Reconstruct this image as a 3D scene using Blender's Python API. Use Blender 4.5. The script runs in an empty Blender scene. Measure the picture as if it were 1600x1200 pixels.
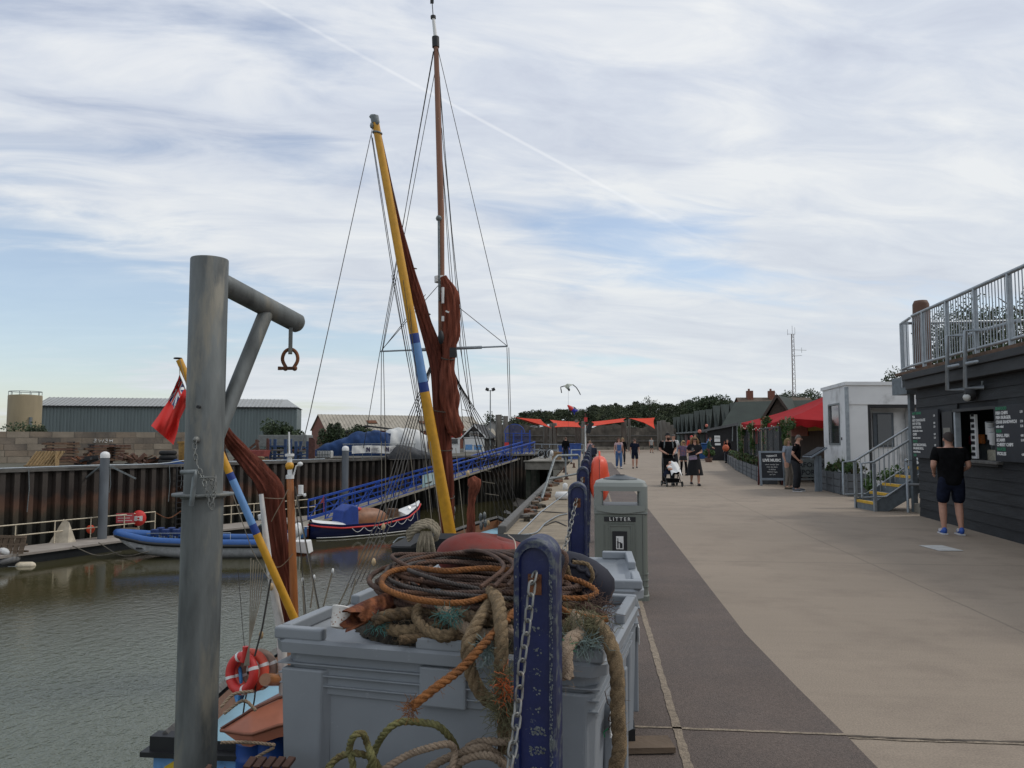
import bpy, math, random
from mathutils import Matrix, Vector, Euler
from mathutils import noise as MN
from math import sin, cos, pi, radians, sqrt, atan2
RND = random.Random(7)
SC = bpy.context.scene
COL = SC.collection
# ------------------------------------------------------------------ camera
YAW, PITCH, EYE, FPX = radians(5.95), radians(4.05), 1.6, 1200.0
cam_d = bpy.data.cameras.new('camera'); cam = bpy.data.objects.new('camera', cam_d); COL.objects.link(cam)
cam.location = (0, 0, EYE); cam.rotation_euler = (pi/2+PITCH, 0, YAW)
cam_d.sensor_width = 36; cam_d.lens = 36*FPX/1600; cam_d.clip_start = .05; cam_d.clip_end = 6000
SC.camera = cam
# ------------------------------------------------------------------ light
SUN_EL, SUN_AZ = radians(48), radians(72)      # azimuth from +Y towards +X
sd = bpy.data.lights.new('sun', 'SUN'); so = bpy.data.objects.new('sun', sd); COL.objects.link(so)
sd.energy = 1.3; sd.angle = radians(10); sd.color = (1, .95, .87)
sv = Vector((sin(SUN_AZ)*cos(SUN_EL), cos(SUN_AZ)*cos(SUN_EL), sin(SUN_EL)))
so.rotation_euler = sv.to_track_quat('Z', 'Y').to_euler()
SC.view_settings.view_transform = 'Standard'; SC.view_settings.look = 'None'
SC.view_settings.exposure = 0.0; SC.view_settings.gamma = 1
wd = bpy.data.worlds.new('World'); SC.world = wd; wd.use_nodes = True
def world():
    nt = wd.node_tree; N = nt.nodes; L = nt.links; N.clear()
    out = N.new('ShaderNodeOutputWorld'); mixs = N.new('ShaderNodeMixShader')
    bg = N.new('ShaderNodeBackground'); bc = N.new('ShaderNodeBackground')
    sky = N.new('ShaderNodeTexSky'); sky.sky_type = 'NISHITA'; sky.sun_disc = False
    sky.sun_elevation = SUN_EL; sky.sun_rotation = SUN_AZ; sky.air_density = 1; sky.dust_density = 1.0
    bg.inputs['Strength'].default_value = .15; L.new(sky.outputs[0], bg.inputs[0])
    tc = N.new('ShaderNodeTexCoord'); sep = N.new('ShaderNodeSeparateXYZ'); L.new(tc.outputs['Generated'], sep.inputs[0])
    def M(op, a, b=None, c=None):
        n = N.new('ShaderNodeMath'); n.operation = op
        for i, v in enumerate((a, b, c)):
            if v is None: continue
            if isinstance(v, (int, float)): n.inputs[i].default_value = v
            else: L.new(v, n.inputs[i])
        return n.outputs[0]
    zz = M('ADD', M('MAXIMUM', sep.outputs[2], 0.0), .16)
    u = M('DIVIDE', sep.outputs[0], zz); v = M('DIVIDE', sep.outputs[1], zz)
    # clouds run in soft bands, rotated a little
    cu = M('ADD', M('MULTIPLY', u, .90), M('MULTIPLY', v, .34)); cv = M('SUBTRACT', M('MULTIPLY', v, .94), M('MULTIPLY', u, .30))
    def noise(su, sv, off, det=6, rough=.55, dist=.0):
        cb = N.new('ShaderNodeCombineXYZ'); L.new(M('MULTIPLY', cu, su), cb.inputs[0]); L.new(M('MULTIPLY', cv, sv), cb.inputs[1]); cb.inputs[2].default_value = off
        n = N.new('ShaderNodeTexNoise'); n.inputs['Scale'].default_value = 1; n.inputs['Detail'].default_value = det
        n.inputs['Roughness'].default_value = rough; n.inputs['Distortion'].default_value = dist
        L.new(cb.outputs[0], n.inputs['Vector']); return n.outputs[0]
    n1 = noise(.75, 1.5, 5.9, 4, .5, .15); n2 = noise(2.6, 5.6, 9.1, 7, .58, .5); n3 = noise(.5, 1.2, 21.7, 3, .5, .1)
    cov = M('ADD', M('MULTIPLY', n1, .70), M('MULTIPLY', n2, .30))
    # denser to the right and just above the skyline
    cov = M('ADD', M('ADD', cov, M('MULTIPLY', sep.outputs[0], .12)), M('MULTIPLY', M('POWER', M('MAXIMUM', sep.outputs[2], 0.0), 2), .34)); cov = M('ADD', cov, M('MULTIPLY', M('MAXIMUM', M('SUBTRACT', .13, sep.outputs[2]), 0.0), .9))
    for (px, py, amt, wd_) in ((110, 450, -.10, .030), (60, 520, -.06, .015), (1060, 330, -.035, .006), (700, 330, .06, .02), (1300, 300, .05, .06)):   # clearer sky low on the left, thicker cloud elsewhere
        dv = N.new('ShaderNodeVectorMath'); dv.operation = 'DOT_PRODUCT'; L.new(tc.outputs['Generated'], dv.inputs[0]); x_, y_ = (px-800)/FPX, (600-py)/FPX
        R_ = Vector((cos(YAW), sin(YAW), 0)); F_ = Vector((-sin(YAW)*cos(PITCH), cos(YAW)*cos(PITCH), sin(PITCH))); dv.inputs[1].default_value = (R_*x_+R_.cross(F_)*y_+F_).normalized()
        q = N.new('ShaderNodeMapRange'); q.interpolation_type = 'SMOOTHSTEP'; L.new(dv.outputs['Value'], q.inputs[0]); q.inputs[1].default_value = 1-wd_; q.inputs[2].default_value = 1; q.inputs[3].default_value = 0; q.inputs[4].default_value = amt
        cov = M('ADD', cov, q.outputs[0])
    mr = N.new('ShaderNodeMapRange'); mr.interpolation_type = 'SMOOTHSTEP'; L.new(cov, mr.inputs[0])
    mr.inputs[1].default_value = .36; mr.inputs[2].default_value = .54; mr.inputs[3].default_value = .28; mr.inputs[4].default_value = .985
    # cloud tone
    rr = N.new('ShaderNodeValToRGB'); L.new(M('ADD', M('MULTIPLY', n3, .5), M('MULTIPLY', n2, .5)), rr.inputs[0])
    rr.color_ramp.elements[0].position = .38; rr.color_ramp.elements[0].color = (.53, .58, .70, 1)
    rr.color_ramp.elements[1].position = .62; rr.color_ramp.elements[1].color = (.86, .88, .90, 1)
    e = rr.color_ramp.elements.new(.5); e.color = (.67, .72, .81, 1)
    # pale low sky
    low = N.new('ShaderNodeMapRange'); L.new(sep.outputs[2], low.inputs[0]); low.inputs[1].default_value = .0; low.inputs[2].default_value = .42
    low.inputs[3].default_value = .75; low.inputs[4].default_value = 0
    mx = N.new('ShaderNodeMix'); mx.data_type = 'RGBA'; L.new(low.outputs[0], mx.inputs[0]); L.new(rr.outputs[0], mx.inputs[6]); mx.inputs[7].default_value = (.74, .78, .80, 1)
    # vapour trail: a thin great circle band
    def vec(px, py):
        x, y = (px-800)/FPX, (600-py)/FPX
        R = Vector((cos(YAW), sin(YAW), 0)); F = Vector((-sin(YAW)*cos(PITCH), cos(YAW)*cos(PITCH), sin(PITCH))); U = R.cross(F)
        return (R*x+U*y+F).normalized()
    a, b = vec(445, 22), vec(1080, 365); nn = a.cross(b).normalized(); mid = vec(760, 190)
    dp = N.new('ShaderNodeVectorMath'); dp.operation = 'DOT_PRODUCT'; L.new(tc.outputs['Generated'], dp.inputs[0]); dp.inputs[1].default_value = nn
    dm = N.new('ShaderNodeVectorMath'); dm.operation = 'DOT_PRODUCT'; L.new(tc.outputs['Generated'], dm.inputs[0]); dm.inputs[1].default_value = mid
    w = M('ABSOLUTE', dp.outputs['Value'])
    f1 = N.new('ShaderNodeMapRange'); f1.interpolation_type = 'SMOOTHSTEP'; L.new(w, f1.inputs[0]); f1.inputs[1].default_value = .0003; f1.inputs[2].default_value = .0030; f1.inputs[3].default_value = 1; f1.inputs[4].default_value = 0
    f2 = N.new('ShaderNodeMapRange'); f2.interpolation_type = 'SMOOTHSTEP'; L.new(dm.outputs['Value'], f2.inputs[0]); f2.inputs[1].default_value = cos(.34); f2.inputs[2].default_value = cos(.24)
    tr = M('MULTIPLY', M('MULTIPLY', f1.outputs[0], f2.outputs[0]), .33)
    mx2 = N.new('ShaderNodeMix'); mx2.data_type = 'RGBA'; L.new(tr, mx2.inputs[0]); L.new(mx.outputs[2], mx2.inputs[6]); mx2.inputs[7].default_value = (.98, .99, 1, 1)
    fac = M('MAXIMUM', mr.outputs[0], tr)
    L.new(mx2.outputs[2], bc.inputs[0]); bc.inputs['Strength'].default_value = 1.0
    L.new(fac, mixs.inputs[0]); L.new(bg.outputs[0], mixs.inputs[1]); L.new(bc.outputs[0], mixs.inputs[2]); L.new(mixs.outputs[0], out.inputs[0])
world()
# ------------------------------------------------------------------ measuring helpers (photo pixel + a real distance -> place)
RT = Vector((cos(YAW), sin(YAW), 0)); FH = Vector((-sin(YAW), cos(YAW), 0))
FW = Vector((-sin(YAW)*cos(PITCH), cos(YAW)*cos(PITCH), sin(PITCH))); UP = RT.cross(FW); CAM = Vector((0, 0, EYE))
def ray(px, py): return RT*((px-800)/FPX)+UP*((600-py)/FPX)+FW
def pd(px, py, d):
    r = ray(px, py); return CAM+r*(d/r.dot(FH))
def pz(px, py, z=0.0):
    r = ray(px, py); return CAM+r*((z-EYE)/r.z)
def cf(xc, d, z=0.0):
    v = RT*xc+FH*d; return Vector((v.x, v.y, z))
def frame(o, xd):
    x = Vector((xd[0], xd[1], 0)).normalized(); z = Vector((0, 0, 1)); y = z.cross(x)
    m = Matrix((x, y, z)).transposed().to_4x4(); m.translation = o; return m
def CFR(o, yaw=0.0): return Matrix.Translation(o) @ Matrix.Rotation(YAW+yaw, 4, 'Z')
def hit(M, px, py):          # where the sight line meets the local y=0 plane of M -> local (u, z)
    Mi = M.inverted(); o = Mi @ CAM; d = (Mi.to_3x3() @ ray(px, py)); t = -o.y/d.y; p = o+d*t; return p.x, p.z
# ------------------------------------------------------------------ materials
MATS = {}
def mat(name, col, rough=.6, metal=0, var=.18, scale=6, bump=0.0, bscale=30, col2=None, c2scale=4, c2thr=.55, c2soft=.08, spec=.5, det=6, coat=0, alpha=1, stretch=None, sss=0):
    if name in MATS: return MATS[name]
    col = tuple(c*(.80 if max(col) < .45 else .93) for c in col)
    if col2: col2 = tuple(c*(.80 if max(col2) < .45 else .93) for c in col2)
    m = bpy.data.materials.new(name); m.use_nodes = True; nt = m.node_tree; N = nt.nodes; L = nt.links
    p = N['Principled BSDF']; p.inputs['Roughness'].default_value = rough; p.inputs['Metallic'].default_value = metal
    p.inputs['Specular IOR Level'].default_value = spec
    if coat: p.inputs['Coat Weight'].default_value = coat
    tc = N.new('ShaderNodeTexCoord'); src = tc.outputs['Object']
    if stretch:
        mp = N.new('ShaderNodeMapping'); mp.inputs['Scale'].default_value = stretch; L.new(src, mp.inputs[0]); src = mp.outputs[0]
    nz = N.new('ShaderNodeTexNoise'); nz.inputs['Scale'].default_value = scale; nz.inputs['Detail'].default_value = det; L.new(src, nz.inputs['Vector'])
    rp = N.new('ShaderNodeValToRGB'); L.new(nz.outputs[0], rp.inputs[0])
    rp.color_ramp.elements[0].position = .3; rp.color_ramp.elements[1].position = .7
    rp.color_ramp.elements[0].color = tuple(c*(1-var) for c in col)+(1,); rp.color_ramp.elements[1].color = tuple(min(1, c*(1+var)) for c in col)+(1,)
    cur = rp.outputs[0]
    if col2:
        n2 = N.new('ShaderNodeTexNoise'); n2.inputs['Scale'].default_value = c2scale; n2.inputs['Detail'].default_value = 8; n2.inputs['Roughness'].default_value = .65; L.new(src, n2.inputs['Vector'])
        mr = N.new('ShaderNodeMapRange'); L.new(n2.outputs[0], mr.inputs[0]); mr.inputs[1].default_value = c2thr-c2soft; mr.inputs[2].default_value = c2thr+c2soft
        mx = N.new('ShaderNodeMix'); mx.data_type = 'RGBA'; L.new(mr.outputs[0], mx.inputs[0]); L.new(cur, mx.inputs[6]); mx.inputs[7].default_value = tuple(col2)+(1,); cur = mx.outputs[2]
    L.new(cur, p.inputs['Base Color'])
    if bump:
        nb = N.new('ShaderNodeTexNoise'); nb.inputs['Scale'].default_value = bscale; nb.inputs['Detail'].default_value = 5; L.new(src, nb.inputs['Vector'])
        b = N.new('ShaderNodeBump'); b.inputs['Strength'].default_value = bump; b.inputs['Distance'].default_value = .02; L.new(nb.outputs[0], b.inputs['Height']); L.new(b.outputs[0], p.inputs['Normal'])
    if alpha < 1: p.inputs['Alpha'].default_value = alpha
    MATS[name] = m; return m
# ------------------------------------------------------------------ mesh builder
I4 = Matrix.Identity(4)
def V(*a): return Vector(a)
def catmull(pts, step=.05, closed=False):
    pts = [Vector(p) for p in pts]
    if len(pts) == 2: pts = [pts[0], (pts[0]+pts[1])/2, pts[1]]
    n = len(pts); out = []
    rng = range(n) if closed else range(n-1)
    for i in rng:
        p1, p2 = pts[i], pts[(i+1) % n]
        p0 = pts[(i-1) % n] if closed or i > 0 else p1*2-p2
        p3 = pts[(i+2) % n] if closed or i+2 < n else p2*2-p1
        k = max(1, int((p2-p1).length/step))
        for j in range(k):
            t = j/k; out.append(.5*((2*p1)+(-p0+p2)*t+(2*p0-5*p1+4*p2-p3)*t*t+(-p0+3*p1-3*p2+p3)*t**3))
    if not closed: out.append(pts[-1])
    return out
def frames(path, closed=False):
    n = len(path); T = []
    for i in range(n):
        a = path[i-1] if (i > 0 or closed) else path[i]; b = path[(i+1) % n] if (i < n-1 or closed) else path[i]
        t = (b-a); T.append(t.normalized() if t.length > 1e-9 else Vector((0, 0, 1)))
    up = Vector((0, 0, 1)) if abs(T[0].z) < .9 else Vector((1, 0, 0))
    nn = (up-T[0]*up.dot(T[0])).normalized(); fr = []
    for t in T:
        nn = nn-t*nn.dot(t)
        nn = nn.normalized() if nn.length > 1e-6 else t.orthogonal().normalized()
        fr.append((t, nn, t.cross(nn)))
    return fr
class MB:
    def __init__(s, M=I4): s.v = []; s.f = []; s.mi = []; s.sm = []; s.M = M; s.k = 0; s.mats = []
    def use(s, m):
        if m not in s.mats: s.mats.append(m)
        s.k = s.mats.index(m); return s
    def add(s, vs, fs, smooth=False, M=None):
        M = s.M if M is None else s.M @ M; b = len(s.v); s.v += [M @ Vector(p) for p in vs]
        for f in fs: s.f.append([b+i for i in f]); s.mi.append(s.k); s.sm.append(smooth)
        return s
    def box(s, c, d, rz=0, M=None, rx=0, ry=0):
        x, y, z = d[0]/2, d[1]/2, d[2]/2
        vs = [(a*x, b*y, e*z) for e in (-1, 1) for b in (-1, 1) for a in (-1, 1)]
        T = Matrix.Translation(Vector(c)) @ Euler((rx, ry, rz)).to_matrix().to_4x4()
        if M is not None: T = M @ T
        return s.add(vs, [(0, 2, 3, 1), (4, 5, 7, 6), (0, 1, 5, 4), (2, 6, 7, 3), (0, 4, 6, 2), (1, 3, 7, 5)], M=T)
    def b2(s, lo, hi): return s.box([(a+b)/2 for a, b in zip(lo, hi)], [b-a for a, b in zip(lo, hi)])
    def bar(s, a, b, w, h):      # rectangular bar from a to b
        a, b = Vector(a), Vector(b); t = (b-a); L_ = t.length; t = t.normalized(); up = Vector((0, 0, 1)) if abs(t.z) < .95 else Vector((0, 1, 0))
        sx = t.cross(up).normalized(); uz = sx.cross(t); M = Matrix((sx, t, uz)).transposed().to_4x4(); M.translation = (a+b)/2
        return s.box((0, 0, 0), (w, L_, h), M=M)
    def tube(s, path, r, seg=8, closed=False, cap=True, mod=None):
        path = [Vector(p) for p in path]; fr = frames(path, closed); n = len(path); vs = []
        for i, (p, (t, a, b)) in enumerate(zip(path, fr)):
            q = r[i] if isinstance(r, (list, tuple)) else r
            for k in range(seg):
                an = 2*pi*k/seg; rr = q*(mod(an, i/(n-1)) if mod else 1); vs.append(p+a*cos(an)*rr+b*sin(an)*rr)
        fs = []
        for i in range(n if closed else n-1):
            j = (i+1) % n
            for k in range(seg): fs.append((i*seg+k, i*seg+(k+1) % seg, j*seg+(k+1) % seg, j*seg+k))
        s.add(vs, fs, seg > 4)
        if cap and not closed: s.add(vs[:seg], [tuple(range(seg))[::-1]]); s.add(vs[-seg:], [tuple(range(seg))])
        return s
    def cyl(s, a, b, r, seg=16, r2=None): return s.tube([a, b], [r, r if r2 is None else r2], seg)
    def lathe(s, prof, seg=20, M=None, smooth=True, sx=1, sy=1):
        vs = []; fs = []; n = len(prof)
        for r, z in prof:
            for k in range(seg): an = 2*pi*k/seg; vs.append((r*cos(an)*sx, r*sin(an)*sy, z))
        for i in range(n-1):
            for k in range(seg): fs.append((i*seg+k, i*seg+(k+1) % seg, (i+1)*seg+(k+1) % seg, (i+1)*seg+k))
        s.add(vs, fs, smooth, M=M)
        for i, fl in ((0, True), (n-1, False)):
            if prof[i][0] > 1e-5: s.add(vs[i*seg:(i+1)*seg], [tuple(range(seg))[::-1] if fl else tuple(range(seg))], M=M)
        return s
    def ball(s, c, r, seg=16, rz=0, rx=0, ry=0):
        if isinstance(r, (int, float)): r = (r, r, r)
        M = Matrix.Translation(Vector(c)) @ Euler((rx, ry, rz)).to_matrix().to_4x4() @ Matrix.Diagonal((*r, 1))
        h = seg//2; return s.lathe([(max(1e-6, sin(pi*i/h)), -cos(pi*i/h)) for i in range(h+1)], seg, M=M)
    def prism(s, poly, y0, y1, M=None):      # polygon in local x,z extruded along y
        n = len(poly); vs = [(x, y0, z) for x, z in poly]+[(x, y1, z) for x, z in poly]
        return s.add(vs, [tuple(range(n)), tuple(range(2*n-1, n-1, -1))]+[(i, i+n, (i+1) % n+n, (i+1) % n) for i in range(n)], M=M)
    def slab(s, poly, z0, z1):               # polygon in x,y extruded along z
        n = len(poly); vs = [(x, y, z0) for x, y in poly]+[(x, y, z1) for x, y in poly]
        return s.add(vs, [tuple(range(n))[::-1], tuple(range(n, 2*n))]+[(i, (i+1) % n, (i+1) % n+n, i+n) for i in range(n)])
    def grid(s, fn, nu, nv, smooth=True):
        vs = [fn(i/nu, j/nv) for j in range(nv+1) for i in range(nu+1)]
        return s.add(vs, [(j*(nu+1)+i, j*(nu+1)+i+1, (j+1)*(nu+1)+i+1, (j+1)*(nu+1)+i) for j in range(nv) for i in range(nu)], smooth)
    def torus(s, c, R, r, M=None, seg=32, rs=10, sy=1):
        T = Matrix.Translation(Vector(c)) if M is None else Matrix.Translation(Vector(c)) @ M
        return s.tube([T @ Vector((R*cos(2*pi*i/seg), R*sin(2*pi*i/seg)*sy, 0)) for i in range(seg)], r, rs, closed=True)
    def rope(s, pts, r, n=3, pitch=None, step=None, closed=False, seg=6):
        step = step or r*.9; path = catmull(pts, step, closed); fr = frames(path, closed); pitch = pitch or r*7
        d = [0]
        for i in range(1, len(path)): d.append(d[-1]+(path[i]-path[i-1]).length)
        if closed: tot = d[-1]+(path[0]-path[-1]).length; pitch = tot/max(1, round(tot/pitch))
        for k in range(n):
            ph = 2*pi*k/n; q = []
            for p, (t, a, b), dd in zip(path, fr, d):
                an = ph+2*pi*dd/pitch; q.append(p+(a*cos(an)+b*sin(an))*r*.5)
            s.tube(q, r*.56, seg, closed)
        return s
    def link(s, c, t, side, L_, W, r):       # one oval chain link along t, flat in (t, side)
        pts = []
        for i in range(16):
            an = 2*pi*i/16; x = cos(an); y = sin(an); e = (L_-W)/2
            pts.append(Vector(c)+t*((W/2)*x+(e if x > 0 else -e))+side*(W/2)*y)
        return s.tube(pts, r, 6, closed=True)
    def chain(s, pts, L_=.05, W=.028, r=.0045):
        pitch = (L_-2*r); path = catmull(pts, pitch/4); acc = 0; out = []; need = 0
        for i in range(1, len(path)):
            seg = path[i]-path[i-1]; l = seg.length
            while acc+l >= need:
                out.append((path[i-1]+seg*((need-acc)/l), seg.normalized())); need += pitch
            acc += l
        for i, (c, t) in enumerate(out):
            up = Vector((0, 0, 1)) if abs(t.z) < .9 else Vector((0, 1, 0)); a = t.cross(up).normalized(); b = a.cross(t)
            sd = (a+b).normalized() if i % 2 else (a-b).normalized(); s.link(c, t, sd, L_, W, r)
        return s
    def mesh(s, name, off=None):
        me = bpy.data.meshes.new(name); o = off or Vector((0, 0, 0))
        me.from_pydata([tuple(p-o) for p in s.v], [], s.f)
        for m in s.mats: me.materials.append(m)
        me.polygons.foreach_set('material_index', s.mi); me.polygons.foreach_set('use_smooth', s.sm); me.update(); return me
WL = {}
def tag(o, label=None, cat=None, group=None, kind=None):
    if label: o['label'] = label
    if cat: o['category'] = cat
    if group: o['group'] = group
    if kind: o['kind'] = kind
    return o
def thing(name, label, cat, loc=(0, 0, 0), group=None):
    o = bpy.data.objects.new(name, None); COL.objects.link(o); o.location = loc; o.empty_display_size = .2; WL[o] = Vector(loc)
    return tag(o, label, cat, group)
def part(name, mb, parent, m=None, bevel=0, label=None, seg=2):
    if m is not None and not mb.mats: mb.use(m)
    me = mb.mesh(name); o = bpy.data.objects.new(name, me); COL.objects.link(o); o.parent = parent; o.location = -WL[parent]; WL[o] = Vector((0, 0, 0))
    if bevel: b = o.modifiers.new('bevel', 'BEVEL'); b.width = bevel; b.segments = seg; b.limit_method = 'ANGLE'
    if label: o['label'] = label
    return o
def solo(name, mb, m, label, cat, group=None, bevel=0, kind=None):
    if m is not None and not mb.mats: mb.use(m)
    xs = [p.x for p in mb.v]; ys = [p.y for p in mb.v]; zs = [p.z for p in mb.v]
    off = Vector(((min(xs)+max(xs))/2, (min(ys)+max(ys))/2, min(zs)))
    if kind == 'structure': off = Vector((0, 0, 0))
    o = bpy.data.objects.new(name, mb.mesh(name, off)); COL.objects.link(o); o.location = off; WL[o] = off
    if bevel: b = o.modifiers.new('bevel', 'BEVEL'); b.width = bevel; b.segments = 2; b.limit_method = 'ANGLE'
    return tag(o, label, cat, group, kind)
def struct(name, mb, m): return solo(name, mb, m, None, None, kind='structure')
def M_(m): mb = MB(); mb.use(m); return mb
def B(m, M=I4): mb = MB(M); mb.use(m); return mb
def tree_copy(o, loc=None, rz=None, label=None, parent=None):
    c = o.copy(); COL.objects.link(c)
    if parent: c.parent = parent
    if loc is not None: c.location = loc
    if rz is not None: c.rotation_euler = (0, 0, rz)
    if label: c['label'] = label
    for ch in list(o.children): tree_copy(ch, parent=c)
    WL[c] = Vector(c.location); return c
def baked(o_mesh_fn):
    pass
def textmesh(s, size, align='CENTER', depth=.0, bold=0.0, sx=1.0):
    cu = bpy.data.curves.new('txt', 'FONT'); cu.body = s; cu.size = size; cu.align_x = align; cu.align_y = 'CENTER'; cu.extrude = depth; cu.offset = bold; cu.resolution_u = 2
    o = bpy.data.objects.new('txt', cu); COL.objects.link(o); bpy.context.view_layer.update()
    me = bpy.data.meshes.new_from_object(o.evaluated_get(bpy.context.evaluated_depsgraph_get()))
    vs = [v.co.copy() for v in me.vertices]; fs = [tuple(p.vertices) for p in me.polygons]
    bpy.data.objects.remove(o); bpy.data.curves.remove(cu); bpy.data.meshes.remove(me)
    return [Vector((v.x*sx, v.y, v.z)) for v in vs], fs
RX90 = Matrix.Rotation(pi/2, 4, 'X')
def put_text(mb, s, size, x, y, z, align='CENTER', bold=0, sx=1.0, rot=0):   # writes on a face looking to local -y
    vs, fs = textmesh(s, size, align, .0012*max(1, size*8), bold, sx)
    mb.add(vs, fs, M=Matrix.Translation((x, y, z)) @ RX90 @ Matrix.Rotation(rot, 4, 'Z')); return mb
def leaves(mb, c, r, n, size, rnd, clumps=12, flat=1.0):
    c = Vector(c); cl = []
    for i in range(clumps):
        v = Vector((rnd.gauss(0, 1), rnd.gauss(0, 1), rnd.gauss(0, 1))).normalized()*(rnd.random()**.4)
        cl.append((Vector((v.x*r[0]*.75, v.y*r[1]*.75, v.z*r[2]*.75)), rnd.uniform(.28, .5)))
    for i in range(n):
        o, q = cl[i % clumps]
        v = Vector((rnd.gauss(0, 1), rnd.gauss(0, 1), rnd.gauss(0, 1))).normalized()*(rnd.random()**.33)*q
        p = c+o+Vector((v.x*r[0], v.y*r[1], v.z*r[2]*flat))
        a = Vector((rnd.gauss(0, 1), rnd.gauss(0, 1), rnd.gauss(0, .7))).normalized(); b = a.orthogonal().normalized(); b = Matrix.Rotation(rnd.random()*6.28, 3, a) @ b
        s_ = size*rnd.uniform(.6, 1.4); e = a.cross(b)
        mb.add([p-b*s_, p+e*s_*.5, p+b*s_, p-e*s_*.5], [(0, 1, 2, 3)])
    return mb
def bundle(mb, pts, radii, folds=7, amp=.18, seg=28, step=.12, flat=1, seed=0, tw=2.0):
    pts = [Vector(p) for p in pts]; path = catmull(pts, step); n = len(path); rr = []
    L_ = [0]
    for i in range(1, len(pts)): L_.append(L_[-1]+(pts[i]-pts[i-1]).length)
    acc = 0
    for i, p in enumerate(path):
        if i: acc += (path[i]-path[i-1]).length
        j = 0
        while j < len(L_)-2 and acc > L_[j+1]: j += 1
        t = min(1, (acc-L_[j])/max(1e-6, L_[j+1]-L_[j])); t = t*t*(3-2*t); rr.append(radii[j]*(1-t)+radii[j+1]*t)
    def mod(an, t):
        return 1+amp*sin(folds*an+tw*t*6+seed)+amp*.7*sin((folds*2-3)*an-tw*9*t+seed*2)+amp*.35*sin(3*an+22*t+seed)
    return mb.tube(path, rr, seg, mod=mod)
# ------------------------------------------------------------------ palette
m_conc = mat('concrete', (.31, .265, .215), .85, var=.16, scale=.9, bump=.25, bscale=60, col2=(.235, .20, .165), c2scale=.5, c2thr=.56, c2soft=.12)
m_conc2 = mat('old_concrete', (.27, .25, .21), .9, var=.3, scale=2, bump=.3, bscale=20, col2=(.12, .11, .09), c2scale=1.2, c2thr=.58)
m_galv = mat('galvanised_steel', (.20, .225, .23), .5, .35, var=.3, scale=14, bump=.05, bscale=40, col2=(.27, .27, .25), c2scale=5, c2thr=.6)
m_galvl = mat('light_galvanised', (.36, .40, .43), .45, .4, var=.15, scale=10)
m_rust = mat('rust', (.20, .075, .03), .9, var=.5, scale=18, bump=.4, bscale=50, col2=(.06, .03, .02), c2scale=12, c2thr=.55)
m_dark = mat('black_paint', (.012, .013, .015), .6, var=.3)
m_black = mat('black_plastic', (.018, .02, .022), .4, var=.2, scale=20, bump=.05)
m_white = mat('white_paint', (.72, .72, .70), .5, var=.06, scale=5)
m_cream = mat('cream_paint', (.62, .54, .40), .6, var=.15, scale=8)
m_red = mat('red_paint', (.60, .035, .03), .5, var=.12)
m_orange = mat('orange_plastic', (.75, .085, .035), .45, var=.1, scale=6)
m_blue = mat('blue_steel', (.015, .07, .38), .45, var=.2, scale=12)
m_navy = mat('navy_paint', (.006, .012, .07), .3, var=.15, coat=.3)
m_sky = mat('pale_blue_paint', (.14, .32, .60), .45, var=.12, scale=8, col2=(.10, .22, .42), c2scale=7, c2thr=.62)
m_wood = mat('weathered_wood', (.17, .12, .08), .85, var=.35, scale=3, bump=.3, bscale=30, stretch=(1, 1, 5))
m_plank = mat('brown_plank', (.13, .075, .045), .85, var=.4, scale=5, bump=.3)
m_greyw = mat('grey_timber', (.14, .135, .125), .9, var=.3, scale=4, bump=.2, stretch=(3, 3, .5))
m_glass = mat('dark_glass', (.02, .025, .03), .08, var=.1, spec=.8)
m_tyre = mat('tyre_rubber', (.02, .02, .02), .85, var=.3)
m_leafd = mat('dark_leaves', (.034, .055, .022), .7, var=.5, scale=.6, col2=(.055, .085, .03), c2scale=1.2, c2thr=.5)
m_leafg = mat('green_leaves', (.05, .11, .025), .65, var=.5, scale=3, col2=(.09, .16, .03), c2scale=6, c2thr=.55)
m_leafy = mat('heather_leaves', (.10, .075, .03), .8, var=.5, scale=9, col2=(.05, .09, .02), c2scale=9, c2thr=.5)
m_bark = mat('bark', (.07, .05, .035), .9, var=.3, scale=8, bump=.3)
m_skin = mat('skin', (.50, .27, .19), .55, var=.06, scale=20)
m_tarpb = mat('blue_tarpaulin', (.014, .045, .135), .75, var=.35, scale=1.5, bump=.3, bscale=4, spec=.25)
m_tarpw = mat('white_tarpaulin', (.62, .62, .59), .6, var=.1, scale=2, bump=.3, bscale=4)
m_brick = mat('red_brick', (.22, .085, .055), .85, var=.3, scale=6)
m_text = mat('chalk_white', (.68, .68, .66), .8, var=.05)
m_textg = mat('menu_green', (.03, .22, .11), .7, var=.1)
m_board = mat('chalkboard', (.016, .019, .026), .7, var=.2)
WZ = -3.9
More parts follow.
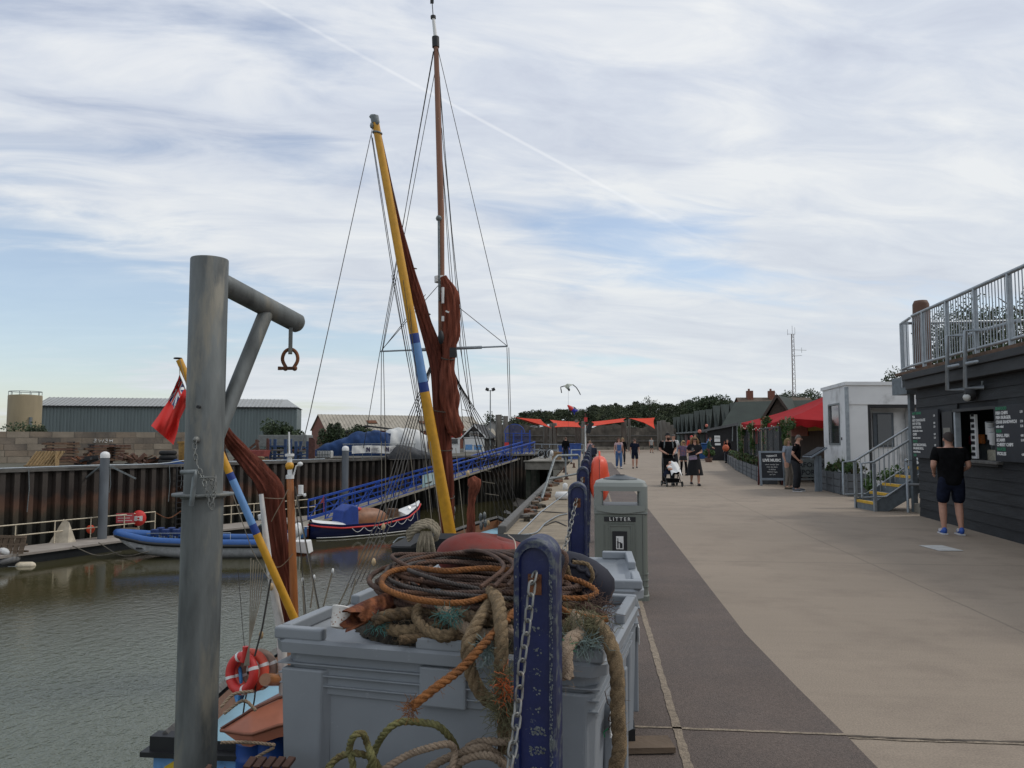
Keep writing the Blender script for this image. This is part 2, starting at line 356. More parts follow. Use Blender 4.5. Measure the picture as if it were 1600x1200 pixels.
# ------------------------------------------------------------------ water
def water_mat():
    m = bpy.data.materials.new('harbour_water'); m.use_nodes = True; nt = m.node_tree; N = nt.nodes; L = nt.links; p = N['Principled BSDF']
    p.inputs['Roughness'].default_value = .045; p.inputs['IOR'].default_value = 1.34
    tc = N.new('ShaderNodeTexCoord')
    mp = N.new('ShaderNodeMapping'); mp.inputs['Scale'].default_value = (1, .8, 1); L.new(tc.outputs['Object'], mp.inputs[0])
    n0 = N.new('ShaderNodeTexNoise'); n0.inputs['Scale'].default_value = .12; n0.inputs['Detail'].default_value = 3; L.new(mp.outputs[0], n0.inputs['Vector'])
    rp = N.new('ShaderNodeValToRGB'); L.new(n0.outputs[0], rp.inputs[0]); rp.color_ramp.elements[0].position = .35; rp.color_ramp.elements[1].position = .65
    rp.color_ramp.elements[0].color = (.085, .096, .066, 1); rp.color_ramp.elements[1].color = (.105, .118, .085, 1); a = N.new('ShaderNodeTexNoise'); a.inputs['Scale'].default_value = 4.2; a.inputs['Detail'].default_value = 4; a.inputs['Roughness'].default_value = .6; L.new(mp.outputs[0], a.inputs['Vector'])
    # wind ripples: strong in the open basin, dying out towards the sheltered far side
    sp = N.new('ShaderNodeSeparateXYZ'); L.new(tc.outputs['Object'], sp.inputs[0])
    w = N.new('ShaderNodeMath'); w.operation = 'MULTIPLY_ADD'; L.new(sp.outputs[0], w.inputs[0]); w.inputs[1].default_value = -.55; L.new(sp.outputs[1], w.inputs[2])
    wn = N.new('ShaderNodeMath'); wn.operation = 'MULTIPLY_ADD'; L.new(n0.outputs[0], wn.inputs[0]); wn.inputs[1].default_value = 9; L.new(w.outputs[0], wn.inputs[2])
    mr = N.new('ShaderNodeMapRange'); mr.interpolation_type = 'SMOOTHSTEP'; L.new(wn.outputs[0], mr.inputs[0]); mr.inputs[1].default_value = 30; mr.inputs[2].default_value = 44; mr.inputs[3].default_value = .48; mr.inputs[4].default_value = .04
    b = N.new('ShaderNodeBump'); b.inputs['Distance'].default_value = .10; L.new(mr.outputs[0], b.inputs['Strength']); L.new(a.outputs[0], b.inputs['Height']); L.new(b.outputs[0], p.inputs['Normal'])
    cm = N.new('ShaderNodeMapRange'); cm.interpolation_type = 'SMOOTHSTEP'; L.new(wn.outputs[0], cm.inputs[0]); cm.inputs[1].default_value = 27; cm.inputs[2].default_value = 42; cm.inputs[3].default_value = 0; cm.inputs[4].default_value = 1
    mx = N.new('ShaderNodeMix'); mx.data_type = 'RGBA'; L.new(cm.outputs[0], mx.inputs[0]); L.new(rp.outputs[0], mx.inputs[6]); mx.inputs[7].default_value = (.048, .043, .018, 1); L.new(mx.outputs[2], p.inputs['Base Color'])
    f = N.new('ShaderNodeTexNoise'); f.inputs['Scale'].default_value = 13; f.inputs['Detail'].default_value = 2; L.new(mp.outputs[0], f.inputs['Vector'])
    b2 = N.new('ShaderNodeBump'); b2.inputs['Distance'].default_value = .035; L.new(mr.outputs[0], b2.inputs['Strength']); L.new(f.outputs[0], b2.inputs['Height']); L.new(b.outputs[0], b2.inputs['Normal']); L.new(b2.outputs[0], p.inputs['Normal'])
    return m
struct('harbour_water', B(water_mat()).add([(-400, -60, WZ), (60, -60, WZ), (60, 140, WZ), (-400, 140, WZ)], [(0, 1, 2, 3)]), None)
mud = MB()
def mudf(u, v):
    x = -6.6+u*5.6; y = 50+v*18; return Vector((x, y, WZ-.25+.42*v+.1*sin(x*2.1+y*.7)+.06*sin(x*5+y*2)))
struct('mud_bank', mud.grid(mudf, 16, 30), mat('harbour_mud', (.085, .068, .045), .5, var=.3, scale=2, bump=.4, bscale=5))
# ------------------------------------------------------------------ promenade ground
QX = -1.45
def prom_mat():
    m = mat('promenade_concrete', (.325, .262, .198), .85, var=.11, scale=.28, bump=.22, bscale=110, col2=(.26, .207, .157), c2scale=1.1, c2thr=.58, c2soft=.10)
    nt = m.node_tree; N = nt.nodes; L = nt.links; p = N['Principled BSDF']; cur = p.inputs['Base Color'].links[0].from_socket
    tc = N.new('ShaderNodeTexCoord'); sp = N.new('ShaderNodeSeparateXYZ'); L.new(tc.outputs['Object'], sp.inputs[0])
    wob = N.new('ShaderNodeTexNoise'); wob.inputs['Scale'].default_value = 2.5; L.new(tc.outputs['Object'], wob.inputs['Vector'])
    def line(sock, off, period, w):
        a = N.new('ShaderNodeMath'); a.operation = 'MULTIPLY_ADD'; L.new(wob.outputs[0], a.inputs[0]); a.inputs[1].default_value = .03; L.new(sock, a.inputs[2])
        b = N.new('ShaderNodeMath'); b.operation = 'SUBTRACT'; L.new(a.outputs[0], b.inputs[0]); b.inputs[1].default_value = off
        c = N.new('ShaderNodeMath'); c.operation = 'PINGPONG'; L.new(b.outputs[0], c.inputs[0]); c.inputs[1].default_value = period/2
        d = N.new('ShaderNodeMath'); d.operation = 'LESS_THAN'; L.new(c.outputs[0], d.inputs[0]); d.inputs[1].default_value = w; return d.outputs[0]
    l1 = line(sp.outputs[1], 4.42, 6.0, .018); l2 = line(sp.outputs[0], 3.55, 3.9, .013)
    mxm = N.new('ShaderNodeMath'); mxm.operation = 'MAXIMUM'; L.new(l1, mxm.inputs[0]); L.new(l2, mxm.inputs[1])
    k = N.new('ShaderNodeMath'); k.operation = 'MULTIPLY'; L.new(mxm.outputs[0], k.inputs[0]); k.inputs[1].default_value = .55
    # faint brushed drag marks across the slab and small dark spots
    mp = N.new('ShaderNodeMapping'); mp.inputs['Scale'].default_value = (.5, 7, 1); L.new(tc.outputs['Object'], mp.inputs[0])
    br = N.new('ShaderNodeTexNoise'); br.inputs['Scale'].default_value = 1.6; br.inputs['Detail'].default_value = 6; L.new(mp.outputs[0], br.inputs['Vector'])
    br2 = N.new('ShaderNodeMapRange'); L.new(br.outputs[0], br2.inputs[0]); br2.inputs[1].default_value = .35; br2.inputs[2].default_value = .7; br2.inputs[3].default_value = .965; br2.inputs[4].default_value = 1.025
    gr = N.new('ShaderNodeTexNoise'); gr.inputs['Scale'].default_value = 90; gr.inputs['Detail'].default_value = 2; L.new(tc.outputs['Object'], gr.inputs['Vector'])
    gr2 = N.new('ShaderNodeMapRange'); L.new(gr.outputs[0], gr2.inputs[0]); gr2.inputs[1].default_value = .3; gr2.inputs[2].default_value = .7; gr2.inputs[3].default_value = .82; gr2.inputs[4].default_value = 1.18
    mm = N.new('ShaderNodeMath'); mm.operation = 'MULTIPLY'; L.new(br2.outputs[0], mm.inputs[0]); L.new(gr2.outputs[0], mm.inputs[1])
    vm = N.new('ShaderNodeVectorMath'); vm.operation = 'SCALE'; L.new(cur, vm.inputs[0]); L.new(mm.outputs[0], vm.inputs['Scale'])
    vo = N.new('ShaderNodeTexVoronoi'); vo.inputs['Scale'].default_value = 1.6; L.new(tc.outputs['Object'], vo.inputs['Vector'])
    sp2 = N.new('ShaderNodeMapRange'); L.new(vo.outputs['Distance'], sp2.inputs[0]); sp2.inputs[1].default_value = .012; sp2.inputs[2].default_value = .03; sp2.inputs[3].default_value = .6; sp2.inputs[4].default_value = 0
    ad = N.new('ShaderNodeMath'); ad.operation = 'MAXIMUM'; L.new(k.outputs[0], ad.inputs[0]); L.new(sp2.outputs[0], ad.inputs[1])
    mx = N.new('ShaderNodeMix'); mx.data_type = 'RGBA'; L.new(ad.outputs[0], mx.inputs[0]); L.new(vm.outputs[0], mx.inputs[6]); mx.inputs[7].default_value = (.13, .105, .08, 1)
    L.new(mx.outputs[2], p.inputs['Base Color']); return m
struct('promenade', MB().slab([(QX, -30), (QX, 53), (-4.4, 53), (-4.4, 75), (-4.4, 1500), (1500, 1500), (1500, -30)][::-1], -.4, 0).add([], []), prom_mat())
m_strip = mat('brown_asphalt', (.146, .111, .092), .85, var=.15, scale=1.2, bump=.5, bscale=140, col2=(.115, .092, .08), c2scale=1.5, c2thr=.55, c2soft=.15)
_n = m_strip.node_tree; _g = _n.nodes.new('ShaderNodeTexNoise'); _g.inputs['Scale'].default_value = 120; _r = _n.nodes.new('ShaderNodeMapRange'); _r.inputs[1].default_value = .35; _r.inputs[2].default_value = .75; _r.inputs[3].default_value = .72; _r.inputs[4].default_value = 1.45
_t = _n.nodes.new('ShaderNodeTexCoord'); _n.links.new(_t.outputs['Object'], _g.inputs['Vector']); _n.links.new(_g.outputs[0], _r.inputs[0])
_v = _n.nodes.new('ShaderNodeVectorMath'); _v.operation = 'SCALE'; _p = _n.nodes['Principled BSDF']; _c = _p.inputs['Base Color'].links[0].from_socket
_n.links.new(_c, _v.inputs[0]); _n.links.new(_r.outputs[0], _v.inputs['Scale']); _n.links.new(_v.outputs[0], _p.inputs['Base Color'])
mb = MB()
ed = [(1.66, -5), (1.60, 1), (1.45, 2.9), (1.385, 3.6), (1.35, 4.4), (1.30, 5.2), (1.235, 6.6), (1.24, 9), (1.25, 16), (1.25, 52)]
for (a, y0), (b, y1) in zip(ed, ed[1:]): mb.add([(-.28, y0, .005), (a, y0, .005), (b, y1, .005), (-.28, y1, .005)], [(0, 1, 2, 3)])
struct('dark_pavement_strip', mb, m_strip)
mb = MB()       # worn concrete joint through the strip
rr = random.Random(3); ys = [-5+i*.06 for i in range(900)]; wl = [.43+rr.uniform(-.004, .004) for _ in ys]; wr = [.475+rr.uniform(-.005, .005) for _ in ys]
for i in range(len(ys)-1): mb.add([(wl[i], ys[i], .009), (wr[i], ys[i], .009), (wr[i+1], ys[i+1], .009), (wl[i+1], ys[i+1], .009)], [(0, 1, 2, 3)])
xs = [-.25+i*.05 for i in range(33)]; a_ = [4.412+rr.uniform(-.005, .005) for _ in xs]; b_ = [4.438+rr.uniform(-.005, .005) for _ in xs]
for i in range(len(xs)-1): mb.add([(xs[i], a_[i], .009), (xs[i+1], a_[i+1], .009), (xs[i+1], b_[i+1], .009), (xs[i], b_[i], .009)], [(0, 1, 2, 3)])
struct('pavement_joint', mb, mat('joint_mortar', (.31, .25, .185), .9, var=.3, scale=40, bump=.6, bscale=90))
for nm, off, hw, m in (('slab_joint', 0, .012, mat('joint_dirt', (.10, .08, .06), .95, var=.4, scale=20)), ('slab_joint_edge', -.026, .011, mat('joint_mortar', (.42, .33, .235)))):
    mb = MB(); xs = [1.34+i*.06 for i in range(160)]; c_ = [4.43+off+.012*MN.noise(Vector((x*.9, off, 0)))*2+rr.uniform(-.004, .004) for x in xs]; h_ = [hw*rr.uniform(.3, 1.25) for _ in xs]
    for i in range(len(xs)-1): mb.add([(xs[i], c_[i]-h_[i], .004), (xs[i+1], c_[i+1]-h_[i+1], .004), (xs[i+1], c_[i+1]+h_[i+1], .004), (xs[i], c_[i]+h_[i], .004)], [(0, 1, 2, 3)])
    struct(nm, mb, m)
mb = MB(); k = 0; y = -2.0
while y < 52.5:
    w = 1.15+rr.uniform(-.1, .1); mb.b2((QX-.03, y, -.30), (-.29, y+w-.012, .012+rr.uniform(0, .006))); y += w
struct('quay_edge_deck', mb, mat('quay_planks', (.33, .27, .19), .85, var=.25, scale=1.3, bump=.35, bscale=25, stretch=(1.5, 6, 1), col2=(.22, .175, .12), c2scale=1.2, c2thr=.6))
# paving plate
P = pz(1470, 857); s_ = MB(Matrix.Translation(P) @ Matrix.Rotation(.1, 4, 'Z')).b2((-.17, -.28, .004), (.17, .28, .010))
solo('access_cover', s_, mat('pale_cover', (.50, .50, .48), .6), 'small pale square access cover set in the concrete near the kiosk', 'access cover')
# ------------------------------------------------------------------ quay wall under the promenade
t = thing('quay_wall', 'dark concrete quay wall dropping from the promenade edge to the water', 'quay wall', (QX, 10, WZ-1))
m_qw = mat('tidal_concrete', (.07, .065, .05), .85, var=.4, scale=1.2, bump=.4, bscale=8, col2=(.02, .028, .015), c2scale=.8, c2thr=.5)
part('wall', B(m_qw).b2((QX, -30, WZ-1.5), (QX+.6, 53.3, -.405)).b2((QX, 53.3, WZ-1.5), (QX+.5, 75, -.405)), t)
mb = B(m_plank)
for i in range(30): mb.b2((QX-.26, -1+i*1.85, WZ-.5), (QX-.004, -.74+i*1.85, -.12))
part('fender_timber', mb, t)
t = thing('quay_platform', 'concrete platform on square pillars at the head of the harbour', 'quay platform', (-3, 60, WZ-1))
part('deck', B(m_conc2).b2((-4.6, 52.8, -.55), (QX-.01, 75.3, .03)).b2((-4.7, 52.65, -.02), (QX-.02, 52.8, .09)), t, bevel=.03)
for x, y in ((-4.4, 53.2), (-2.9, 53.2), (-1.8, 53.2), (-4.4, 58), (-4.4, 63), (-4.4, 68), (-4.4, 73)):
    part('pillar', B(m_qw).b2((x-.17, y-.17, WZ-1), (x+.17, y+.17, -.56)), t)
part('back_wall', B(m_qw).b2((-4.0, 56, WZ-1), (-3.8, 75, -.56)), t)
# ------------------------------------------------------------------ far bank
P0 = cf(-24, 36); P1 = cf(3.1, 75); WD = (P1-P0).normalized(); WM = frame(P0, (WD.x, WD.y)); WLEN = (P1-P0).length
ext = P0-WD*60; bk = Vector((-WD.y, WD.x, 0))
struct('far_yard_ground', MB().slab([(ext.x+bk.x*.4, ext.y+bk.y*.4), (P1.x+bk.x*.4, P1.y+bk.y*.4), (-4.41, P1.y+.3), (-4.41, 1500), (-1500, 1500), (-1500, ext.y)], -.5, .1),
       mat('yard_ground', (.12, .105, .085), .95, var=.3, scale=.5, bump=.3, bscale=6, col2=(.08, .09, .05), c2scale=.3, c2thr=.55))
def pile_mat():
    m = mat('sheet_pile_steel', (.095, .075, .062), .85, var=.4, scale=1.3, bump=.4, bscale=9, stretch=(1, 1, .35))
    nt = m.node_tree; N = nt.nodes; L = nt.links; p = N['Principled BSDF']; cur = p.inputs['Base Color'].links[0].from_socket
    tc = N.new('ShaderNodeTexCoord'); ge = N.new('ShaderNodeSeparateXYZ'); L.new(tc.outputs['Object'], ge.inputs[0])
    n = N.new('ShaderNodeTexNoise'); n.inputs['Scale'].default_value = 1.1; n.inputs['Detail'].default_value = 7; L.new(tc.outputs['Object'], n.inputs['Vector'])
    a = N.new('ShaderNodeMath'); a.operation = 'MULTIPLY_ADD'; L.new(n.outputs[0], a.inputs[0]); a.inputs[1].default_value = 1.5; L.new(ge.outputs[2], a.inputs[2])
    r = N.new('ShaderNodeValToRGB'); mr = N.new('ShaderNodeMapRange'); L.new(a.outputs[0], mr.inputs[0]); mr.inputs[1].default_value = 0; mr.inputs[2].default_value = 4.6
    L.new(mr.outputs[0], r.inputs[0]); e = r.color_ramp.elements
    e[0].position = 0; e[0].color = (.008, .011, .007, 1); e[1].position = 1; e[1].color = (.042, .034, .028, 1)
    for pos, c in ((.36, (.010, .012, .008)), (.48, (.022, .021, .012)), (.56, (.050, .036, .020)), (.64, (.105, .050, .028)), (.71, (.085, .040, .024)), (.78, (.034, .025, .020)), (.90, (.042, .034, .028))):
        q = e.new(pos); q.color = c+(1,)
    mx = N.new('ShaderNodeMix'); mx.data_type = 'RGBA'; mx.inputs[0].default_value = .85; L.new(cur, mx.inputs[6]); L.new(r.outputs[0], mx.inputs[7])
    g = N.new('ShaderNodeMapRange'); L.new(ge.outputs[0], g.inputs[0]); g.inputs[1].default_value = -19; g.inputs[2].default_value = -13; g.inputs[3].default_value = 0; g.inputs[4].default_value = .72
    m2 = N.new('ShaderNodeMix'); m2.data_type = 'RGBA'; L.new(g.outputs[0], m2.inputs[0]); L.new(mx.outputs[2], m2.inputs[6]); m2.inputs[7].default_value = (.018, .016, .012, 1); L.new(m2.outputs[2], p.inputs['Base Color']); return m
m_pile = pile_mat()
t = thing('sheet_pile_wall', 'long rusty corrugated steel wall along the far side of the basin', 'harbour wall', P0+Vector((0, 0, WZ)))
mb = MB(WM @ Matrix.Translation((0, 0, WZ))); prof = []; u = -60; per = .62
while u < WLEN+.1: prof += [(u, 0), (u+per*.38, 0), (u+per*.46, .32), (u+per*.92, .32)]; u += per
vs = []
for q, (a, b) in enumerate(prof): vs += [(a, b, -1.0), (a, b, 3.9)]
mb.add(vs, [(2*i, 2*i+2, 2*i+3, 2*i+1) for i in range(len(prof)-1)])
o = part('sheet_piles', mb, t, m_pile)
# object space of the stain pattern: measured from the water line
o.location = Vector((0, 0, WZ))-WL[t]+Vector((0, 0, 0)); 
for v in o.data.vertices: v.co.z -= WZ
part('coping', B(mat('coping', (.12, .112, .10), .8, var=.4, scale=1.5, bump=.3), WM).b2((-60, -.08, .0), (WLEN, .42, .15)), t)
for i, u in enumerate((-2, 1.3, 5.2, 8.5, 9.2, 14.4)): part('hanging_chain', B(m_galv, WM).tube([(u, -.12, .1), (u+.05, -.15, -.8), (u, -.14, -1.9 if i % 2 else -1.2)], .022, 5), t)
mb = B(m_dark, WM)
for u in (8.9, 9.35): mb.b2((u, -.22, -3.9), (u+.06, -.14, 0))
for i in range(13): mb.b2((8.9, -.21, -3.8+i*.3), (9.4, -.16, -3.76+i*.3))
part('ladder', mb, t)
tag(solo('tyre_fender', B(m_tyre, WM @ Matrix.Translation((10.6, -.18, -1.35)) @ RX90).torus((0, 0, 0), .26, .1, seg=20, rs=8), None, 'black tyre hanging on the rusty steel wall left of the davit post', 'tyre'))
tag(solo('mooring_cable', B(m_galvl).tube(catmull([WM @ Vector(p) for p in ((-6, -.05, .2), (0, .05, .19), (4, -.12, .22), (8, .1, .2), (10, .3, .35), (12, .1, .22), (16, .0, .2), (20, .2, .2))], .5), .035, 6), None, 'grey cable lying along the top of the far wall', 'cable'))
# concrete block wall
a, b = pd(-90, 680, 45), pd(292, 680, 53); a.z = b.z = 0.1; BW = frame(a, (b-a).to_2d()); bl = (b-a).length
def block_mat():
    m = mat('blockwork', (.24, .19, .145), .9, var=.25, scale=.9, bump=.3, bscale=12, col2=(.13, .11, .095), c2scale=.55, c2thr=.57)
    return m
t = thing('block_wall', 'long wall of pale stacked concrete blocks with graffiti behind the timber stacks', 'block wall', a)
mats = [mat('block_tone_a', (.27, .215, .16), .9, var=.2, scale=1.2, bump=.4, bscale=9, col2=(.14, .12, .10), c2scale=.5, c2thr=.58), mat('block_tone_b', (.22, .18, .14), .9, var=.25, scale=1.2, bump=.4, bscale=9, col2=(.12, .105, .09), c2scale=.5, c2thr=.55), mat('block_tone_c', (.31, .26, .20), .9, var=.2, scale=1.2, bump=.4, bscale=9)]
mb = MB(BW); rr = random.Random(5)
for r_ in range(5):
    u = -rr.random()*.6; z = r_*.385
    while u < bl:
        w = 1.2; mb.use(rr.choice(mats)); mb.b2((u+.012, rr.uniform(-.01, .01), z+.01), (min(u+w, bl)-.012, .6, z+.375)); u += w
part('blocks', mb, t)
part('mortar_core', B(m_conc2, BW).b2((0, .03, 0), (bl, .57, 1.90)), t)
g1 = hit(BW, 162, 689); mb = B(m_text, BW @ Matrix.Translation((g1[0], -.03, g1[1]-.45*0)))
for pts in ([(-.42, .1), (-.52, .12), (-.56, .06), (-.42, 0), (-.46, -.08), (-.58, -.07)], [(-.3, .1), (-.24, -.1), (-.16, .05), (-.08, -.1), (0, .1)], [(.22, .1), (.12, .12), (.08, .06), (.24, 0), (.18, -.09), (.06, -.08)], [(.34, .1), (.36, -.08)], [(.36, .0), (.5, .02)], [(.52, .1), (.5, -.08)]):
    mb.tube([(x, 0, z) for x, z in pts], .022, 5)
part('graffiti', mb, t)
# timber stacks etc in front of the wall
def stack(px0, px1, py, d, rows, name, label, cat, m, h=.16, seed=1, jit=.12):
    a, b = pd(px0, py, d), pd(px1, py, d+1.5); a.z = b.z = .1; F = frame(a, (b-a).to_2d()); L_ = (b-a).length; rr = random.Random(seed)
    mb = MB(F)
    for k in range(rows):
        mb.use(m[k % len(m)])
        for j in range(3): mb.b2((rr.uniform(-jit, jit)+.25*j, -.3+j*.3, k*h+.02), (L_+rr.uniform(-jit, jit)*2, -.02+j*.3, k*h+h*.93))
        for q in (.2, .8): mb.use(m_dark).b2((L_*q, -.32, k*h+h*.8), (L_*q+.08, .5, (k+1)*h+.03)); mb.use(m[k % len(m)])
    return solo(name, mb, None, label, cat)
m_rustp = mat('rusty_brown', (.12, .06, .04), .85, var=.5, scale=5, bump=.3)
stack(66, 120, 725, 43, 8, 'timber_stack', 'tall stack of dark heavy timbers against the block wall', 'timber stack', [m_wood, m_plank, m_rustp])
stack(130, 185, 725, 45, 7, 'timber_stack', 'untidy stack of rusty beams behind the nearer grey pile', 'timber stack', [m_rustp, m_plank], seed=4, jit=.5)
t = None
a = pd(52, 733, 40.5); a.z = .12; mb = B(mat('pale_timber', (.34, .23, .11), .8, var=.25, scale=6), CFR(a, .15))
for i in range(9): mb.bar((-.35+i*.16, 0, 0), (-.05+i*.16, .5, .78), .06, .12)
mb.bar((-.45, -.02, .05), (1.0, -.02, .05), .08, .08).bar((-.1, .5, .76), (1.3, .5, .76), .08, .08).b2((1.02, 0, 0), (1.05, .5, .8))
solo('timber_cradle', mb, None, 'pale slatted timber frame leaning at the left end of the timber stack', 'timber frame')
for i, (px, w, h) in enumerate(((125, .35, .7), (203, .8, .62), (222, 1.0, .55))):
    a = pd(px, 727, 42+i*1.5); a.z = .1; mb = MB(CFR(a)); rr = random.Random(i+20)
    for k in range(16):
        mb.use(rr.choice([m_rust, m_rustp, m_dark, m_plank])); x = rr.uniform(-w/2, w/2)*1.4; y = rr.uniform(0, .8); z = rr.uniform(0, h*.6)
        mb.bar((x, y, z), (x+rr.uniform(-.8, .8), y+rr.uniform(-.3, .3), z+rr.uniform(.05, h*.6)), rr.uniform(.05, .2), rr.uniform(.04, .2))
    solo('scrap_pile', mb, None, ['black tangle of scrap between the two timber stacks', 'brown heap of rusty scrap metal right of the white-capped pile', 'low spread of broken rusty beams beside the tyre stack'][i], 'scrap pile')
a = pd(261, 725, 45); a.z = .1
for k in range(3):
    solo('stacked_tyre', B(m_tyre, Matrix.Translation(a+Vector((.04*(k % 2), .03*k, .14+.26*k)))).torus((0, 0, 0), .36, .135, seg=24, rs=8), None,
         ['lowest black tyre of the stack by the block wall', 'middle black tyre of the stack by the block wall', 'top black tyre of the stack by the block wall'][k], 'tyre', 'tyres stacked by the block wall')
a = pd(291, 722, 46); a.z = .1; solo('yellow_skip', B(mat('ochre_steel', (.35, .2, .05), .7, var=.3), CFR(a)).prism([(-.45, 0), (.5, 0), (.6, 1.25), (-.5, 1.25)], 0, .9).b2((-.56, -.05, 1.2), (.66, .95, 1.32)), None, 'ochre yellow steel skip at the right end of the block wall', 'skip')
a = pd(272, 726, 44); a.z = .1; mb = B(m_tarpb, CFR(a)); solo('blue_sheet', mb.grid(lambda u, v: Vector((-.9+1.8*u, v*.8, .02+.22*sin(pi*u)*sin(pi*v)*(1+.4*sin(14*u+3*v)))), 20, 8), None, 'small crumpled blue sheet on the wall top below the tyres', 'sheet')
# silo
a = pd(37.5, 668, 70); a.z = .1
t = thing('silo', 'round beige storage silo left of the long warehouse', 'silo', a)
mb = B(mat('silo_beige', (.30, .24, .14), .7, var=.2, scale=.8, stretch=(1, 1, .3)), Matrix.Translation(a)); mb.lathe([(1.36, 0), (1.36, 5.35), (1.30, 5.42), (.4, 5.5)], 32); part('tank', mb, t)
mb = B(m_galv, Matrix.Translation(a)); mb.tube([(1.3*cos(i*pi/10), 1.3*sin(i*pi/10), 5.75) for i in range(20)], .03, 5, closed=True)
for i in range(10): mb.cyl((1.3*cos(i*pi/5), 1.3*sin(i*pi/5), 5.35), (1.3*cos(i*pi/5), 1.3*sin(i*pi/5), 5.75), .025, 5)
part('top_railing', mb, t); part('pipe', B(m_galv, Matrix.Translation(a)).cyl((1.2, -.75, 0), (1.2, -.75, 3.4), .14, 10), t)
# warehouse
a, b = pd(57, 680, 78), pd(463, 680, 83); a.z = b.z = .1; F = frame(a, (b-a).to_2d()); L_ = (b-a).length
t = thing('warehouse', 'long grey-green corrugated steel warehouse behind the block wall', 'warehouse', a)
mb = B(mat('cladding_green', (.165, .205, .205), .6, var=.12, scale=.5, stretch=(6, 6, .3)), F)
def corr(mb, u0, u1, z0, z1, y, per=.32, dep=.05):
    vs = []; u = u0
    while u < u1: vs += [(u, y), (u+per*.45, y), (u+per*.55, y+dep), (min(u1, u+per*.95), y+dep)]; u += per
    n = len(vs); mb.add([(p[0], p[1], z0) for p in vs]+[(p[0], p[1], z1) for p in vs], [(i, i+1, i+1+n, i+n) for i in range(n-1)])
corr(mb, 0, L_, 0, 4.8, 0); mb.b2((0, .06, 0), (L_, 7, 4.78)); part('wall', mb, t)
mb = B(mat('roof_sheet', (.40, .41, .40), .6, var=.1, scale=1.5, stretch=(4, .5, 1)), F); n = int(L_/.4)
for i in range(n):
    u0 = -.15+i*(L_+.3)/n; u1 = u0+(L_+.3)/n*.5; c0 = min(1, max(0, 1)); mb.add([(u0, -.2, 4.82), (u0+(L_+.3)/n, -.2, 4.82), (min(u0+(L_+.3)/n, L_-1.3), 3.5, 5.85), (min(u0, L_-1.3), 3.5, 5.85)], [(0, 1, 2, 3)]); mb.b2((u0, -.2, 4.83), (u0+.06, -.1, 4.90))
    if u0 < L_-1.6: mb.bar((u0, -.2, 4.86), (u0, 3.5, 5.88), .07, .05)
mb.add([(L_+.15, -.2, 4.82), (L_+.15, 7.2, 4.82), (L_-1.3, 3.5, 5.85)], [(0, 1, 2)]).add([(-.15, 7.2, 4.82), (L_+.15, 7.2, 4.82), (L_-1.3, 3.5, 5.85), (-.15, 3.5, 5.85)], [(0, 1, 2, 3)]).add([(-.15, -.2, 4.82), (-.15, 7.2, 4.82), (-.15, 3.5, 5.85)], [(0, 2, 1)])
part('roof', mb, t); part('gutter', B(m_dark, F).b2((-.1, -.3, 4.72), (L_+.1, -.205, 4.84)), t)
# brick works with pale roof
a = pd(510, 680, 105); a.z = .1; F = CFR(a, .50)
t = thing('brick_works', 'red brick gabled building with a very long pale roof beyond the boat yard', 'building', a)
part('wall', B(m_brick, F).b2((0, 0, 0), (24, 8, 2.7)).add([(0, 0, 2.7), (0, 8, 2.7), (0, 4, 4.75), (.2, 0, 2.7), (.2, 8, 2.7), (.2, 4, 4.75)], [(0, 1, 2), (3, 5, 4)]), t)
mb = B(mat('pale_roof', (.42, .38, .31), .8, var=.18, scale=.7, stretch=(3, 1, 1)), F)
mb.add([(-.2, -.3, 2.6), (24, -.3, 2.6), (24, 4, 4.9), (-.2, 4, 4.9), (-.2, 8.3, 2.6), (24, 8.3, 2.6)], [(0, 1, 2, 3), (3, 2, 5, 4)])
for i in range(49): mb.bar((-.2+i*.5, -.3, 2.64), (-.2+i*.5, 4, 4.93), .05, .05)
part('roof', mb, t)
for x in (7, 15): part('roof_patch', B(m_rust, F).box((x, 1.8, 3.86), (1.4, .8, .1), rx=.49), t)
# bushes
def bush(px, py, d, w, h, n, label, seed, name='bush', mt=None):
    a = pd(px, py, d); a.z = max(a.z, .1) if a.z > 1.5 else .1
    t = thing(name, label, 'bush', a); rr = random.Random(seed)
    part('foliage', leaves(B(mt or m_leafd, Matrix.Translation(a)), (0, 0, h*.55), (w/2, w/2.4, h/2), n, .11*(d/60)**.5, rr, 14), t)
    part('stem', B(m_bark, Matrix.Translation(a)).tube([(0, 0, 0), (.05, 0, h*.4), (.1, .05, h*.7)], [.09, .06, .02], 6), t)
bush(436, 695, 62, 3.7, 3.1, 3800, 'rounded dark green bush in front of the warehouse end', 31)
bush(470, 695, 64, 1.8, 2.3, 1200, 'small dark bush at the right end of the warehouse', 34)
bush(515, 695, 66, 2.4, 3.2, 2200, 'green bush in front of the red brick gable', 32)
bush(566, 690, 70, 4.6, 2.9, 2600, 'wide green bush behind the dark flat roof', 33)
bush(20, 690, 60, 6.5, 2.6, 3400, 'low hedge-like bush behind the block wall under the silo', 35)
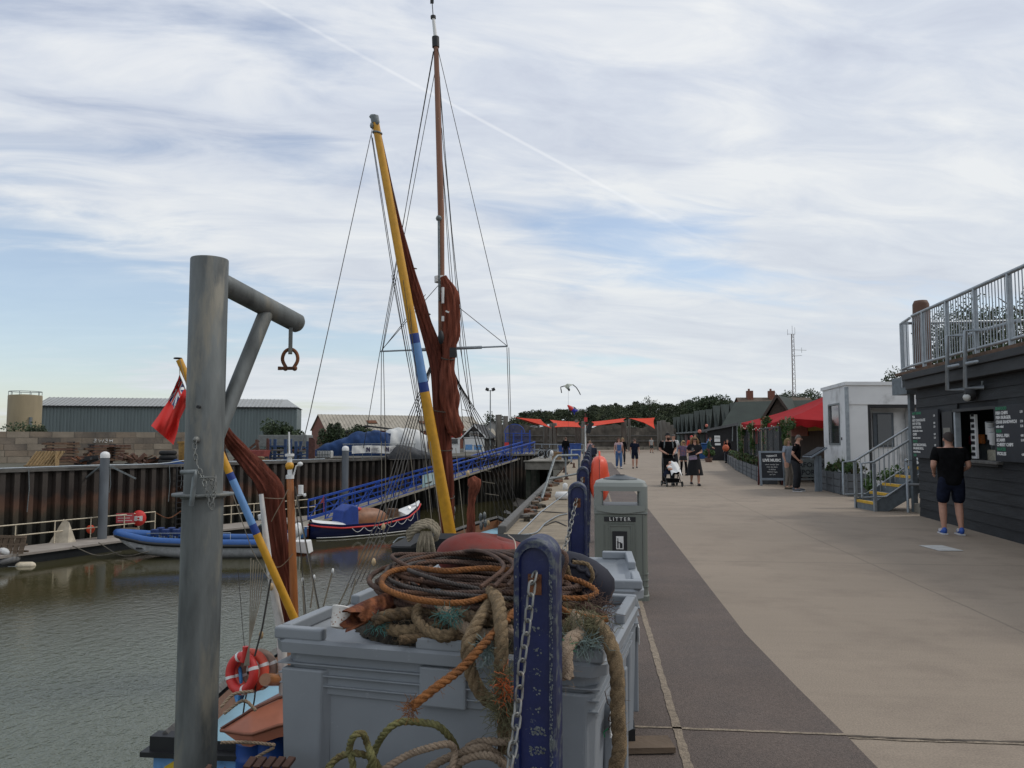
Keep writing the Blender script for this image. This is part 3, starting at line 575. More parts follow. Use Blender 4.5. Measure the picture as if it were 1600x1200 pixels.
# boat yard
def drape(name, px0, px1, d, hts, depth, m, label, cat, z0=.1, seed=0, group=None):
    a, b = pd(px0, 690, d), pd(px1, 690, d+.5); a.z = b.z = z0; F = frame(a, (b-a).to_2d()); L_ = (b-a).length
    def f(u, v):
        k = u*(len(hts)-1); i = min(int(k), len(hts)-2); q = k-i; q = q*q*(3-2*q); h = hts[i]*(1-q)+hts[i+1]*q
        th = pi*v; s = max(0, sin(th))**.6; w = depth*(1-.12*s)
        fo = 1+.10*MN.noise(Vector((u*L_*.9, v*3, seed)))+.06*MN.noise(Vector((u*L_*2.6+v*3, v*6, seed*2)))
        return Vector((u*L_+.1*sin(9*v+seed), -w/2*cos(th)*fo+w/2, h*s*fo+.0))
    mb = B(m, F).grid(f, 90, 34); vs = [f(0, j/12) for j in range(13)]; mb.add(vs, [tuple(range(13))]); vs = [f(1, j/12) for j in range(13)]; mb.add(vs, [tuple(range(13))[::-1]])
    return solo(name, mb, None, label, cat, group)
drape('covered_boat', 487, 606, 57, [.4, 1.0, 1.35, 1.85, 1.95, 1.75], 2.6, m_tarpb, 'boat under a crumpled blue tarpaulin in the far yard', 'covered boat', .3, 2)
drape('covered_boat', 598, 668, 60, [1.7, 2.1, 2.1, 1.95, 1.6], 2.8, m_tarpw, 'boat under a loose white tarpaulin beside the blue one', 'covered boat', .3, 5)
drape('covered_boat', 604, 676, 55.5, [.5, 1.0, .9, .6, .35], 1.8, mat('dark_canvas', (.04, .042, .045), .7, var=.3), 'low boat under a dark grey canvas cover in front of the white tarpaulin', 'covered boat', .12, 8)
a = pd(517, 680, 72); a.z = .1; F = CFR(a, .1)
t = thing('open_shed', 'low open shed with a dark flat-pitched roof behind the blue tarpaulin', 'shed', a)
part('roof', B(mat('dark_felt', (.05, .052, .055), .85), F).prism([(-.3, 1.55), (-.3, 1.7), (3.2, 2.75), (6.4, 2.35), (6.4, 2.2), (3.2, 2.6)], 0, 4), t)
for x in (0, 3, 6): part('post', B(m_greyw, F).b2((x-.08, 0, 0), (x+.08, .16, 1.9)), t)
a, b = pd(550, 700, 53.5), pd(631, 700, 56.5); a.z = b.z = .1; F = frame(a, (b-a).to_2d()); L_ = (b-a).length
t = thing('yard_banner', 'long white banner with two dark letter N emblems tied to the yard railing', 'banner', a)
z1 = .98; z0 = .44; part('cloth', B(m_tarpw, F).grid(lambda u, v: Vector((u*L_, .02*sin(30*u+4*v)+.015*sin(70*u), z0+.08*u*0+(z1-z0)*v+.03*sin(6*u))), 60, 6), t)
mb = B(mat('ink_navy', (.03, .025, .07), .7), F)
for u in (1.15, 2.75):
    for q in (u, u+.22): mb.b2((q, -.05, z0+.12), (q+.08, -.035, z1-.1))
    mb.bar((u+.05, -.045, z1-.12), (u+.26, -.045, z0+.14), .02, .07)
    for k in range(4): mb.b2((u+.4, -.05, z0+.36-.1*k), (u+1.0-.1*(k % 2), -.035, z0+.39-.1*k))
part('printing', mb, t)
mb = B(m_galv, F)
for k in range(9): mb.cyl((-.6+k*.75, .08, 0), (-.6+k*.75, .08, 1.1), .025, 6)
mb.cyl((-.7, .08, 1.1), (5.5, .08, 1.1), .025, 6).cyl((-.7, .08, .6), (5.5, .08, .6), .02, 6)
part('railing', mb, t)
# yard machinery and frames left of the tarpaulins
def clutter(px, d, w, h, label, cat, name, fn):
    a = pd(px, 700, d); a.z = .1; t = thing(name, label, cat, a); fn(CFR(a), t, w, h); return t
def f_trailer(F, t, w, h):
    part('body', B(mat('faded_grey_panel', (.20, .21, .20), .7, var=.2), F).b2((-w/2, 0, .9), (w/2, 1.8, h)), t, bevel=.03)
    part('bed', B(m_rustp, F).b2((-w/2, 0, .55), (w/2, 1.8, .7)), t)
    for x in (-w*.3, w*.3): part('wheel', B(m_tyre, F @ Matrix.Translation((x, -.05, .3))).cyl((0, 0, 0), (0, .2, 0), .3, 14), t)
clutter(441, 57, 3.6, 1.75, 'long grey panel-sided trailer below the bush', 'trailer', 'trailer', f_trailer)
def f_red(F, t, w, h):
    part('tray', B(mat('faded_red', (.30, .06, .05), .7, var=.3), F).prism([(-w/2, .3), (w/2, .3), (w/2+.1, h), (-w/2-.1, h)], 0, 1.2), t)
    part('base', B(m_dark, F).b2((-w/2, .1, 0), (w/2, 1.1, .3)), t)
clutter(396, 50.5, 1.3, .72, 'faded red steel tray lying right of the davit post', 'steel tray', 'steel_tray', f_red)
def f_pile(F, t, w, h):
    rr = random.Random(9); mb = B(mat('sandbag', (.22, .16, .09), .9, var=.2), F)
    for i in range(9): mb.ball((-w/2+w*(i % 5)/5+rr.uniform(0, .1), rr.uniform(0, .2), .12+.16*(i//5)), (.22, .14, .1), 10)
    part('sacks', mb, t)
clutter(405, 48.5, 1.2, .5, 'row of tan sacks lying below the red tray', 'sacks', 'sack_heap', f_pile)
def f_frame(F, t, w, h):
    mb = B(mat('faded_blue_steel', (.025, .06, .15), .6, var=.3), F)
    for x in (-w/2, w/2): mb.b2((x-.09, 0, 0), (x+.09, .18, h)).b2((x-.09, 1.2, 0), (x+.09, 1.38, h))
    mb.b2((-w/2, 0, .35), (w/2, .1, .45)).b2((-w/2, 0, h*.62), (w/2, .1, h*.7)).b2((-w/2, .2, .12), (w/2, 1.2, .2)); part('frame', mb, t)
    part('shelf', B(m_greyw, F).b2((-w/2+.1, 0, h*.45), (w/2-.1, 1.1, h*.5)), t)
clutter(433, 53, 1.1, 1.45, 'blue steel rack with two shelves near the wall edge', 'rack', 'steel_rack', f_frame)
clutter(471, 53, .8, 1.3, 'second blue steel rack, left of the brown steel plate', 'rack', 'steel_rack', f_frame)
def f_plate(F, t, w, h): part('plate', B(mat('brown_plate', (.10, .04, .03), .8, var=.3), F).prism([(-w/2, 0), (w/2, 0), (w/2, h*.9), (w*.2, h), (-w/2, h)], 0, .12), t); part('foot', B(m_rustp, F).b2((-w/2-.1, -.1, 0), (w/2+.1, .3, .1)), t)
clutter(487, 52, .42, 1.55, 'upright dark brown steel plate beside the blue rack', 'steel plate', 'steel_plate', f_plate)
clutter(418, 52, .18, 1.5, 'narrow upright rusty post left of the blue rack', 'steel post', 'steel_post', f_plate)
def f_tank(F, t, w, h):
    part('tank', B(mat('white_tank', (.5, .5, .48), .5), F).b2((-w/2, 0, .1), (w/2, .9, h)), t, bevel=.06)
    mb = B(m_galv, F)
    for i in range(6): mb.cyl((-w/2+w*i/5, -.04, 0), (-w/2+w*i/5, -.04, h+.05), .02, 5)
    for z in (.2, h*.6, h): mb.cyl((-w/2, -.04, z), (w/2, -.04, z), .02, 5)
    part('cage', mb, t)
clutter(506, 54, .95, .62, 'white caged liquid tank in front of the blue tarpaulin', 'tank', 'caged_tank', f_tank)
rr = random.Random(12)
a = pd(372, 700, 52); a.z = .1; mb = B(m_rustp, CFR(a))
for i in range(8): mb.bar((rr.uniform(-1.5, 1.8), rr.uniform(0, 1), 0), (rr.uniform(-1.5, 1.8), rr.uniform(0, 1), rr.uniform(.8, 1.7)), .16, .16)
solo('steel_beams', mb, None, 'cluster of upright rusty beams behind the dark brown sail', 'steel beams')
# ------------------------------------------------------------------ cottages and shops at the far corner
def cottage(px, d, w, dep, eave, ridge, yaw, name, label, cat, mw, mr_, wins=(), zb=.1, front_gable=True):
    a = pd(px, 690, d); a.z = zb; F = CFR(a, yaw); t = thing(name, label, cat, a)
    mb = B(mw, F).b2((-w/2, 0, 0), (w/2, dep, eave))
    if front_gable:
        for y in (0, dep-.1): mb.prism([(-w/2, eave), (w/2, eave), (0, ridge)], y, y+.1)
        part('wall', mb, t)
        part('roof', B(mr_, F).add([(-w/2-.3, -.3, eave-.25), (0, -.3, ridge+.05), (0, dep+.2, ridge+.05), (-w/2-.3, dep+.2, eave-.25), (w/2+.3, -.3, eave-.25), (w/2+.3, dep+.2, eave-.25), (0, -.3, ridge+.17), (0, dep+.2, ridge+.17), (-w/2-.3, -.3, eave-.13), (-w/2-.3, dep+.2, eave-.13), (w/2+.3, -.3, eave-.13), (w/2+.3, dep+.2, eave-.13)], [(0, 1, 2, 3), (1, 4, 5, 2), (8, 6, 7, 9), (6, 10, 11, 7), (0, 8, 6, 1), (1, 6, 10, 4)]), t)
    else:
        for x in (-w/2, w/2-.1): mb.add([(x, 0, eave), (x, dep, eave), (x, dep/2, ridge), (x+.1, 0, eave), (x+.1, dep, eave), (x+.1, dep/2, ridge)], [(0, 1, 2), (3, 5, 4)])
        part('wall', mb, t)
        part('roof', B(mr_, F).add([(-w/2-.2, -.3, eave-.15), (w/2+.2, -.3, eave-.15), (w/2+.2, dep/2, ridge+.08), (-w/2-.2, dep/2, ridge+.08), (-w/2-.2, dep+.3, eave-.15), (w/2+.2, dep+.3, eave-.15)], [(0, 1, 2, 3), (3, 2, 5, 4)]), t)
    for (x, z, ww, hh) in wins:
        f = part('window', B(m_white, F).b2((x-ww/2-.06, -.06, z-.06), (x+ww/2+.06, -.004, z+hh+.06)), t)
        part('pane', B(m_glass, F).b2((x-ww/2, -.075, z), (x+ww/2, -.062, z+hh)), f)
    return t, F
m_slate = mat('slate', (.06, .062, .065), .8, var=.2, scale=3)
t, F = cottage(741, 88, 2.6, 6, 1.7, 3.0, -.15, 'seafood_cottage', 'black-roofed cottage with white gable boards and blue shopfront', 'cottage', mat('tarred_board', (.05, .05, .05), .8), m_slate, [(0, 1.75, .9, .45)], .1)
part('shopfront', B(m_white, F).b2((-1.2, -.12, 0), (1.2, -.08, 1.45)), t)
part('shop_boards', B(m_sky, F).b2((-1.0, -.15, .2), (-.2, -.13, .8)).b2((0, -.15, .2), (.9, -.13, .75)), t)
part('bargeboard', B(m_white, F).bar((-1.6, -.33, 1.45), (0, -.33, 3.05), .05, .14).bar((1.6, -.33, 1.45), (0, -.33, 3.05), .05, .14).b2((-1.3, -.08, 1.5), (1.3, -.04, 1.62)), t)
cottage(769, 125, 3.4, 6, 2.7, 4.4, 0, 'pale_house', 'small pale house with a grey pitched roof behind the cottage', 'house', mat('pale_render', (.42, .42, .40), .8), m_slate, [(0, 1.6, 1.0, .8)])
cottage(763, 100, 2.6, 3, 1.5, 2.7, .5, 'beige_shed', 'beige-roofed shed right of the black cottage', 'shed', mat('beige_board', (.22, .19, .14), .8), mat('beige_roof', (.38, .34, .27), .8), [(.5, .6, .9, .7)], front_gable=False)
t, F = cottage(709, 78, 1.25, 2.2, 1.95, 2.15, .1, 'food_trailer', 'white and red catering trailer seen behind the mast', 'catering trailer', m_white, m_red, [(0, .95, .8, .5)], .1, False)
part('red_board', B(m_red, F).b2((-.5, -.09, 1.6), (.5, -.07, 1.8)).b2((-.55, -.09, .25), (-.2, -.07, .8)), t)
cottage(838, 150, 13, 8, 1.9, 3.9, .15, 'long_white_building', 'low white building partly hidden behind the left orange sail', 'building', m_white, m_slate, [(-4, .8, 1.2, .8), (0, .8, 1.2, .8)])
cottage(871, 135, 4.9, 9, 2.7, 4.0, .1, 'white_workshop', 'white workshop with a broad pale roof above the middle orange sail', 'workshop', mat('offwhite', (.55, .56, .55), .7), mat('palegrey_roof', (.46, .48, .48), .7), front_gable=False)
cottage(934, 140, 2.2, 6, 3.0, 3.7, 0, 'white_hut', 'little white-roofed hut under the trees right of the kite string', 'hut', mat('offwhite2', (.5, .5, .48), .7), mat('white_roof', (.6, .61, .6), .7), front_gable=False)
cottage(1020, 150, 10, 6, 2.2, 3.0, 0, 'brown_sheds', 'brown and cream low buildings behind the right end of the stone wall', 'building', mat('cream_wall', (.4, .36, .28), .8), mat('brown_roof', (.22, .10, .07), .8), [(2, .6, 1.5, 1)], front_gable=False)
# stone / timber wall at the harbour head
a, b = pd(783, 690, 104), pd(1057, 690, 112); a.z = b.z = 0; F = frame(a, (b-a).to_2d()); L_ = (b-a).length
t = thing('harbour_head_wall', 'dark rough timber and stone wall closing the head of the harbour', 'wall', a)
m_hw = mat('dark_stonework', (.105, .092, .075), .95, var=.45, scale=1.3, bump=.5, bscale=3, col2=(.22, .195, .16), c2scale=1.1, c2thr=.62, c2soft=.03)
part('wall', B(m_hw, F).grid(lambda u, v: Vector((u*L_, .05*sin(40*u), (3.35+.25*sin(23*u)+.12*sin(61*u))*v)), 120, 2, False).b2((0, .3, 0), (L_, .8, 3.1)), t)
mb = B(m_greyw, F)
for z in (1.15, 1.9): mb.b2((0, -.14, z), (L_, -.02, z+.16))
part('rubbing_rail', mb, t); part('bench_step', B(m_conc2, F).b2((L_*.5, -1.1, 0), (L_, -.2, .42)).b2((0, -.7, 0), (L_*.5, -.15, .25)), t)
rr = random.Random(2)
posts = [(779, 648, 92, .30), (790, 650, 90, .24), (861, 662, 88, .17), (867, 661, 88, .2), (852, 662, 98, .22), (901, 656, 96, .18), (912, 658, 80, .2), (975, 657, 96, .34), (983, 655, 100, .15), (1030, 658, 104, .26), (1036, 657, 102, .3), (1043, 660, 99, .3), (1049, 664, 99, .25), (907, 664, 96, .2)]
m_postc = mat('grey_post', (.19, .175, .15), .9, var=.3, scale=2, bump=.4, bscale=6, stretch=(2, 2, .4))
lab = ['stout grey mooring post left of the blue gate', 'tall thin timber post beside the blue gate', 'slim post of the close pair below the white workshop', 'thicker post of the close pair below the white workshop', 'dark post under the tip of the left sail', 'short post under the edge of the middle sail', 'grey post carrying the black speaker by the red flag', 'broad post in the middle of the stone wall', 'thin post right of the broad middle post', 'leftmost of the four posts ending the stone wall', 'second of the four posts ending the stone wall', 'third of the four posts ending the stone wall', 'rightmost and lowest of the four posts ending the stone wall', 'dark post joined to the middle sail corner']
for (px, py, d, w), lb in zip(posts, lab):
    a = pd(px, py, d); z = a.z; a.z = 0; solo('timber_post', B(m_postc, CFR(a, rr.uniform(-.4, .4))).b2((-w, -w, -.3), (w, w, z)), None, lb, 'post', 'timber posts at the harbour head', bevel=.04)
# orange shade sails: thin curved cloth
m_sail = mat('orange_canvas', (.60, .060, .028), .9, var=.12, scale=1, spec=.15)
def cloth(name, corners, label, cat, m, sag=.25, n=14, group=None):
    c = [Vector(p) for p in corners]; P_ = lambda u, v: (c[0]*(1-u)+c[1]*u)*(1-v)+(c[3]*(1-u)+c[2]*u)*v
    def f(u, v): u2 = .5+(u-.5)*(1-.12*sin(pi*v)); v2 = .5+(v-.5)*(1-.12*sin(pi*u)); p = P_(u2, v2); p.z -= sag*sin(pi*u)*sin(pi*v); return p
    mb = B(m).grid(f, n, n).grid(lambda u, v: f(u, v)-Vector((0, 0, .03)), n, n)
    return solo(name, mb, None, label, cat, group)
G = 'orange shade sails at the harbour head'
cloth('shade_sail', [pd(803, 652, 103), pd(845, 655, 96), pd(862, 669, 84), pd(820, 656, 92)], 'leftmost orange shade sail, long and narrow sloping down right', 'shade sail', m_sail, .3, group=G)
cloth('shade_sail', [pd(859, 656, 98), pd(905, 659, 98), pd(908, 667.5, 84), pd(867, 667.5, 86)], 'middle orange shade sail between two grey posts', 'shade sail', m_sail, .2, group=G)
cloth('shade_sail', [pd(924, 659, 96), pd(978, 653, 98), pd(976, 659, 90), pd(926, 666, 84)], 'slim orange shade sail rising right of the speaker post', 'shade sail', m_sail, .2, group=G)
cloth('shade_sail', [pd(982, 653.5, 98), pd(1023, 652.5, 98), pd(1023, 670, 92), pd(1006, 660, 94)], 'rightmost orange shade sail, triangular with a low right corner', 'shade sail', m_sail, .1, group=G)
# blue gate of the gangway and its arched cage
a = pd(812, 707, 76); a.z = .1; F = CFR(a); t = thing('blue_gate', 'blue steel gate cage with arched mesh side at the gangway head', 'gate', a)
mb = B(m_blue, F)
for x in (-1.4, -.6, .2, 1.0): mb.b2((x-.06, -.06, 0), (x+.06, .06, 2.0 if x < 0 else 2.3))
mb.b2((-1.45, -.05, 1.95), (1.05, .05, 2.03)).b2((-1.4, -.04, .2), (1, .04, .28)); part('frame', mb, t)
mb = B(m_blue, F)
for i in range(26):
    x = -1.4+i*.1; h = 2.0+.9*sqrt(max(0, 1-((x+.5)/1.0)**2)) if abs(x+.5) < 1 else 2.0
    mb.cyl((x, 0, .2), (x, 0, h), .012, 4)
mb.tube([(-.5+cos(pi*i/12), 0, 2.0+.9*sin(pi*i/12)) for i in range(13)], .035, 5)
for z in (.6, 1.0, 1.4, 1.8): mb.cyl((-1.4, 0, z), (1.1, 0, z), .012, 4)
part('mesh', mb, t)
part('red_sign', B(m_red, F).b2((-1.5, -.1, .75), (-1.05, -.07, 1.1)), t)
# floodlight pole
a = pd(766, 690, 84); a.z = .1; top = pd(766, 611, 84).z; t = thing('floodlight_pole', 'tall thin pole with two floodlights over the far yard', 'floodlight pole', a)
part('pole', B(m_galv, Matrix.Translation(a)).cyl((0, 0, 0), (0, 0, top), .08, 8, .05), t)
for s_ in (-1, 1):
    q = part('floodlight', B(m_dark, CFR(a)).box((.34*s_, -.05, top+.08), (.36, .3, .22), ry=-.4*s_, rx=-.5), t)
part('crossbar', B(m_galv, CFR(a)).b2((-.4, -.04, top-.1), (.4, .04, top-.03)), t)
# ------------------------------------------------------------------ hill, wood and trees
mb = MB()
def hillf(u, v):
    px = 640+u*900; d = 175+v*260; p = pd(px, 690, d); h = 9*(v**.7)*(min(1, max(0, (px-760)/80))); p.z = .02+h+1.2*sin(px*.02)*v; return p
struct('hill', mb.grid(hillf, 50, 12), mat('hill_grass', (.045, .06, .025), .95, var=.3, scale=.1))
prof = [(786, 652), (800, 647), (815, 643), (832, 640), (850, 638), (870, 636), (890, 636.5), (905, 637), (920, 634), (935, 631), (952, 630), (968, 628.5), (985, 627), (1000, 627), (1030, 628), (1045, 631), (1060, 628), (1075, 627), (1088, 623), (1128, 619), (1145, 630), (1160, 634)]
rr = random.Random(77); wood = B(mat('wood_leaves', (.036, .050, .020), .8, var=.6, scale=.22, col2=(.080, .095, .036), c2scale=.35, c2thr=.56, c2soft=.06))
for i in range(150):
    k = rr.random()*(len(prof)-1); j = int(k); q = k-j; px = prof[j][0]*(1-q)+prof[j+1][0]*q; py = prof[j][1]*(1-q)+prof[j+1][1]*q
    row = rr.random(); py2 = py+3+row*24; d = 250-row*55; p = pd(px, min(py2, 676), d); r = rr.uniform(2.0, 4.2)*(1 if py2 > py+6 else .75)
    leaves(wood, p-Vector((0, 0, r*.3)), (r, r, r*.72), int(330*r), .26, rr, 9)
tag(solo('hillside_wood', wood, None, None, None), 'dense dark green wood covering the hill beyond the harbour', 'wood', kind='stuff')
def tree(px, base_py, d, top_py, w, label, name='broadleaf_tree', n=1500, mt=None, seed=1, crown=.6, zb=0, size=None, cat='tree'):
    b = pd(px, base_py, d); b.z = zb; T = pd(px, top_py, d).z; H = T-zb; t = thing(name, label, cat, b); rr = random.Random(seed); Mx = Matrix.Translation(b); ch = H*crown
    tr = B(m_bark, Mx); r0 = .035*H*.7; tr.tube([(0, 0, 0), (.02*H, 0, H*.3), (-.01*H, .02*H, H*.6), (0, 0, H*.88)], [r0, r0*.75, r0*.5, r0*.15], 7)
    for i in range(7):
        a = i*2.4; z = H*(1-crown)+ch*(.05+.1*i); tr.tube([(0, 0, z), (cos(a)*w*.22, sin(a)*w*.22, z+ch*.12), (cos(a)*w*.4, sin(a)*w*.4, z+ch*.26)], [r0*.4, r0*.25, r0*.08], 5)
    part('trunk', tr, t)
    part('crown', leaves(B(mt or m_leafd, Mx), (0, 0, H-ch/2), (w/2, w/2, ch/2), n, size or .03*w, rr, 16), t); return t
tree(771, 665, 140, 641, 5, 'small round tree standing alone left of the hill', seed=3, n=1300, zb=.1)
tree(1015, 640, 225, 617, 7, 'pointed dark conifer rising above the wood', 'conifer_tree', seed=4, crown=.8, n=900, zb=6)
tree(1108, 640, 215, 613, 13, 'large dome-shaped tree standing highest behind the huts', seed=5, n=4200, crown=.75, zb=3)
tree(1086, 640, 212, 621, 8, 'rounded tree left of the large dome-shaped one', seed=6, n=1800, crown=.8, zb=3)
tree(1222, 625, 150, 606, 7, 'dark pine behind the brick chimney, left of the lattice mast', 'pine_tree', seed=8, n=2600, crown=.6)
tree(1246, 625, 152, 603, 6, 'dark pine directly behind the lattice mast', 'pine_tree', seed=9, n=2600, crown=.55)
tree(1272, 625, 150, 606, 6.5, 'dark pine right of the lattice mast', 'pine_tree', seed=10, n=2600, crown=.6)
tree(1410, 640, 60, 568, 3.4, 'dark tree above the right end of the white cabin roof', 'pine_tree', seed=11, n=2600, crown=.62, size=.09)
tree(1500, 700, 34, 478, 4.6, 'pine tree seen through the terrace railing at its left end', 'pine_tree', seed=12, n=5200, crown=.6, size=.07)
tree(1560, 700, 30, 448, 4.4, 'tall pine tree behind the middle of the terrace railing', 'pine_tree', seed=13, n=6200, crown=.6, size=.06)
tree(1640, 700, 27, 430, 5.0, 'pine tree at the right edge behind the terrace', 'pine_tree', seed=14, n=6200, crown=.65, size=.06)
# lattice mast
a = pd(1241, 640, 145); a.z = 0; top = pd(1241, 522, 145).z; F = CFR(a); t = thing('lattice_mast', 'tall thin steel lattice radio mast behind the roofs', 'radio mast', a)
mb = B(mat('mast_steel', (.18, .15, .14), .6), F); lg = lambda z: .42*(1-.35*z/top); tri = [(0, 1), (.87, -.5), (-.87, -.5)]; n = 24
for c in tri: mb.cyl((c[0]*lg(0), c[1]*lg(0), 0), (c[0]*lg(top), c[1]*lg(top), top), .05, 5)
for i in range(n):
    z0, z1 = top*i/n, top*(i+1)/n
    for k in range(3):
        p, q = tri[k], tri[(k+1) % 3]; mb.cyl((p[0]*lg(z0), p[1]*lg(z0), z0), (q[0]*lg(z1), q[1]*lg(z1), z1), .028, 4)
part('lattice', mb, t)
ma = mat('antenna_grey', (.35, .36, .36), .5)
for x, z, h in ((-.9, top, .9), (.5, top+.1, 1.2), (1.7, top-3.4, .8), (0, top, 1.6)): part('aerial', B(ma, F).cyl((x, 0, z-.2), (x, 0, z+h), .035, 5), t)
for p, q in (((-.9, 0, top), (.5, 0, top)), ((0, 0, top-3), (2.6, 0, top-3.1)), ((0, 0, top-4.2), (1.7, 0, top-4.1))): part('aerial_arm', B(ma, F).cyl(p, q, .04, 5), t)
# ------------------------------------------------------------------ kite flying over the harbour head, and the streamer on its line
a = pd(887, 603, 70); t = thing('kite', 'pale delta kite with drooping wing tails high over the harbour', 'kite', a); F = CFR(a)
k = 70/1200
part('sail', B(mat('kite_cloth', (.45, .47, .40), .7), F).add([(-6*k, 0, 0), (0, .3, 4*k), (10*k, 0, 2.2*k), (3*k, -.2, -1*k), (1*k, 0, -7*k), (-3*k, .1, -3*k)], [(0, 5, 3, 1), (1, 3, 2), (5, 4, 3)]).add([(-6*k, .02, 0), (0, .32, 4*k), (10*k, .02, 2.2*k), (3*k, -.18, -1*k), (1*k, .02, -7*k), (-3*k, .12, -3*k)], [(1, 3, 5, 0), (2, 3, 1), (3, 4, 5)]), t)
mb = B(m_dark, F); mb.tube(catmull([(8*k, 0, 2*k), (13*k, 0, -2*k), (17*k, 0, -8*k), (20*k, 0, -14*k)], .2), .045, 5).tube(catmull([(-5*k, 0, 0), (-11*k, 0, -2*k), (-10.5*k, 0, -5*k), (-9.5*k, 0, -11*k)], .2), .05, 5).ball((2*k, -.1, -6*k), (.1, .06, .14), 8)
part('tail', mb, t)
g = pd(888, 700, 70); g.z = 1
part('line', B(m_dark).tube([pd(888, 606, 70), g], .008, 4), t)
p = pd(893, 640, 69); mb = B(m_red, CFR(p)); mb.tube(catmull([(-.3, 0, .35), (-.1, 0, .15), (.1, 0, -.05)], .1), [.05]+[.17]*3+[.12], 8) if False else mb.tube([(-.35, 0, .4), (-.1, 0, .15), (.1, 0, -.0)], [.06, .2, .16], 8)
mb.use(mat('windsock_blue', (.02, .03, .4), .7)).tube([(.1, 0, 0), (.3, 0, -.15), (.6, .1, -.05)], [.2, .16, .04], 8).tube([(.2, 0, -.1), (.25, 0, -.45)], [.1, .02], 6)
solo('windsock', mb, None, 'red and blue windsock below the kite against the wood', 'windsock')
# pole with black loudspeaker and red flag
a = pd(915, 705, 46); a.z = 0; F = CFR(a); t = thing('signal_pole', 'white and red pole with a small wind vane above the quay', 'pole', a)
part('pole', B(m_white, F).cyl((0, 0, .8), (0, 0, 2.4), .045, 8), t); part('foot', B(mat('maroon_paint', (.12, .02, .02), .6), F).cyl((0, 0, 0), (0, 0, .8), .06, 8).cyl((0, 0, 2.4), (0, 0, 3.1), .03, 6), t)
part('vane', B(m_red, F).b2((-.08, -.03, 2.6), (.12, .03, 2.85)).bar((-.2, 0, 2.2), (.25, 0, 2.5), .03, .03), t)
part('black_cowl', B(m_dark, F).box((.22, .0, 2.2), (.26, .3, .6), ry=.3), t)
# ------------------------------------------------------------------ pontoon along the far wall
def wpt(px, d, z): p = pd(px, 690, d); p.z = z; return p
pf = [cf((-200-800)/1200*29.5, 29.5, -3.4), cf(-800/1200*32.8, 32.8, -3.4), cf((190-800)/1200*38, 38, -3.4), cf((530-800)/1200*49.5, 49.5, -3.4)]
t = thing('pontoon', 'long floating pontoon with a grey deck and cream handrail below the far wall', 'pontoon', pf[1])
nrm = Vector((-WD.y, WD.x, 0)); pb = [p+nrm*2.3 for p in pf]
mb = B(mat('pontoon_deck', (.36, .32, .28), .85, var=.15, scale=1.5, bump=.2))
for i in range(3): mb.add([pf[i], pf[i+1], pb[i+1], pb[i], pf[i]-V(0, 0, .1), pf[i+1]-V(0, 0, .1), pb[i+1]-V(0, 0, .1), pb[i]-V(0, 0, .1)], [(0, 1, 2, 3), (4, 5, 1, 0)])
part('deck', mb, t)
mb = B(m_black)
for i in range(3):
    a, b = pf[i]+nrm*.12, pf[i+1]+nrm*.12; mb.add([a-V(0, 0, .1), b-V(0, 0, .1), b-V(0, 0, .75), a-V(0, 0, .75), pb[i]-V(0, 0, .1), pb[i+1]-V(0, 0, .1)], [(0, 3, 2, 1), (4, 0, 1, 5)])
part('float', mb, t)
mb = B(m_cream)
def railing_run(mb, pts, h=1.05, step=1.55, r=.028, mids=(.55,)):
    for a, b in zip(pts, pts[1:]):
        n = max(1, int((b-a).length/step))
        for i in range(n+1): p = a.lerp(b, i/n); mb.cyl(p, p+V(0, 0, h), r, 6)
        for z in (h,)+tuple(mids): mb.cyl(a+V(0, 0, z), b+V(0, 0, z), r, 6)
rl = [p+nrm*2.15 for p in pf]
def on_rail(px, z=-3.4):          # point of the rear rail seen at px
    for a, b in zip(rl, rl[1:]):
        for i in range(201):
            p = a.lerp(b, i/200); r = p-CAM; q = 800+1200*r.dot(RT)/(r.dot(FW))
            if q >= px: return Vector((p.x, p.y, z))
    return rl[-1]
railing_run(mb, [rl[0], rl[1], on_rail(240)]); railing_run(mb, [on_rail(283), on_rail(560)])
part('handrail', mb, t)
part('rope_gate', B(m_rust).tube(catmull([on_rail(240, -2.4), on_rail(262, -2.75), on_rail(283, -2.4)], .1), .03, 5), t)
p = on_rail(213, -2.6); F = CFR(p-nrm*.15, .3)
t = thing('life_ring_cabinet', 'round red life ring cabinet with white centre on the pontoon railing', 'life ring cabinet', p)
part('shell', B(m_red, F @ RX90).lathe([(.36, -.1), (.42, 0), (.36, .1), (.1, .13)], 20, sx=.86), t); part('badge', B(m_white, F).b2((-.2, -.15, -.13), (-.06, -.13, .13)).b2((.06, -.15, -.13), (.2, -.13, .13)).add([], []), t); part('badge_centre', B(m_white, F @ RX90).torus((0, 0, .14), .08, .025, seg=14, rs=5), t)
part('post', B(m_cream, F).b2((-.04, -.02, -.8), (.04, .04, -.35)), t)
p = on_rail(191, -3.4); F = CFR(p-nrm*.1, .25); t = thing('notice_board', 'small red notice on the pontoon railing left of the life ring', 'notice', p)
part('panel', B(mat('pale_red', (.50, .07, .08), .6), F).b2((-.42, -.05, .62), (.42, -.02, 1.12)), t); mb = B(m_white, F)
for k in range(3): mb.b2((-.34, -.06, .72+.13*k), (.34-.1*(k % 2), -.052, .75+.13*k))
part('lettering', mb, t)
solo('wooden_box', B(m_wood, CFR(on_rail(189)-nrm*.5)).b2((-.4, 0, 0), (.4, .4, .36)), None, 'small brown wooden box on the pontoon below the red notice', 'box', bevel=.02)
p = on_rail(140, -2.95)-nrm*.05; t = thing('buoy', 'orange round buoy hanging from the pontoon railing', 'buoy', p); part('float', B(m_orange).ball(p, (.2, .2, .22), 14), t); part('cord', B(m_white).cyl(p+V(0, 0, .2), p+V(0, 0, .62), .015, 5), t)
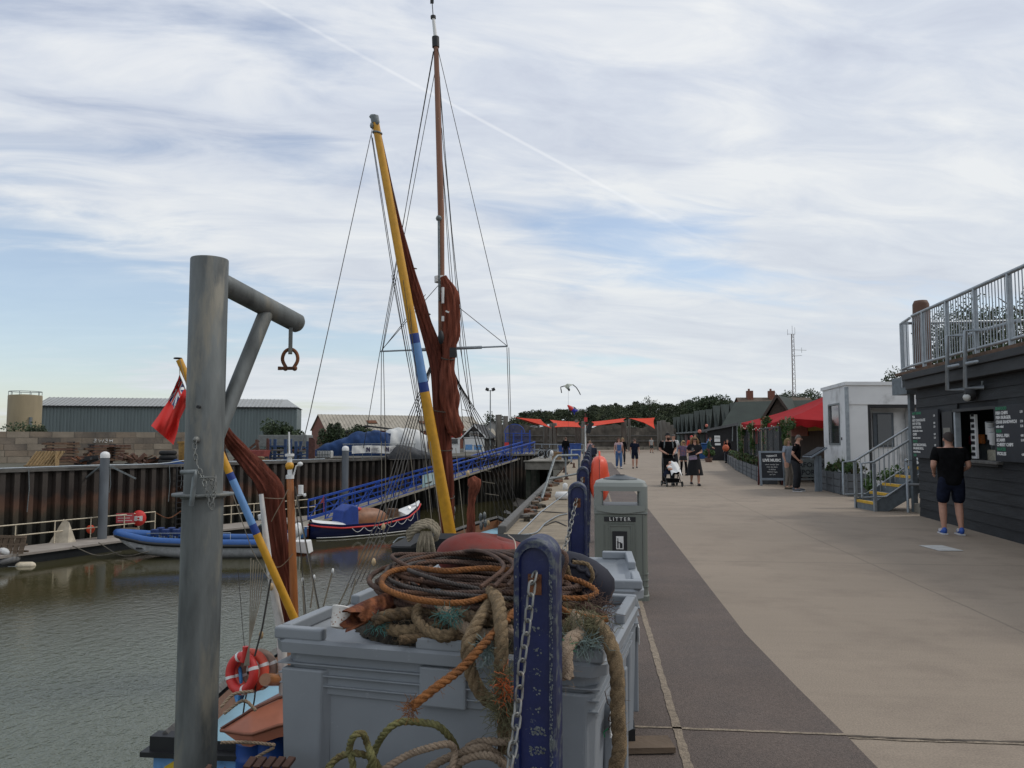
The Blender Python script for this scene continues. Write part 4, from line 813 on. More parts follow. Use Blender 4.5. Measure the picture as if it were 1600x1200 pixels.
p = on_rail(92)-nrm*.3; mb = B(mat('canvas_cream', (.5, .44, .34), .8, var=.2, scale=4, bump=.3), CFR(p)); mb.add([(-.55, -.1, 0), (.35, -.1, 0), (.2, .2, .95), (-.02, .1, 1.12), (.45, .4, 0), (-.4, .4, 0)], [(0, 1, 2, 3), (1, 4, 2), (4, 5, 3, 2), (5, 0, 3)])
solo('folded_canvas', mb, None, 'cream triangular folded canvas standing on the pontoon', 'canvas')
p = wpt(14, 33.6, -3.4); F = CFR(p, -.1); mb = B(m_wood, F); rr = random.Random(4)
for i in range(7): mb.box((-.85+i*.27, .1, .42), (.22, .04, .78), rx=-.25)
mb.box((0, .0, .75), (1.95, .07, .08), rx=-.25).box((0, .2, .12), (1.95, .07, .08), rx=-.25).box((0, .1, .42), (1.95, .07, .08), rx=-.25)
solo('wooden_pallet', mb, None, 'brown slatted wooden pallet propped on the left end of the pontoon', 'pallet')
for i, (px, d, pt) in enumerate(((165, 38.8, 706), (540, 51.5, 697), (-140, 31, 700))):
    p = wpt(px, d, 0); z = pd(px, pt, d).z; t = thing('mooring_pile', ['grey steel mooring pile with a white domed cap at the left of the pontoon', 'grey steel mooring pile with a white domed cap above the lifeboat', 'grey steel mooring pile outside the left edge'][i], 'mooring pile', (p.x, p.y, WZ), 'mooring piles of the pontoon')
    part('pile', B(mat('pile_grey', (.14, .155, .17), .6, var=.3, scale=1.5, stretch=(1, 1, .4)), Matrix.Translation((p.x, p.y, 0))).cyl((0, 0, WZ-1), (0, 0, z-.3), .22, 16), t)
    part('cap', B(m_white, Matrix.Translation((p.x, p.y, z-.3))).lathe([(.23, 0), (.23, .14), (.19, .25), (.08, .31), (.001, .32)], 16), t)
p = on_rail(165, 0); F = CFR(wpt(165, 38.8, -.25)); mb = B(m_galv, F); mb.bar((-1.3, .6, -.2), (-.1, 0, .55), .08, .08).bar((1.3, .6, -.2), (.1, 0, .55), .08, .08); solo('pile_bracket', mb, None, 'grey steel bracket arms holding the left mooring pile to the wall', 'bracket')
# small boat and fenders at the left edge
p = pz(6, 884, WZ); F = CFR(p, .2); t = thing('small_motor_dinghy', 'grey inflatable dinghy cut off by the left edge below the pontoon', 'dinghy', p)
part('tube', B(mat('inflatable_grey', (.22, .22, .22), .5), F).tube(catmull([(-1.8, .7, .25), (-.3, .75, .22), (.35, .35, .3), (.3, -.2, .3), (-.4, -.5, .22), (-1.9, -.5, .25)], .1), .2, 10), t)
part('outboard_motor', B(m_white, F).ball((.1, -.1, .62), (.3, .16, .14), 12, ry=.4), t); part('floor', B(m_dark, F).b2((-1.9, -.4, .05), (.1, .6, .12)), t)
p = pz(40, 884, WZ); t = thing('fender', 'cream fender floating below the pontoon at the left', 'fender', p); part('body', B(m_cream, CFR(p, .1)).lathe([(.02, -.42), (.12, -.36), (.17, -.25), (.17, .25), (.12, .36), (.02, .42)], 14, M=Matrix.Rotation(pi/2, 4, 'Y')).add([], []), t)
part('line', B(m_galvl).tube(catmull([p+V(.3, 0, .05), p+V(-.6, -.3, -.0), p+V(-1.4, -.4, .25)], .1), .02, 5), t)
mb = B(mat('mooring_rope', (.16, .14, .11), .9))
for a, b, s in ((wpt(120, 35.9, -3.35), pz(190, 862, -3.6), .3), (wpt(160, 37, -3.35), pz(232, 862, -3.5), .4)): mb.tube(catmull([a, (a+b)/2-V(0, 0, s), b], .2), .025, 5)
solo('mooring_line', mb, None, 'thin mooring lines from the pontoon to the blue inflatable boat', 'mooring lines')
# ------------------------------------------------------------------ hull lofting
def loft_hull(mb, L_, beam, sections, mats_at=None, n=24, tr=.0, F=I4):
    """sections: rows (t, halfbeam, keel z, sheer z); shape between = rounded V"""
    def prof(t):
        for (t0, *a), (t1, *b) in zip(sections, sections[1:]):
            if t <= t1 or t1 == 1: q = (t-t0)/(t1-t0); return [x*(1-q)+y*q for x, y in zip(a, b)]
    m = 14
    def f(u, v):
        w, k, s = prof(u); an = (v-.5)*2; x = an; sd = 1 if x >= 0 else -1; x = abs(x)
        return Vector((u*L_-(.0), sd*w*min(1, (sin(x*pi/2))**.55), k+(s-k)*(x**1.7)))
    mb.grid(f, n, m*2); return f, prof
# rigid inflatable boat
o = pz(190, 868, WZ); F = CFR(cf((190-800)/1200*36.4, 36.4, WZ), radians(3))   # x from bow (left) to stern (right)
t = thing('rigid_inflatable_boat', 'blue and black rigid inflatable boat with rows of blue seats beside the pontoon', 'inflatable boat', F.translation)
mb = B(mat('hull_white', (.55, .56, .57), .35), F)
sec = [(0, .02, .9, .95), (.06, .40, .50, .85), (.18, .85, .10, .72), (.4, 1.08, -.08, .62), (1, 1.08, -.10, .6)]
loft_hull(mb, 8.0, 1, sec); part('hull', mb, t)
path = lambda s: catmull([(8.2, s*1.02, .66), (5, s*1.02, .68), (2.2, s*.95, .78), (.9, s*.6, .94), (.15, s*.18, 1.05), (0, 0, 1.07)], .12)
mb = B(mat('tube_blue', (.022, .11, .36), .45, var=.1), F); mb.tube(path(1)+path(-1)[::-1][1:], .20, 12); part('tube', mb, t)
mb = B(m_black, F)
for s in (1, -1): mb.tube([p+V(0, s*.15, -.08) for p in path(s)], .095, 8)
part('rubbing_strake', mb, t)
part('deck', B(m_dark, F).b2((1.2, -.8, .42), (8, .8, .5)), t)
mseat = mat('seat_blue', (.012, .04, .16), .6)
for i in range(6):
    for y in (-.35, .35):
        x = 1.85+i*.50; s_ = part('seat', B(m_galvl, F).b2((x-.03, y-.14, .5), (x+.03, y+.14, .98)), t); part('seat_back', B(mseat, F).b2((x-.13, y-.17, .98), (x+.13, y+.17, 1.28)), s_, bevel=.03)
mb = B(m_galvl, F); mb.tube([(1.6, -.6, .6), (1.6, -.6, 1.12), (5.4, -.6, 1.12), (5.4, -.6, .6)], .02, 5); part('handrail', mb, t)
part('console', B(m_dark, F).b2((6.6, -.45, .5), (7.2, .45, 1.45)), t, bevel=.06)
for y in (-.35, .35): part('outboard_motor', B(m_white, F).ball((8.3, y, 1.15), (.28, .19, .33), 14).b2((8.2, y-.07, 0), (8.4, y+.07, 1.0)), t)
part('cover', B(mat('pale_cover2', (.6, .6, .6), .6), F).ball((7.7, -.1, .75), (.8, .6, .28), 14), t)
mb = B(m_galv, F); mb.cyl((7.3, 0, .6), (7.3, 0, 2.4), .03, 6).b2((7.0, -.5, 2.0), (7.1, .5, 2.06)); part('radar_arch', mb, t)
# second small craft: white outboards and green/red gear behind the mizzen
p = wpt(405, 41.5, WZ); F = CFR(p, .1); t = thing('work_boat', 'small work boat with green and red deck gear behind the blue and yellow spar', 'work boat', p)
mb = B(mat('workboat_blue', (.06, .18, .42), .4), F); loft_hull(mb, 2.6, 1, [(0, .5, -.1, .55), (.7, .55, -.1, .55), (1, .05, .2, .75)]); part('hull', mb, t)
part('green_box', B(mat('green_box', (.02, .22, .09), .5), F).b2((.2, -.3, .5), (.9, .3, .95)), t, bevel=.03); part('red_box', B(m_red, F).b2((.95, -.3, .45), (1.4, .3, .8)), t, bevel=.03)
part('console', B(m_white, F).box((.4, 0, 1.35), (.7, .4, .3), ry=-.2).b2((.35, -.05, .9), (.45, .05, 1.3)), t, bevel=.05)
# ------------------------------------------------------------------ old pulling lifeboat
a, b = cf((487-800)/1200*42.6, 42.6, WZ), cf((657-800)/1200*47.5, 47.5, WZ); F = frame(a, (b-a).to_2d()); L_ = (b-a).length
t = thing('old_lifeboat', 'dark blue wooden lifeboat with a red rubbing band and white bow deck', 'lifeboat', a)
sec = [(0, .12, .0, .92), (.05, .55, -.1, .84), (.2, 1.0, -.25, .72), (.5, 1.2, -.3, .74), (.8, .95, -.25, 1.0), (.95, .4, -.05, 1.42), (1, .05, .15, 1.66)]
mb = B(m_navy, F); f, prof_ = loft_hull(mb, L_, 1, sec); part('hull', mb, t)
def side(v, dz, out): 
    r = []
    for i in range(33):
        u = i/32; w, k, s = prof_(u); r.append(Vector((u*L_, v*(w+out), s-dz)))
    return r
part('rubbing_band', B(m_red, F).tube(side(-1, .17, .02), .05, 6).tube(side(1, .17, .02), .05, 6), t)
part('waterline_stripe', B(m_white, F).tube([Vector((i/32*L_, -prof_(i/32)[0]*.97-.01, .07)) for i in range(1, 32)], .025, 5), t)
part('deck', B(mat('deck_buff', (.36, .30, .22), .7), F).grid(lambda u, v: Vector(((.02+.96*u)*L_, (v-.5)*2*prof_(.02+.96*u)[0]*.96, prof_(.02+.96*u)[2]-.10)), 24, 6), t)
part('end_deck', B(m_white, F).grid(lambda u, v: Vector(((.01+.22*u)*L_, (v-.5)*2*prof_(.01+.22*u)[0]*.98, prof_(.01+.22*u)[2]+.02+.14*cos((v-.5)*pi)*(1-.3*u))), 10, 8), t)
bd = part('bow_deck', B(m_white, F).grid(lambda u, v: Vector(((.78+.21*u)*L_, (v-.5)*2*prof_(.78+.21*u)[0]*.98, prof_(.78+.21*u)[2]+.02+.16*cos((v-.5)*pi)*(1-.5*u))), 10, 8).add([F.inverted() @ (F @ Vector((.78*L_, (j/8-.5)*2*prof_(.78)[0]*.98, prof_(.78)[2]+.02+.16*cos((j/8-.5)*pi)))) for j in range(9)]+[Vector((.78*L_, .9, .6)), Vector((.78*L_, -.9, .6))], [tuple(range(11))]), t)
part('bow_lettering', B(m_navy, F).box((.86*L_, -.42, 1.36), (.16, .03, .14), rx=-.6).box((.90*L_, -.36, 1.44), (.5, .03, .05), rx=-.6, rz=.12), t)
part('engine_cover', B(mat('varnished_tan', (.28, .12, .055), .5, var=.25, scale=4), F).ball((3.2+.3, 0, .75), (1.55, .62, .75), 20), t)
part('hatch', B(m_red, F).lathe([(.28, 1.4), (.3, 1.52), (.02, 1.56)], 14, M=Matrix.Translation((2.9, 0, 0))), t)
part('canvas_shelter', B(mat('blue_canvas', (.02, .06, .30), .65, var=.2, scale=4, bump=.3, bscale=6), F).prism([(1.6, .5), (2.75, .5), (2.72, 1.62), (2.3, 1.78), (1.75, 1.45)], -.6, .6), t, bevel=.08)
part('hatch_frame', B(m_plank, F).b2((.70*L_, -.35, .8), (.76*L_, .35, 1.32)).b2((.60*L_, -.3, .75), (.68*L_, .3, .98)), t)
mb = B(m_white, F)
for i in range(6):
    x0 = 2.0+i*.75; pts = []
    for k in range(7): q = k/6; u = (x0+q*.7)/L_; w, kk, s = prof_(u); pts.append((x0+q*.7, -w-.06, s-.2-.24*sin(pi*q)))
    mb.tube(pts, .016, 4)
part('grab_line', mb, t)
part('stem_fender', B(m_wood, F).ball((L_+.03, 0, 1.45), (.12, .1, .1), 8), t)
p = cf((532-800)/1200*44.5, 44.5, WZ); F = CFR(cf((532-800)/1200*43.4, 43.4, WZ), 0.2)
p = cf((470-800)/1200*43.5, 43.5, WZ); F = CFR(p); t = thing('tender', 'small orange dinghy moored left of the dark blue lifeboat', 'dinghy', p)
mb = B(mat('faded_orange', (.42, .12, .06), .6), F); loft_hull(mb, .95, 1, [(0, .35, -.05, .5), (.7, .4, -.05, .5), (1, .1, .1, .55)]); part('hull', mb, t); part('gunwale', B(m_white, F).tube([(0, -.37, .52), (.7, -.42, .52), (.95, 0, .57), (.7, .42, .52), (0, .37, .52), (0, -.37, .52)], .03, 5), t)
# ------------------------------------------------------------------ gangway
a, b = wpt(497, 46.5, -3.25), wpt(826, 75.5, .12); D = (b-a).normalized(); Ld = (b-a).length; nn = Vector((-D.y, D.x, 0)).normalized()
t = thing('gangway', 'long blue steel truss gangway sloping from the pontoon up to the quay', 'gangway', a)
W2 = .65; up = Vector((0, 0, 1)); npan = 22
mb = B(m_blue)
for s in (-1, 1): mb.bar(a+nn*s*W2, b+nn*s*W2, .14, .2).bar(a+nn*s*W2+up*1.12, b+nn*s*W2+up*1.12, .12, .12)
part('chord', mb, t)
for s, nm in ((-1, 'near'), (1, 'far')):
    mb = B(m_blue)
    for i in range(npan+1):
        p = a.lerp(b, i/npan)+nn*s*W2; mb.bar(p, p+up*1.12, .07, .07)
        if i < npan: q = a.lerp(b, (i+1)/npan)+nn*s*W2; mb.bar(p+up*(1.12 if i % 2 else 0), q+up*(0 if i % 2 else 1.12), .05, .05)
    for z in (.38, .75): mb.bar(a+nn*s*(W2-.08)+up*z, b+nn*s*(W2-.08)+up*z, .035, .035)
    part('truss', mb, t)
mb = B(mat('gangway_tread', (.34, .31, .25), .8)); mb.bar(a-D*1.6-up*0.18+up*.1, b+up*.06, 1.1, .05); mb.bar(a-nn*(W2+.09)-D*1.4, b-nn*(W2+.09), .03, .16); part('deck', mb, t)
def along(px):
    for i in range(401):
        p = a.lerp(b, i/400); r = p-CAM
        if 800+1200*r.dot(RT)/r.dot(FW) >= px: return p
for i, (x0, x1) in enumerate(((646, 668), (671, 686))):
    p, q = along(x0)-nn*(W2+.10), along(x1)-nn*(W2+.10)
    bn = part('banner', B(mat('banner_pale_blue', (.30, .48, .52), .6, var=.3, scale=1.2, col2=(.55, .58, .55), c2scale=.7, c2thr=.5)).add([p+up*.12, q+up*.12, q+up*1.02, p+up*1.02, p+up*.12+nn*.02, q+up*.12+nn*.02, q+up*1.02+nn*.02, p+up*1.02+nn*.02], [(0, 1, 2, 3), (7, 6, 5, 4), (3, 2, 6, 7)]), t)
    part('boat_picture', B(m_slate).add([p.lerp(q, .15)+up*.32-nn*.01, p.lerp(q, .6)+up*.28-nn*.01, p.lerp(q, .7)+up*.42-nn*.01, p.lerp(q, .2)+up*.40-nn*.01], [(0, 1, 2, 3)]), bn)
solo('small_pennant', B(mat('pennant_red', (.4, .07, .06), .7)).add([pd(500, 787, 46), pd(505, 776, 46), pd(505.5, 785, 46), pd(500, 787, 46.05), pd(505, 776, 46.05), pd(505.5, 785, 46.05)], [(0, 1, 2), (3, 5, 4)]).cyl(pd(506, 774, 46), pd(506, 800, 46), .02, 5), None, 'small faded red pennant at the foot of the blue gangway', 'pennant')
# ------------------------------------------------------------------ SAILING BARGE moored at the quay
BX = -3.8; Y0, Y1 = 9.35, 31.0
t = thing('sailing_barge', 'old sailing barge with brown furled sails and yellow-and-blue spars moored at the quay', 'sailing barge', (BX, Y0, WZ))
BARGE = t
def bw(u): return 1.95*(.80+.2*min(1, u/.12))*(1 if u < .8 else max(.02, (1-((u-.8)/.2)**2.2)))
def bs(u): return -2.35+.22*(1-min(1, u/.3))+.75*max(0, (u-.6)/.4)**2
mb = B(mat('barge_black', (.016, .017, .02), .5, var=.3))
mb.grid(lambda u, v: Vector((BX+(v-.5)*2 and BX+bw(u)*(1 if v > .5 else -1)*min(1, abs(v-.5)*2.6), Y0+u*(Y1-Y0), (WZ-.6)+(bs(u)-WZ+.6)*max(0, (abs(v-.5)*2-.38)/.62))), 40, 26)
mb.add([(BX-bw(0), Y0, bs(0)), (BX+bw(0), Y0, bs(0)), (BX+bw(0), Y0, WZ-.6), (BX-bw(0), Y0, WZ-.6)], [(0, 3, 2, 1)])
part('hull', mb, t)
part('deck', B(mat('deck_pale_blue', (.24, .42, .52), .6, var=.1, scale=2)).grid(lambda u, v: Vector((BX+(v-.5)*2*bw(u)*.97, Y0+.05+u*(Y1-Y0-.1), bs(u)-.34)), 30, 4), t)
mb = B(m_greyw)
for s in (-1, 1): mb.tube([(BX+s*(bw(i/40)-.04), Y0+i/40*(Y1-Y0), bs(i/40)+.03) for i in range(41)], .07, 4)
part('rail_cap', mb, t)
mb = B(mat('oiled_orange_wood', (.30, .13, .06), .5, var=.2, scale=4))
for s in (-1, 1): mb.grid(lambda u, v: Vector((BX+s*(bw(u)-.10), Y0+.1+u*(Y1-Y0-.2), bs(u)-.34+.30*v)), 30, 1)
part('bulwark', mb, t)
tb = part('transom', B(m_sky).b2((BX-1.62, Y0-.07, -3.0), (BX+1.6, Y0-.01, -2.31)), t)
mb = B(mat('diamond_yellow', (.65, .45, .03), .5))
for x in (-1.35, -.2, .9): mb.add([(BX+x-.13, Y0-.078, -2.44), (BX+x, Y0-.078, -2.53), (BX+x+.13, Y0-.078, -2.44), (BX+x, Y0-.078, -2.36)], [(0, 1, 2, 3)])
part('diamond', mb, tb)
part('transom_cap', B(m_dark).b2((BX-1.75, Y0-.16, -2.30), (BX+1.72, Y0+.12, -2.24)).b2((BX-1.66, Y0-.1, -2.24), (BX-1.15, Y0+.1, -2.07)), t)
part('hatch_cover', B(mat('hatch_cloth', (.20, .19, .17), .8)).b2((BX-1.2, 14, -2.7), (BX+1.2, 18.5, -2.2)).b2((BX-1.2, 21, -2.6), (BX+1.2, 25.5, -2.15)), t, bevel=.05)
part('cabin_top', B(m_sky).b2((BX-.9, 11.5, -2.75), (BX+.9, 13.4, -2.15)), t, bevel=.05)
part('tiller', B(mat('varnished_wood', (.36, .15, .05), .35, var=.2, scale=9, coat=.4)).tube([pd(414, 1062, 9.6), pd(445, 1062, 10.2), pd(500, 1058, 10.6)], .075, 10), t)
# masts
MD = 19.5
m_mast = mat('varnished_mast', (.26, .11, .055), .45, var=.2, scale=4, stretch=(2, 2, .3))
m_yel = mat('spar_yellow', (.60, .30, .02), .45, var=.12, scale=8); m_band = mat('spar_blue', (.14, .29, .55), .45, var=.08); m_bandd = mat('band_dark_blue', (.015, .05, .25), .45)
mastfoot = pd(703, 945, MD)
part('main_mast', B(m_mast).tube([mastfoot, pd(699, 760, MD), pd(691, 432, MD)], [.14, .13, .11], 14), t)
part('topmast', B(m_mast).tube([pd(690, 560, MD-.25), pd(689, 330, MD-.25), pd(681, 62, MD-.25)], [.085, .085, .065], 12), t)
part('topmast_pole', B(m_white).tube([pd(681, 64, MD-.25), pd(677, 27, MD-.25)], [.05, .04], 10), t)
part('topmast_cap', B(m_dark).tube([pd(681, 74, MD-.25), pd(680.5, 58, MD-.25)], .095, 10).tube([pd(677, 29, MD-.25), pd(676.8, 25, MD-.25)], .07, 10).tube([pd(676.8, 26, MD-.25), pd(675, 1, MD-.25)], .012, 5).box(pd(675, 2, MD-.25), (.09, .02, .12)), t)
part('mast_head_band', B(m_white).tube([pd(688.5, 441, MD-.2), pd(688.3, 432, MD-.2)], .16, 12), t)
part('mast_iron', B(m_galv).tube([pd(685.5, 340, MD-.35), pd(686.5, 470, MD-.35)], .03, 6).ball(pd(685.5, 341, MD-.35), .08, 8), t)
def spar(nm, pts, segs, d0, d1, r0, r1):
    """pts: top px, foot px; segs: (t0,t1,mat)"""
    a, b = pd(*pts[0], d0), pd(*pts[1], d1); mb = MB()
    for t0, t1, m in segs: mb.use(m).tube([a.lerp(b, t0), a.lerp(b, (t0+t1)/2), a.lerp(b, t1)], [r0+(r1-r0)*t0, r0+(r1-r0)*(t0+t1)/2, r0+(r1-r0)*t1], 14)
    return part(nm, mb, t), a, b
sp, SA, SB = spar('sprit', ((586, 188), (712, 880)), [(0, .475, m_yel), (.475, .497, m_bandd), (.497, .585, m_band), (.585, .607, m_bandd), (.607, 1, m_yel)], 17.6, 18.8, .088, .15)
part('sprit_iron', B(m_galv).tube([SA+(SA-SB).normalized()*.10, SA-(SA-SB).normalized()*.06], .10, 10).ball(pd(583, 182, 17.6), (.10, .06, .06), 8).ball(pd(589, 190, 17.55), (.06, .05, .09), 8).ball(pd(581, 196, 17.55), (.05, .05, .08), 8).torus(SA-(SA-SB).normalized()*.3, .10, .025, M=Matrix.Rotation(.15, 4, 'Y'), seg=14, rs=6), sp)
m_sailb = mat('tan_sailcloth', (.150, .043, .027), .9, var=.45, scale=1.6, bump=1.0, bscale=3, stretch=(9, 9, .8), spec=.2)
m_saill = mat('red_sailcloth', (.20, .060, .036), .9, var=.45, scale=1.6, bump=1.0, bscale=3, stretch=(8, 8, 1.0), spec=.2)
mb = B(m_sailb); bundle(mb, [pd(592, 205, 17.9), pd(618, 330, 18.2), pd(640, 420, 18.5), pd(660, 490, 18.8), pd(684, 568, 19.1), pd(690, 640, 19.1), pd(693, 720, 19.0), pd(699, 830, 19.0), pd(702, 900, 19)], [.035, .06, .10, .14, .18, .20, .20, .16, .14], 10, .15, 44, .1, seed=1)
ms = part('mainsail', mb, t)
mb = B(m_saill); bundle(mb, [pd(693, 432, 19.0), pd(703, 462, 19.0), pd(705, 515, 19.0), pd(700, 560, 18.9), pd(702, 620, 18.85), pd(706, 650, 18.8), pd(712, 672, 18.8), pd(716, 684, 18.8)], [.07, .19, .19, .13, .21, .16, .17, .05], 8, .2, 44, .08, seed=4)
part('topsail', mb, t)
for y0, y1 in ((449, 474), (494, 502)): part('sail_patch', B(m_white).tube([pd(692, y0, 18.78), pd(692, y1, 18.78)], .035, 6), t)
part('sail_patch', B(m_white).box(pd(699, 487, 18.75), (.09, .02, .04), ry=.4), t)
for px, py, r in ((643, 419, .13), (661, 490, .18), (690, 640, .245), (692, 700, .24), (700, 560, .16), (706, 652, .18), (697, 775, .2)):
    c = pd(px, py, 18.9); part('brail_lashing', B(mat('tarred_rope', (.10, .085, .07), .9)).torus(c, r, .014, M=Euler((.25, .15, 0)).to_matrix().to_4x4(), seg=18, rs=5), t)
part('mast_block', B(m_dark).ball(pd(708, 550, 18.7), (.07, .07, .12), 8).b2(*(lambda p: (p-V(.08, .05, .12), p+V(.08, .05, .12)))(pd(708, 551, 18.6))).ball(pd(689, 527, 18.6), (.08, .08, .18), 8), t)
mb = B(m_saill); bundle(mb, [pd(736, 746, 27), pd(740, 754, 27), pd(741, 763, 27), pd(738, 774, 27), pd(736, 800, 27), pd(735, 870, 27)], [.10, .2, .19, .12, .12, .14], 5, .22, 20, .1, seed=7)
part('foresail', mb, t); part('foresail_block', B(mat('block_wood', (.5, .36, .2), .6)).ball(pd(731, 740, 27), (.07, .07, .12), 8), t)
# crosstrees
c1, c2 = pd(594, 549, 19.6), pd(793, 541, 19.4)
part('crosstree', B(m_galvl).tube([c1, c1.lerp(c2, .25)], .022, 6).tube([c1.lerp(c2, .25), c1.lerp(c2, .42)], .045, 6).tube([c1.lerp(c2, .52), c1.lerp(c2, .8)], .04, 6).tube([c1.lerp(c2, .8), c2], .022, 6), t)
m_wire = mat('rigging_wire', (.055, .05, .045), .7); m_line = mat('pale_line', (.30, .26, .20), .9)
def stay(pts, d, r=.011, m=None, nm='stay', sag=0):
    P_ = [pd(x, y, (d[i] if isinstance(d, (list, tuple)) else d)) for i, (x, y) in enumerate(pts)]
    if sag: P_ = catmull([P_[0], (P_[0]+P_[-1])/2-V(0, 0, sag), P_[-1]], .3)
    return part(nm, B(m or m_wire).tube(P_, r, 5), t)
for pts, d in (([(679, 75), (594, 548), (568, 700)], [19.2, 19.6, 21]), ([(677, 80), (640, 290), (597, 548)], [19.2, 19.4, 19.6]), ([(684, 76), (793, 541)], [19.2, 19.4]),
               ([(596, 550), (595, 690)], 19.6), ([(599, 550), (602, 690)], 19.6), ([(792, 543), (797, 700), (803, 815)], 19.4), ([(795, 543), (801, 760)], 19.4),
               ([(583, 196), (483, 652), (470, 705)], [17.6, 14, 13]), ([(587, 200), (640, 480), (655, 640)], [17.6, 18, 18]), ([(588, 205), (622, 330)], 17.8),
               ([(580, 210), (612, 420), (640, 580), (662, 700)], [17.6, 17.9, 18, 18]), ([(582, 215), (616, 430), (645, 590), (668, 720)], [17.6, 17.9, 18, 18.2]),
               ([(680, 110), (598, 548)], 19.3), ([(596, 548), (665, 460)], 19.4), ([(793, 541), (714, 478)], 19.3), ([(690, 440), (598, 545)], 19.3),
               ([(686, 110), (700, 300), (722, 560), (745, 700)], [19.3, 19.5, 20, 21]), ([(688, 150), (706, 360), (735, 640), (748, 720)], [19.3, 19.5, 20, 21]), ([(690, 200), (712, 420), (741, 640)], [19.3, 19.6, 20]),
               ([(687, 120), (691, 250), (712, 500), (757, 775)], [19.3, 19.4, 20, 22]), ([(690, 240), (702, 420), (718, 600), (728, 720)], [19.3, 19.6, 20, 21])):
    stay(pts, d, .009)
for i in range(5): stay([(677-i*1.5, 562+i*3), (655-i*4, 650), (612-i*6, 815), (572-i*8, 905+i*4)], [19.2, 18.6, 16.8, 15.2], .011, nm='shroud')
for i in range(6): stay([(707+i*2.2, 575+i*5), (735+i*4, 660), (764+i*7, 762), (784+i*8, 828)], [19.2, 19.9, 20.8, 21.3], .011, nm='shroud')
for i in range(3): stay([(612+i*9, 430+i*4), (636+i*6, 560), (655+i*4, 660), (668+i*8, 800)], 17.4, .007, nm='vang_line')
for i, (a_, b_) in enumerate((((640, 700), (655, 830)), ((658, 640), (676, 830)), ((672, 690), (690, 835)), ((712, 700), (726, 836)), ((602, 690), (603, 800)), ((596, 690), (597, 790)))): stay([a_, b_], 18.2, .009, m_line, 'halyard')
mb = B(m_line)
for i in range(8):
    q = i/8; x0, y0 = 722+q*42, 640+q*150; mb.tube([pd(x0, y0, 19.9+q), pd(x0+14+8*q, y0+3, 19.9+q)], .008, 4)
part('ratline', mb, t)
for x, y in ((705, 793), (709, 797), (708, 810), (751, 808), (757, 806), (752, 822), (758, 818)): part('rigging_block', B(m_galv).ball(pd(x, y, 20), (.05, .05, .11), 8), t)
for x, y, d in ((599, 823, 16.6), (584, 878, 15.4), (763, 817, 20.8)): part('wooden_block', B(mat('block_wood', (.5, .36, .2), .6)).ball(pd(x, y, d), (.045, .045, .08), 8), t)
stay([(800, 845), (845, 800), (893, 765)], [9, 12, 19], .012, m_galvl, 'mooring_line')
# mizzen
ZD = 10.1
part('mizzen_mast', B(mat('orange_varnish', (.42, .15, .045), .4, var=.2, scale=8, stretch=(3, 3, .4), coat=.3)).tube([pd(464, 1175, ZD), pd(461, 985, ZD), pd(453, 745, ZD)], [.052, .052, .046], 14), t)
part('mizzen_head', B(m_white).tube([pd(453, 746, ZD), pd(452.5, 712, ZD)], .032, 10).tube([pd(452.5, 713, ZD), pd(452.5, 709, ZD)], .06, 12).tube([pd(453, 748, ZD), pd(453, 742, ZD)], .055, 10), t)
part('yellow_ball', B(m_yel).ball(pd(452.5, 728, ZD), (.055, .055, .06), 14), t)
part('antenna', B(m_white).tube([pd(452.3, 709, ZD), pd(451.5, 675, ZD)], .012, 6), t)
part('radar_dome', B(m_white).tube([pd(470, 772, ZD), pd(470, 758, ZD)], .034, 12).tube([pd(463, 775, ZD), pd(478, 772, ZD)], .012, 5).ball(pd(476, 774, ZD), .022, 8).tube([pd(459, 742, ZD), pd(463, 728, ZD), pd(468, 726, ZD)], .012, 5).ball(pd(469, 725, ZD), (.04, .03, .03), 8), t)
part('white_locker', B(m_white, CFR(pd(470, 853, ZD+.3))).prism([(-.10, -.07), (.14, -.09), (.11, .07), (-.09, .07)], -.1, .12), t, bevel=.01)
part('locker_bracket', B(m_rust).box(pd(470, 866, ZD+.3), (.13, .08, .05)), t)
part('boomkin', B(mat('white_spar', (.62, .60, .57), .5)).tube([pd(408, 772, ZD-.2), pd(420, 880, ZD-.2), pd(440, 990, ZD-.2), pd(444, 1100, ZD-.1)], [.028, .045, .058, .06], 12), t)
sp, A2, B2 = spar('mizzen_sprit', ((280, 562), (468, 985)), [(0, .41, m_yel), (.41, .435, m_bandd), (.435, .60, m_band), (.60, .635, m_bandd), (.635, 1, m_yel)], 9.35, 9.9, .040, .052)
part('sprit_band', B(m_dark).torus(pd(278, 560, 9.35), .042, .01, seg=14, rs=5), sp)
mb = B(m_sailb); bundle(mb, [pd(283, 566, 9.6), pd(318, 622, 9.8), pd(352, 676, 10), pd(378, 708, 10.2), pd(403, 738, 10.25), pd(424, 768, 10.3), pd(428, 800, 10.3), pd(434, 850, 10.3), pd(440, 880, 10.3), pd(446, 915, 10.3), pd(450, 1000, 10.3)], [.015, .04, .07, .09, .11, .145, .13, .115, .085, .07, .075], 11, .17, 48, .04, seed=3)
part('mizzen_sail', mb, t)
for pts in ([pd(413, 778, 9.95), pd(430, 779, 9.9), pd(444, 779, 9.95)], [pd(450, 765, 9.95), pd(440, 785, 9.95), pd(430, 803, 9.95), pd(424, 815, 10)], [pd(458, 865, 9.9), pd(447, 878, 9.9), pd(436, 886, 9.9), pd(424, 884, 9.95)]): part('sail_lashing', B(mat('hemp_line', (.30, .22, .15), .9)).rope(pts, .006), t)
for i in range(6): stay([(392+i*4, 872+i*3), (391+i*3, 940), (389-i*1.5, 1040)], [9.8, 9.7, 9.6], .006, m_line, 'mizzen_sheet')
stay([(423, 905), (410, 980), (398, 1025)], 9.6, .012, m_wire, 'mizzen_stay')
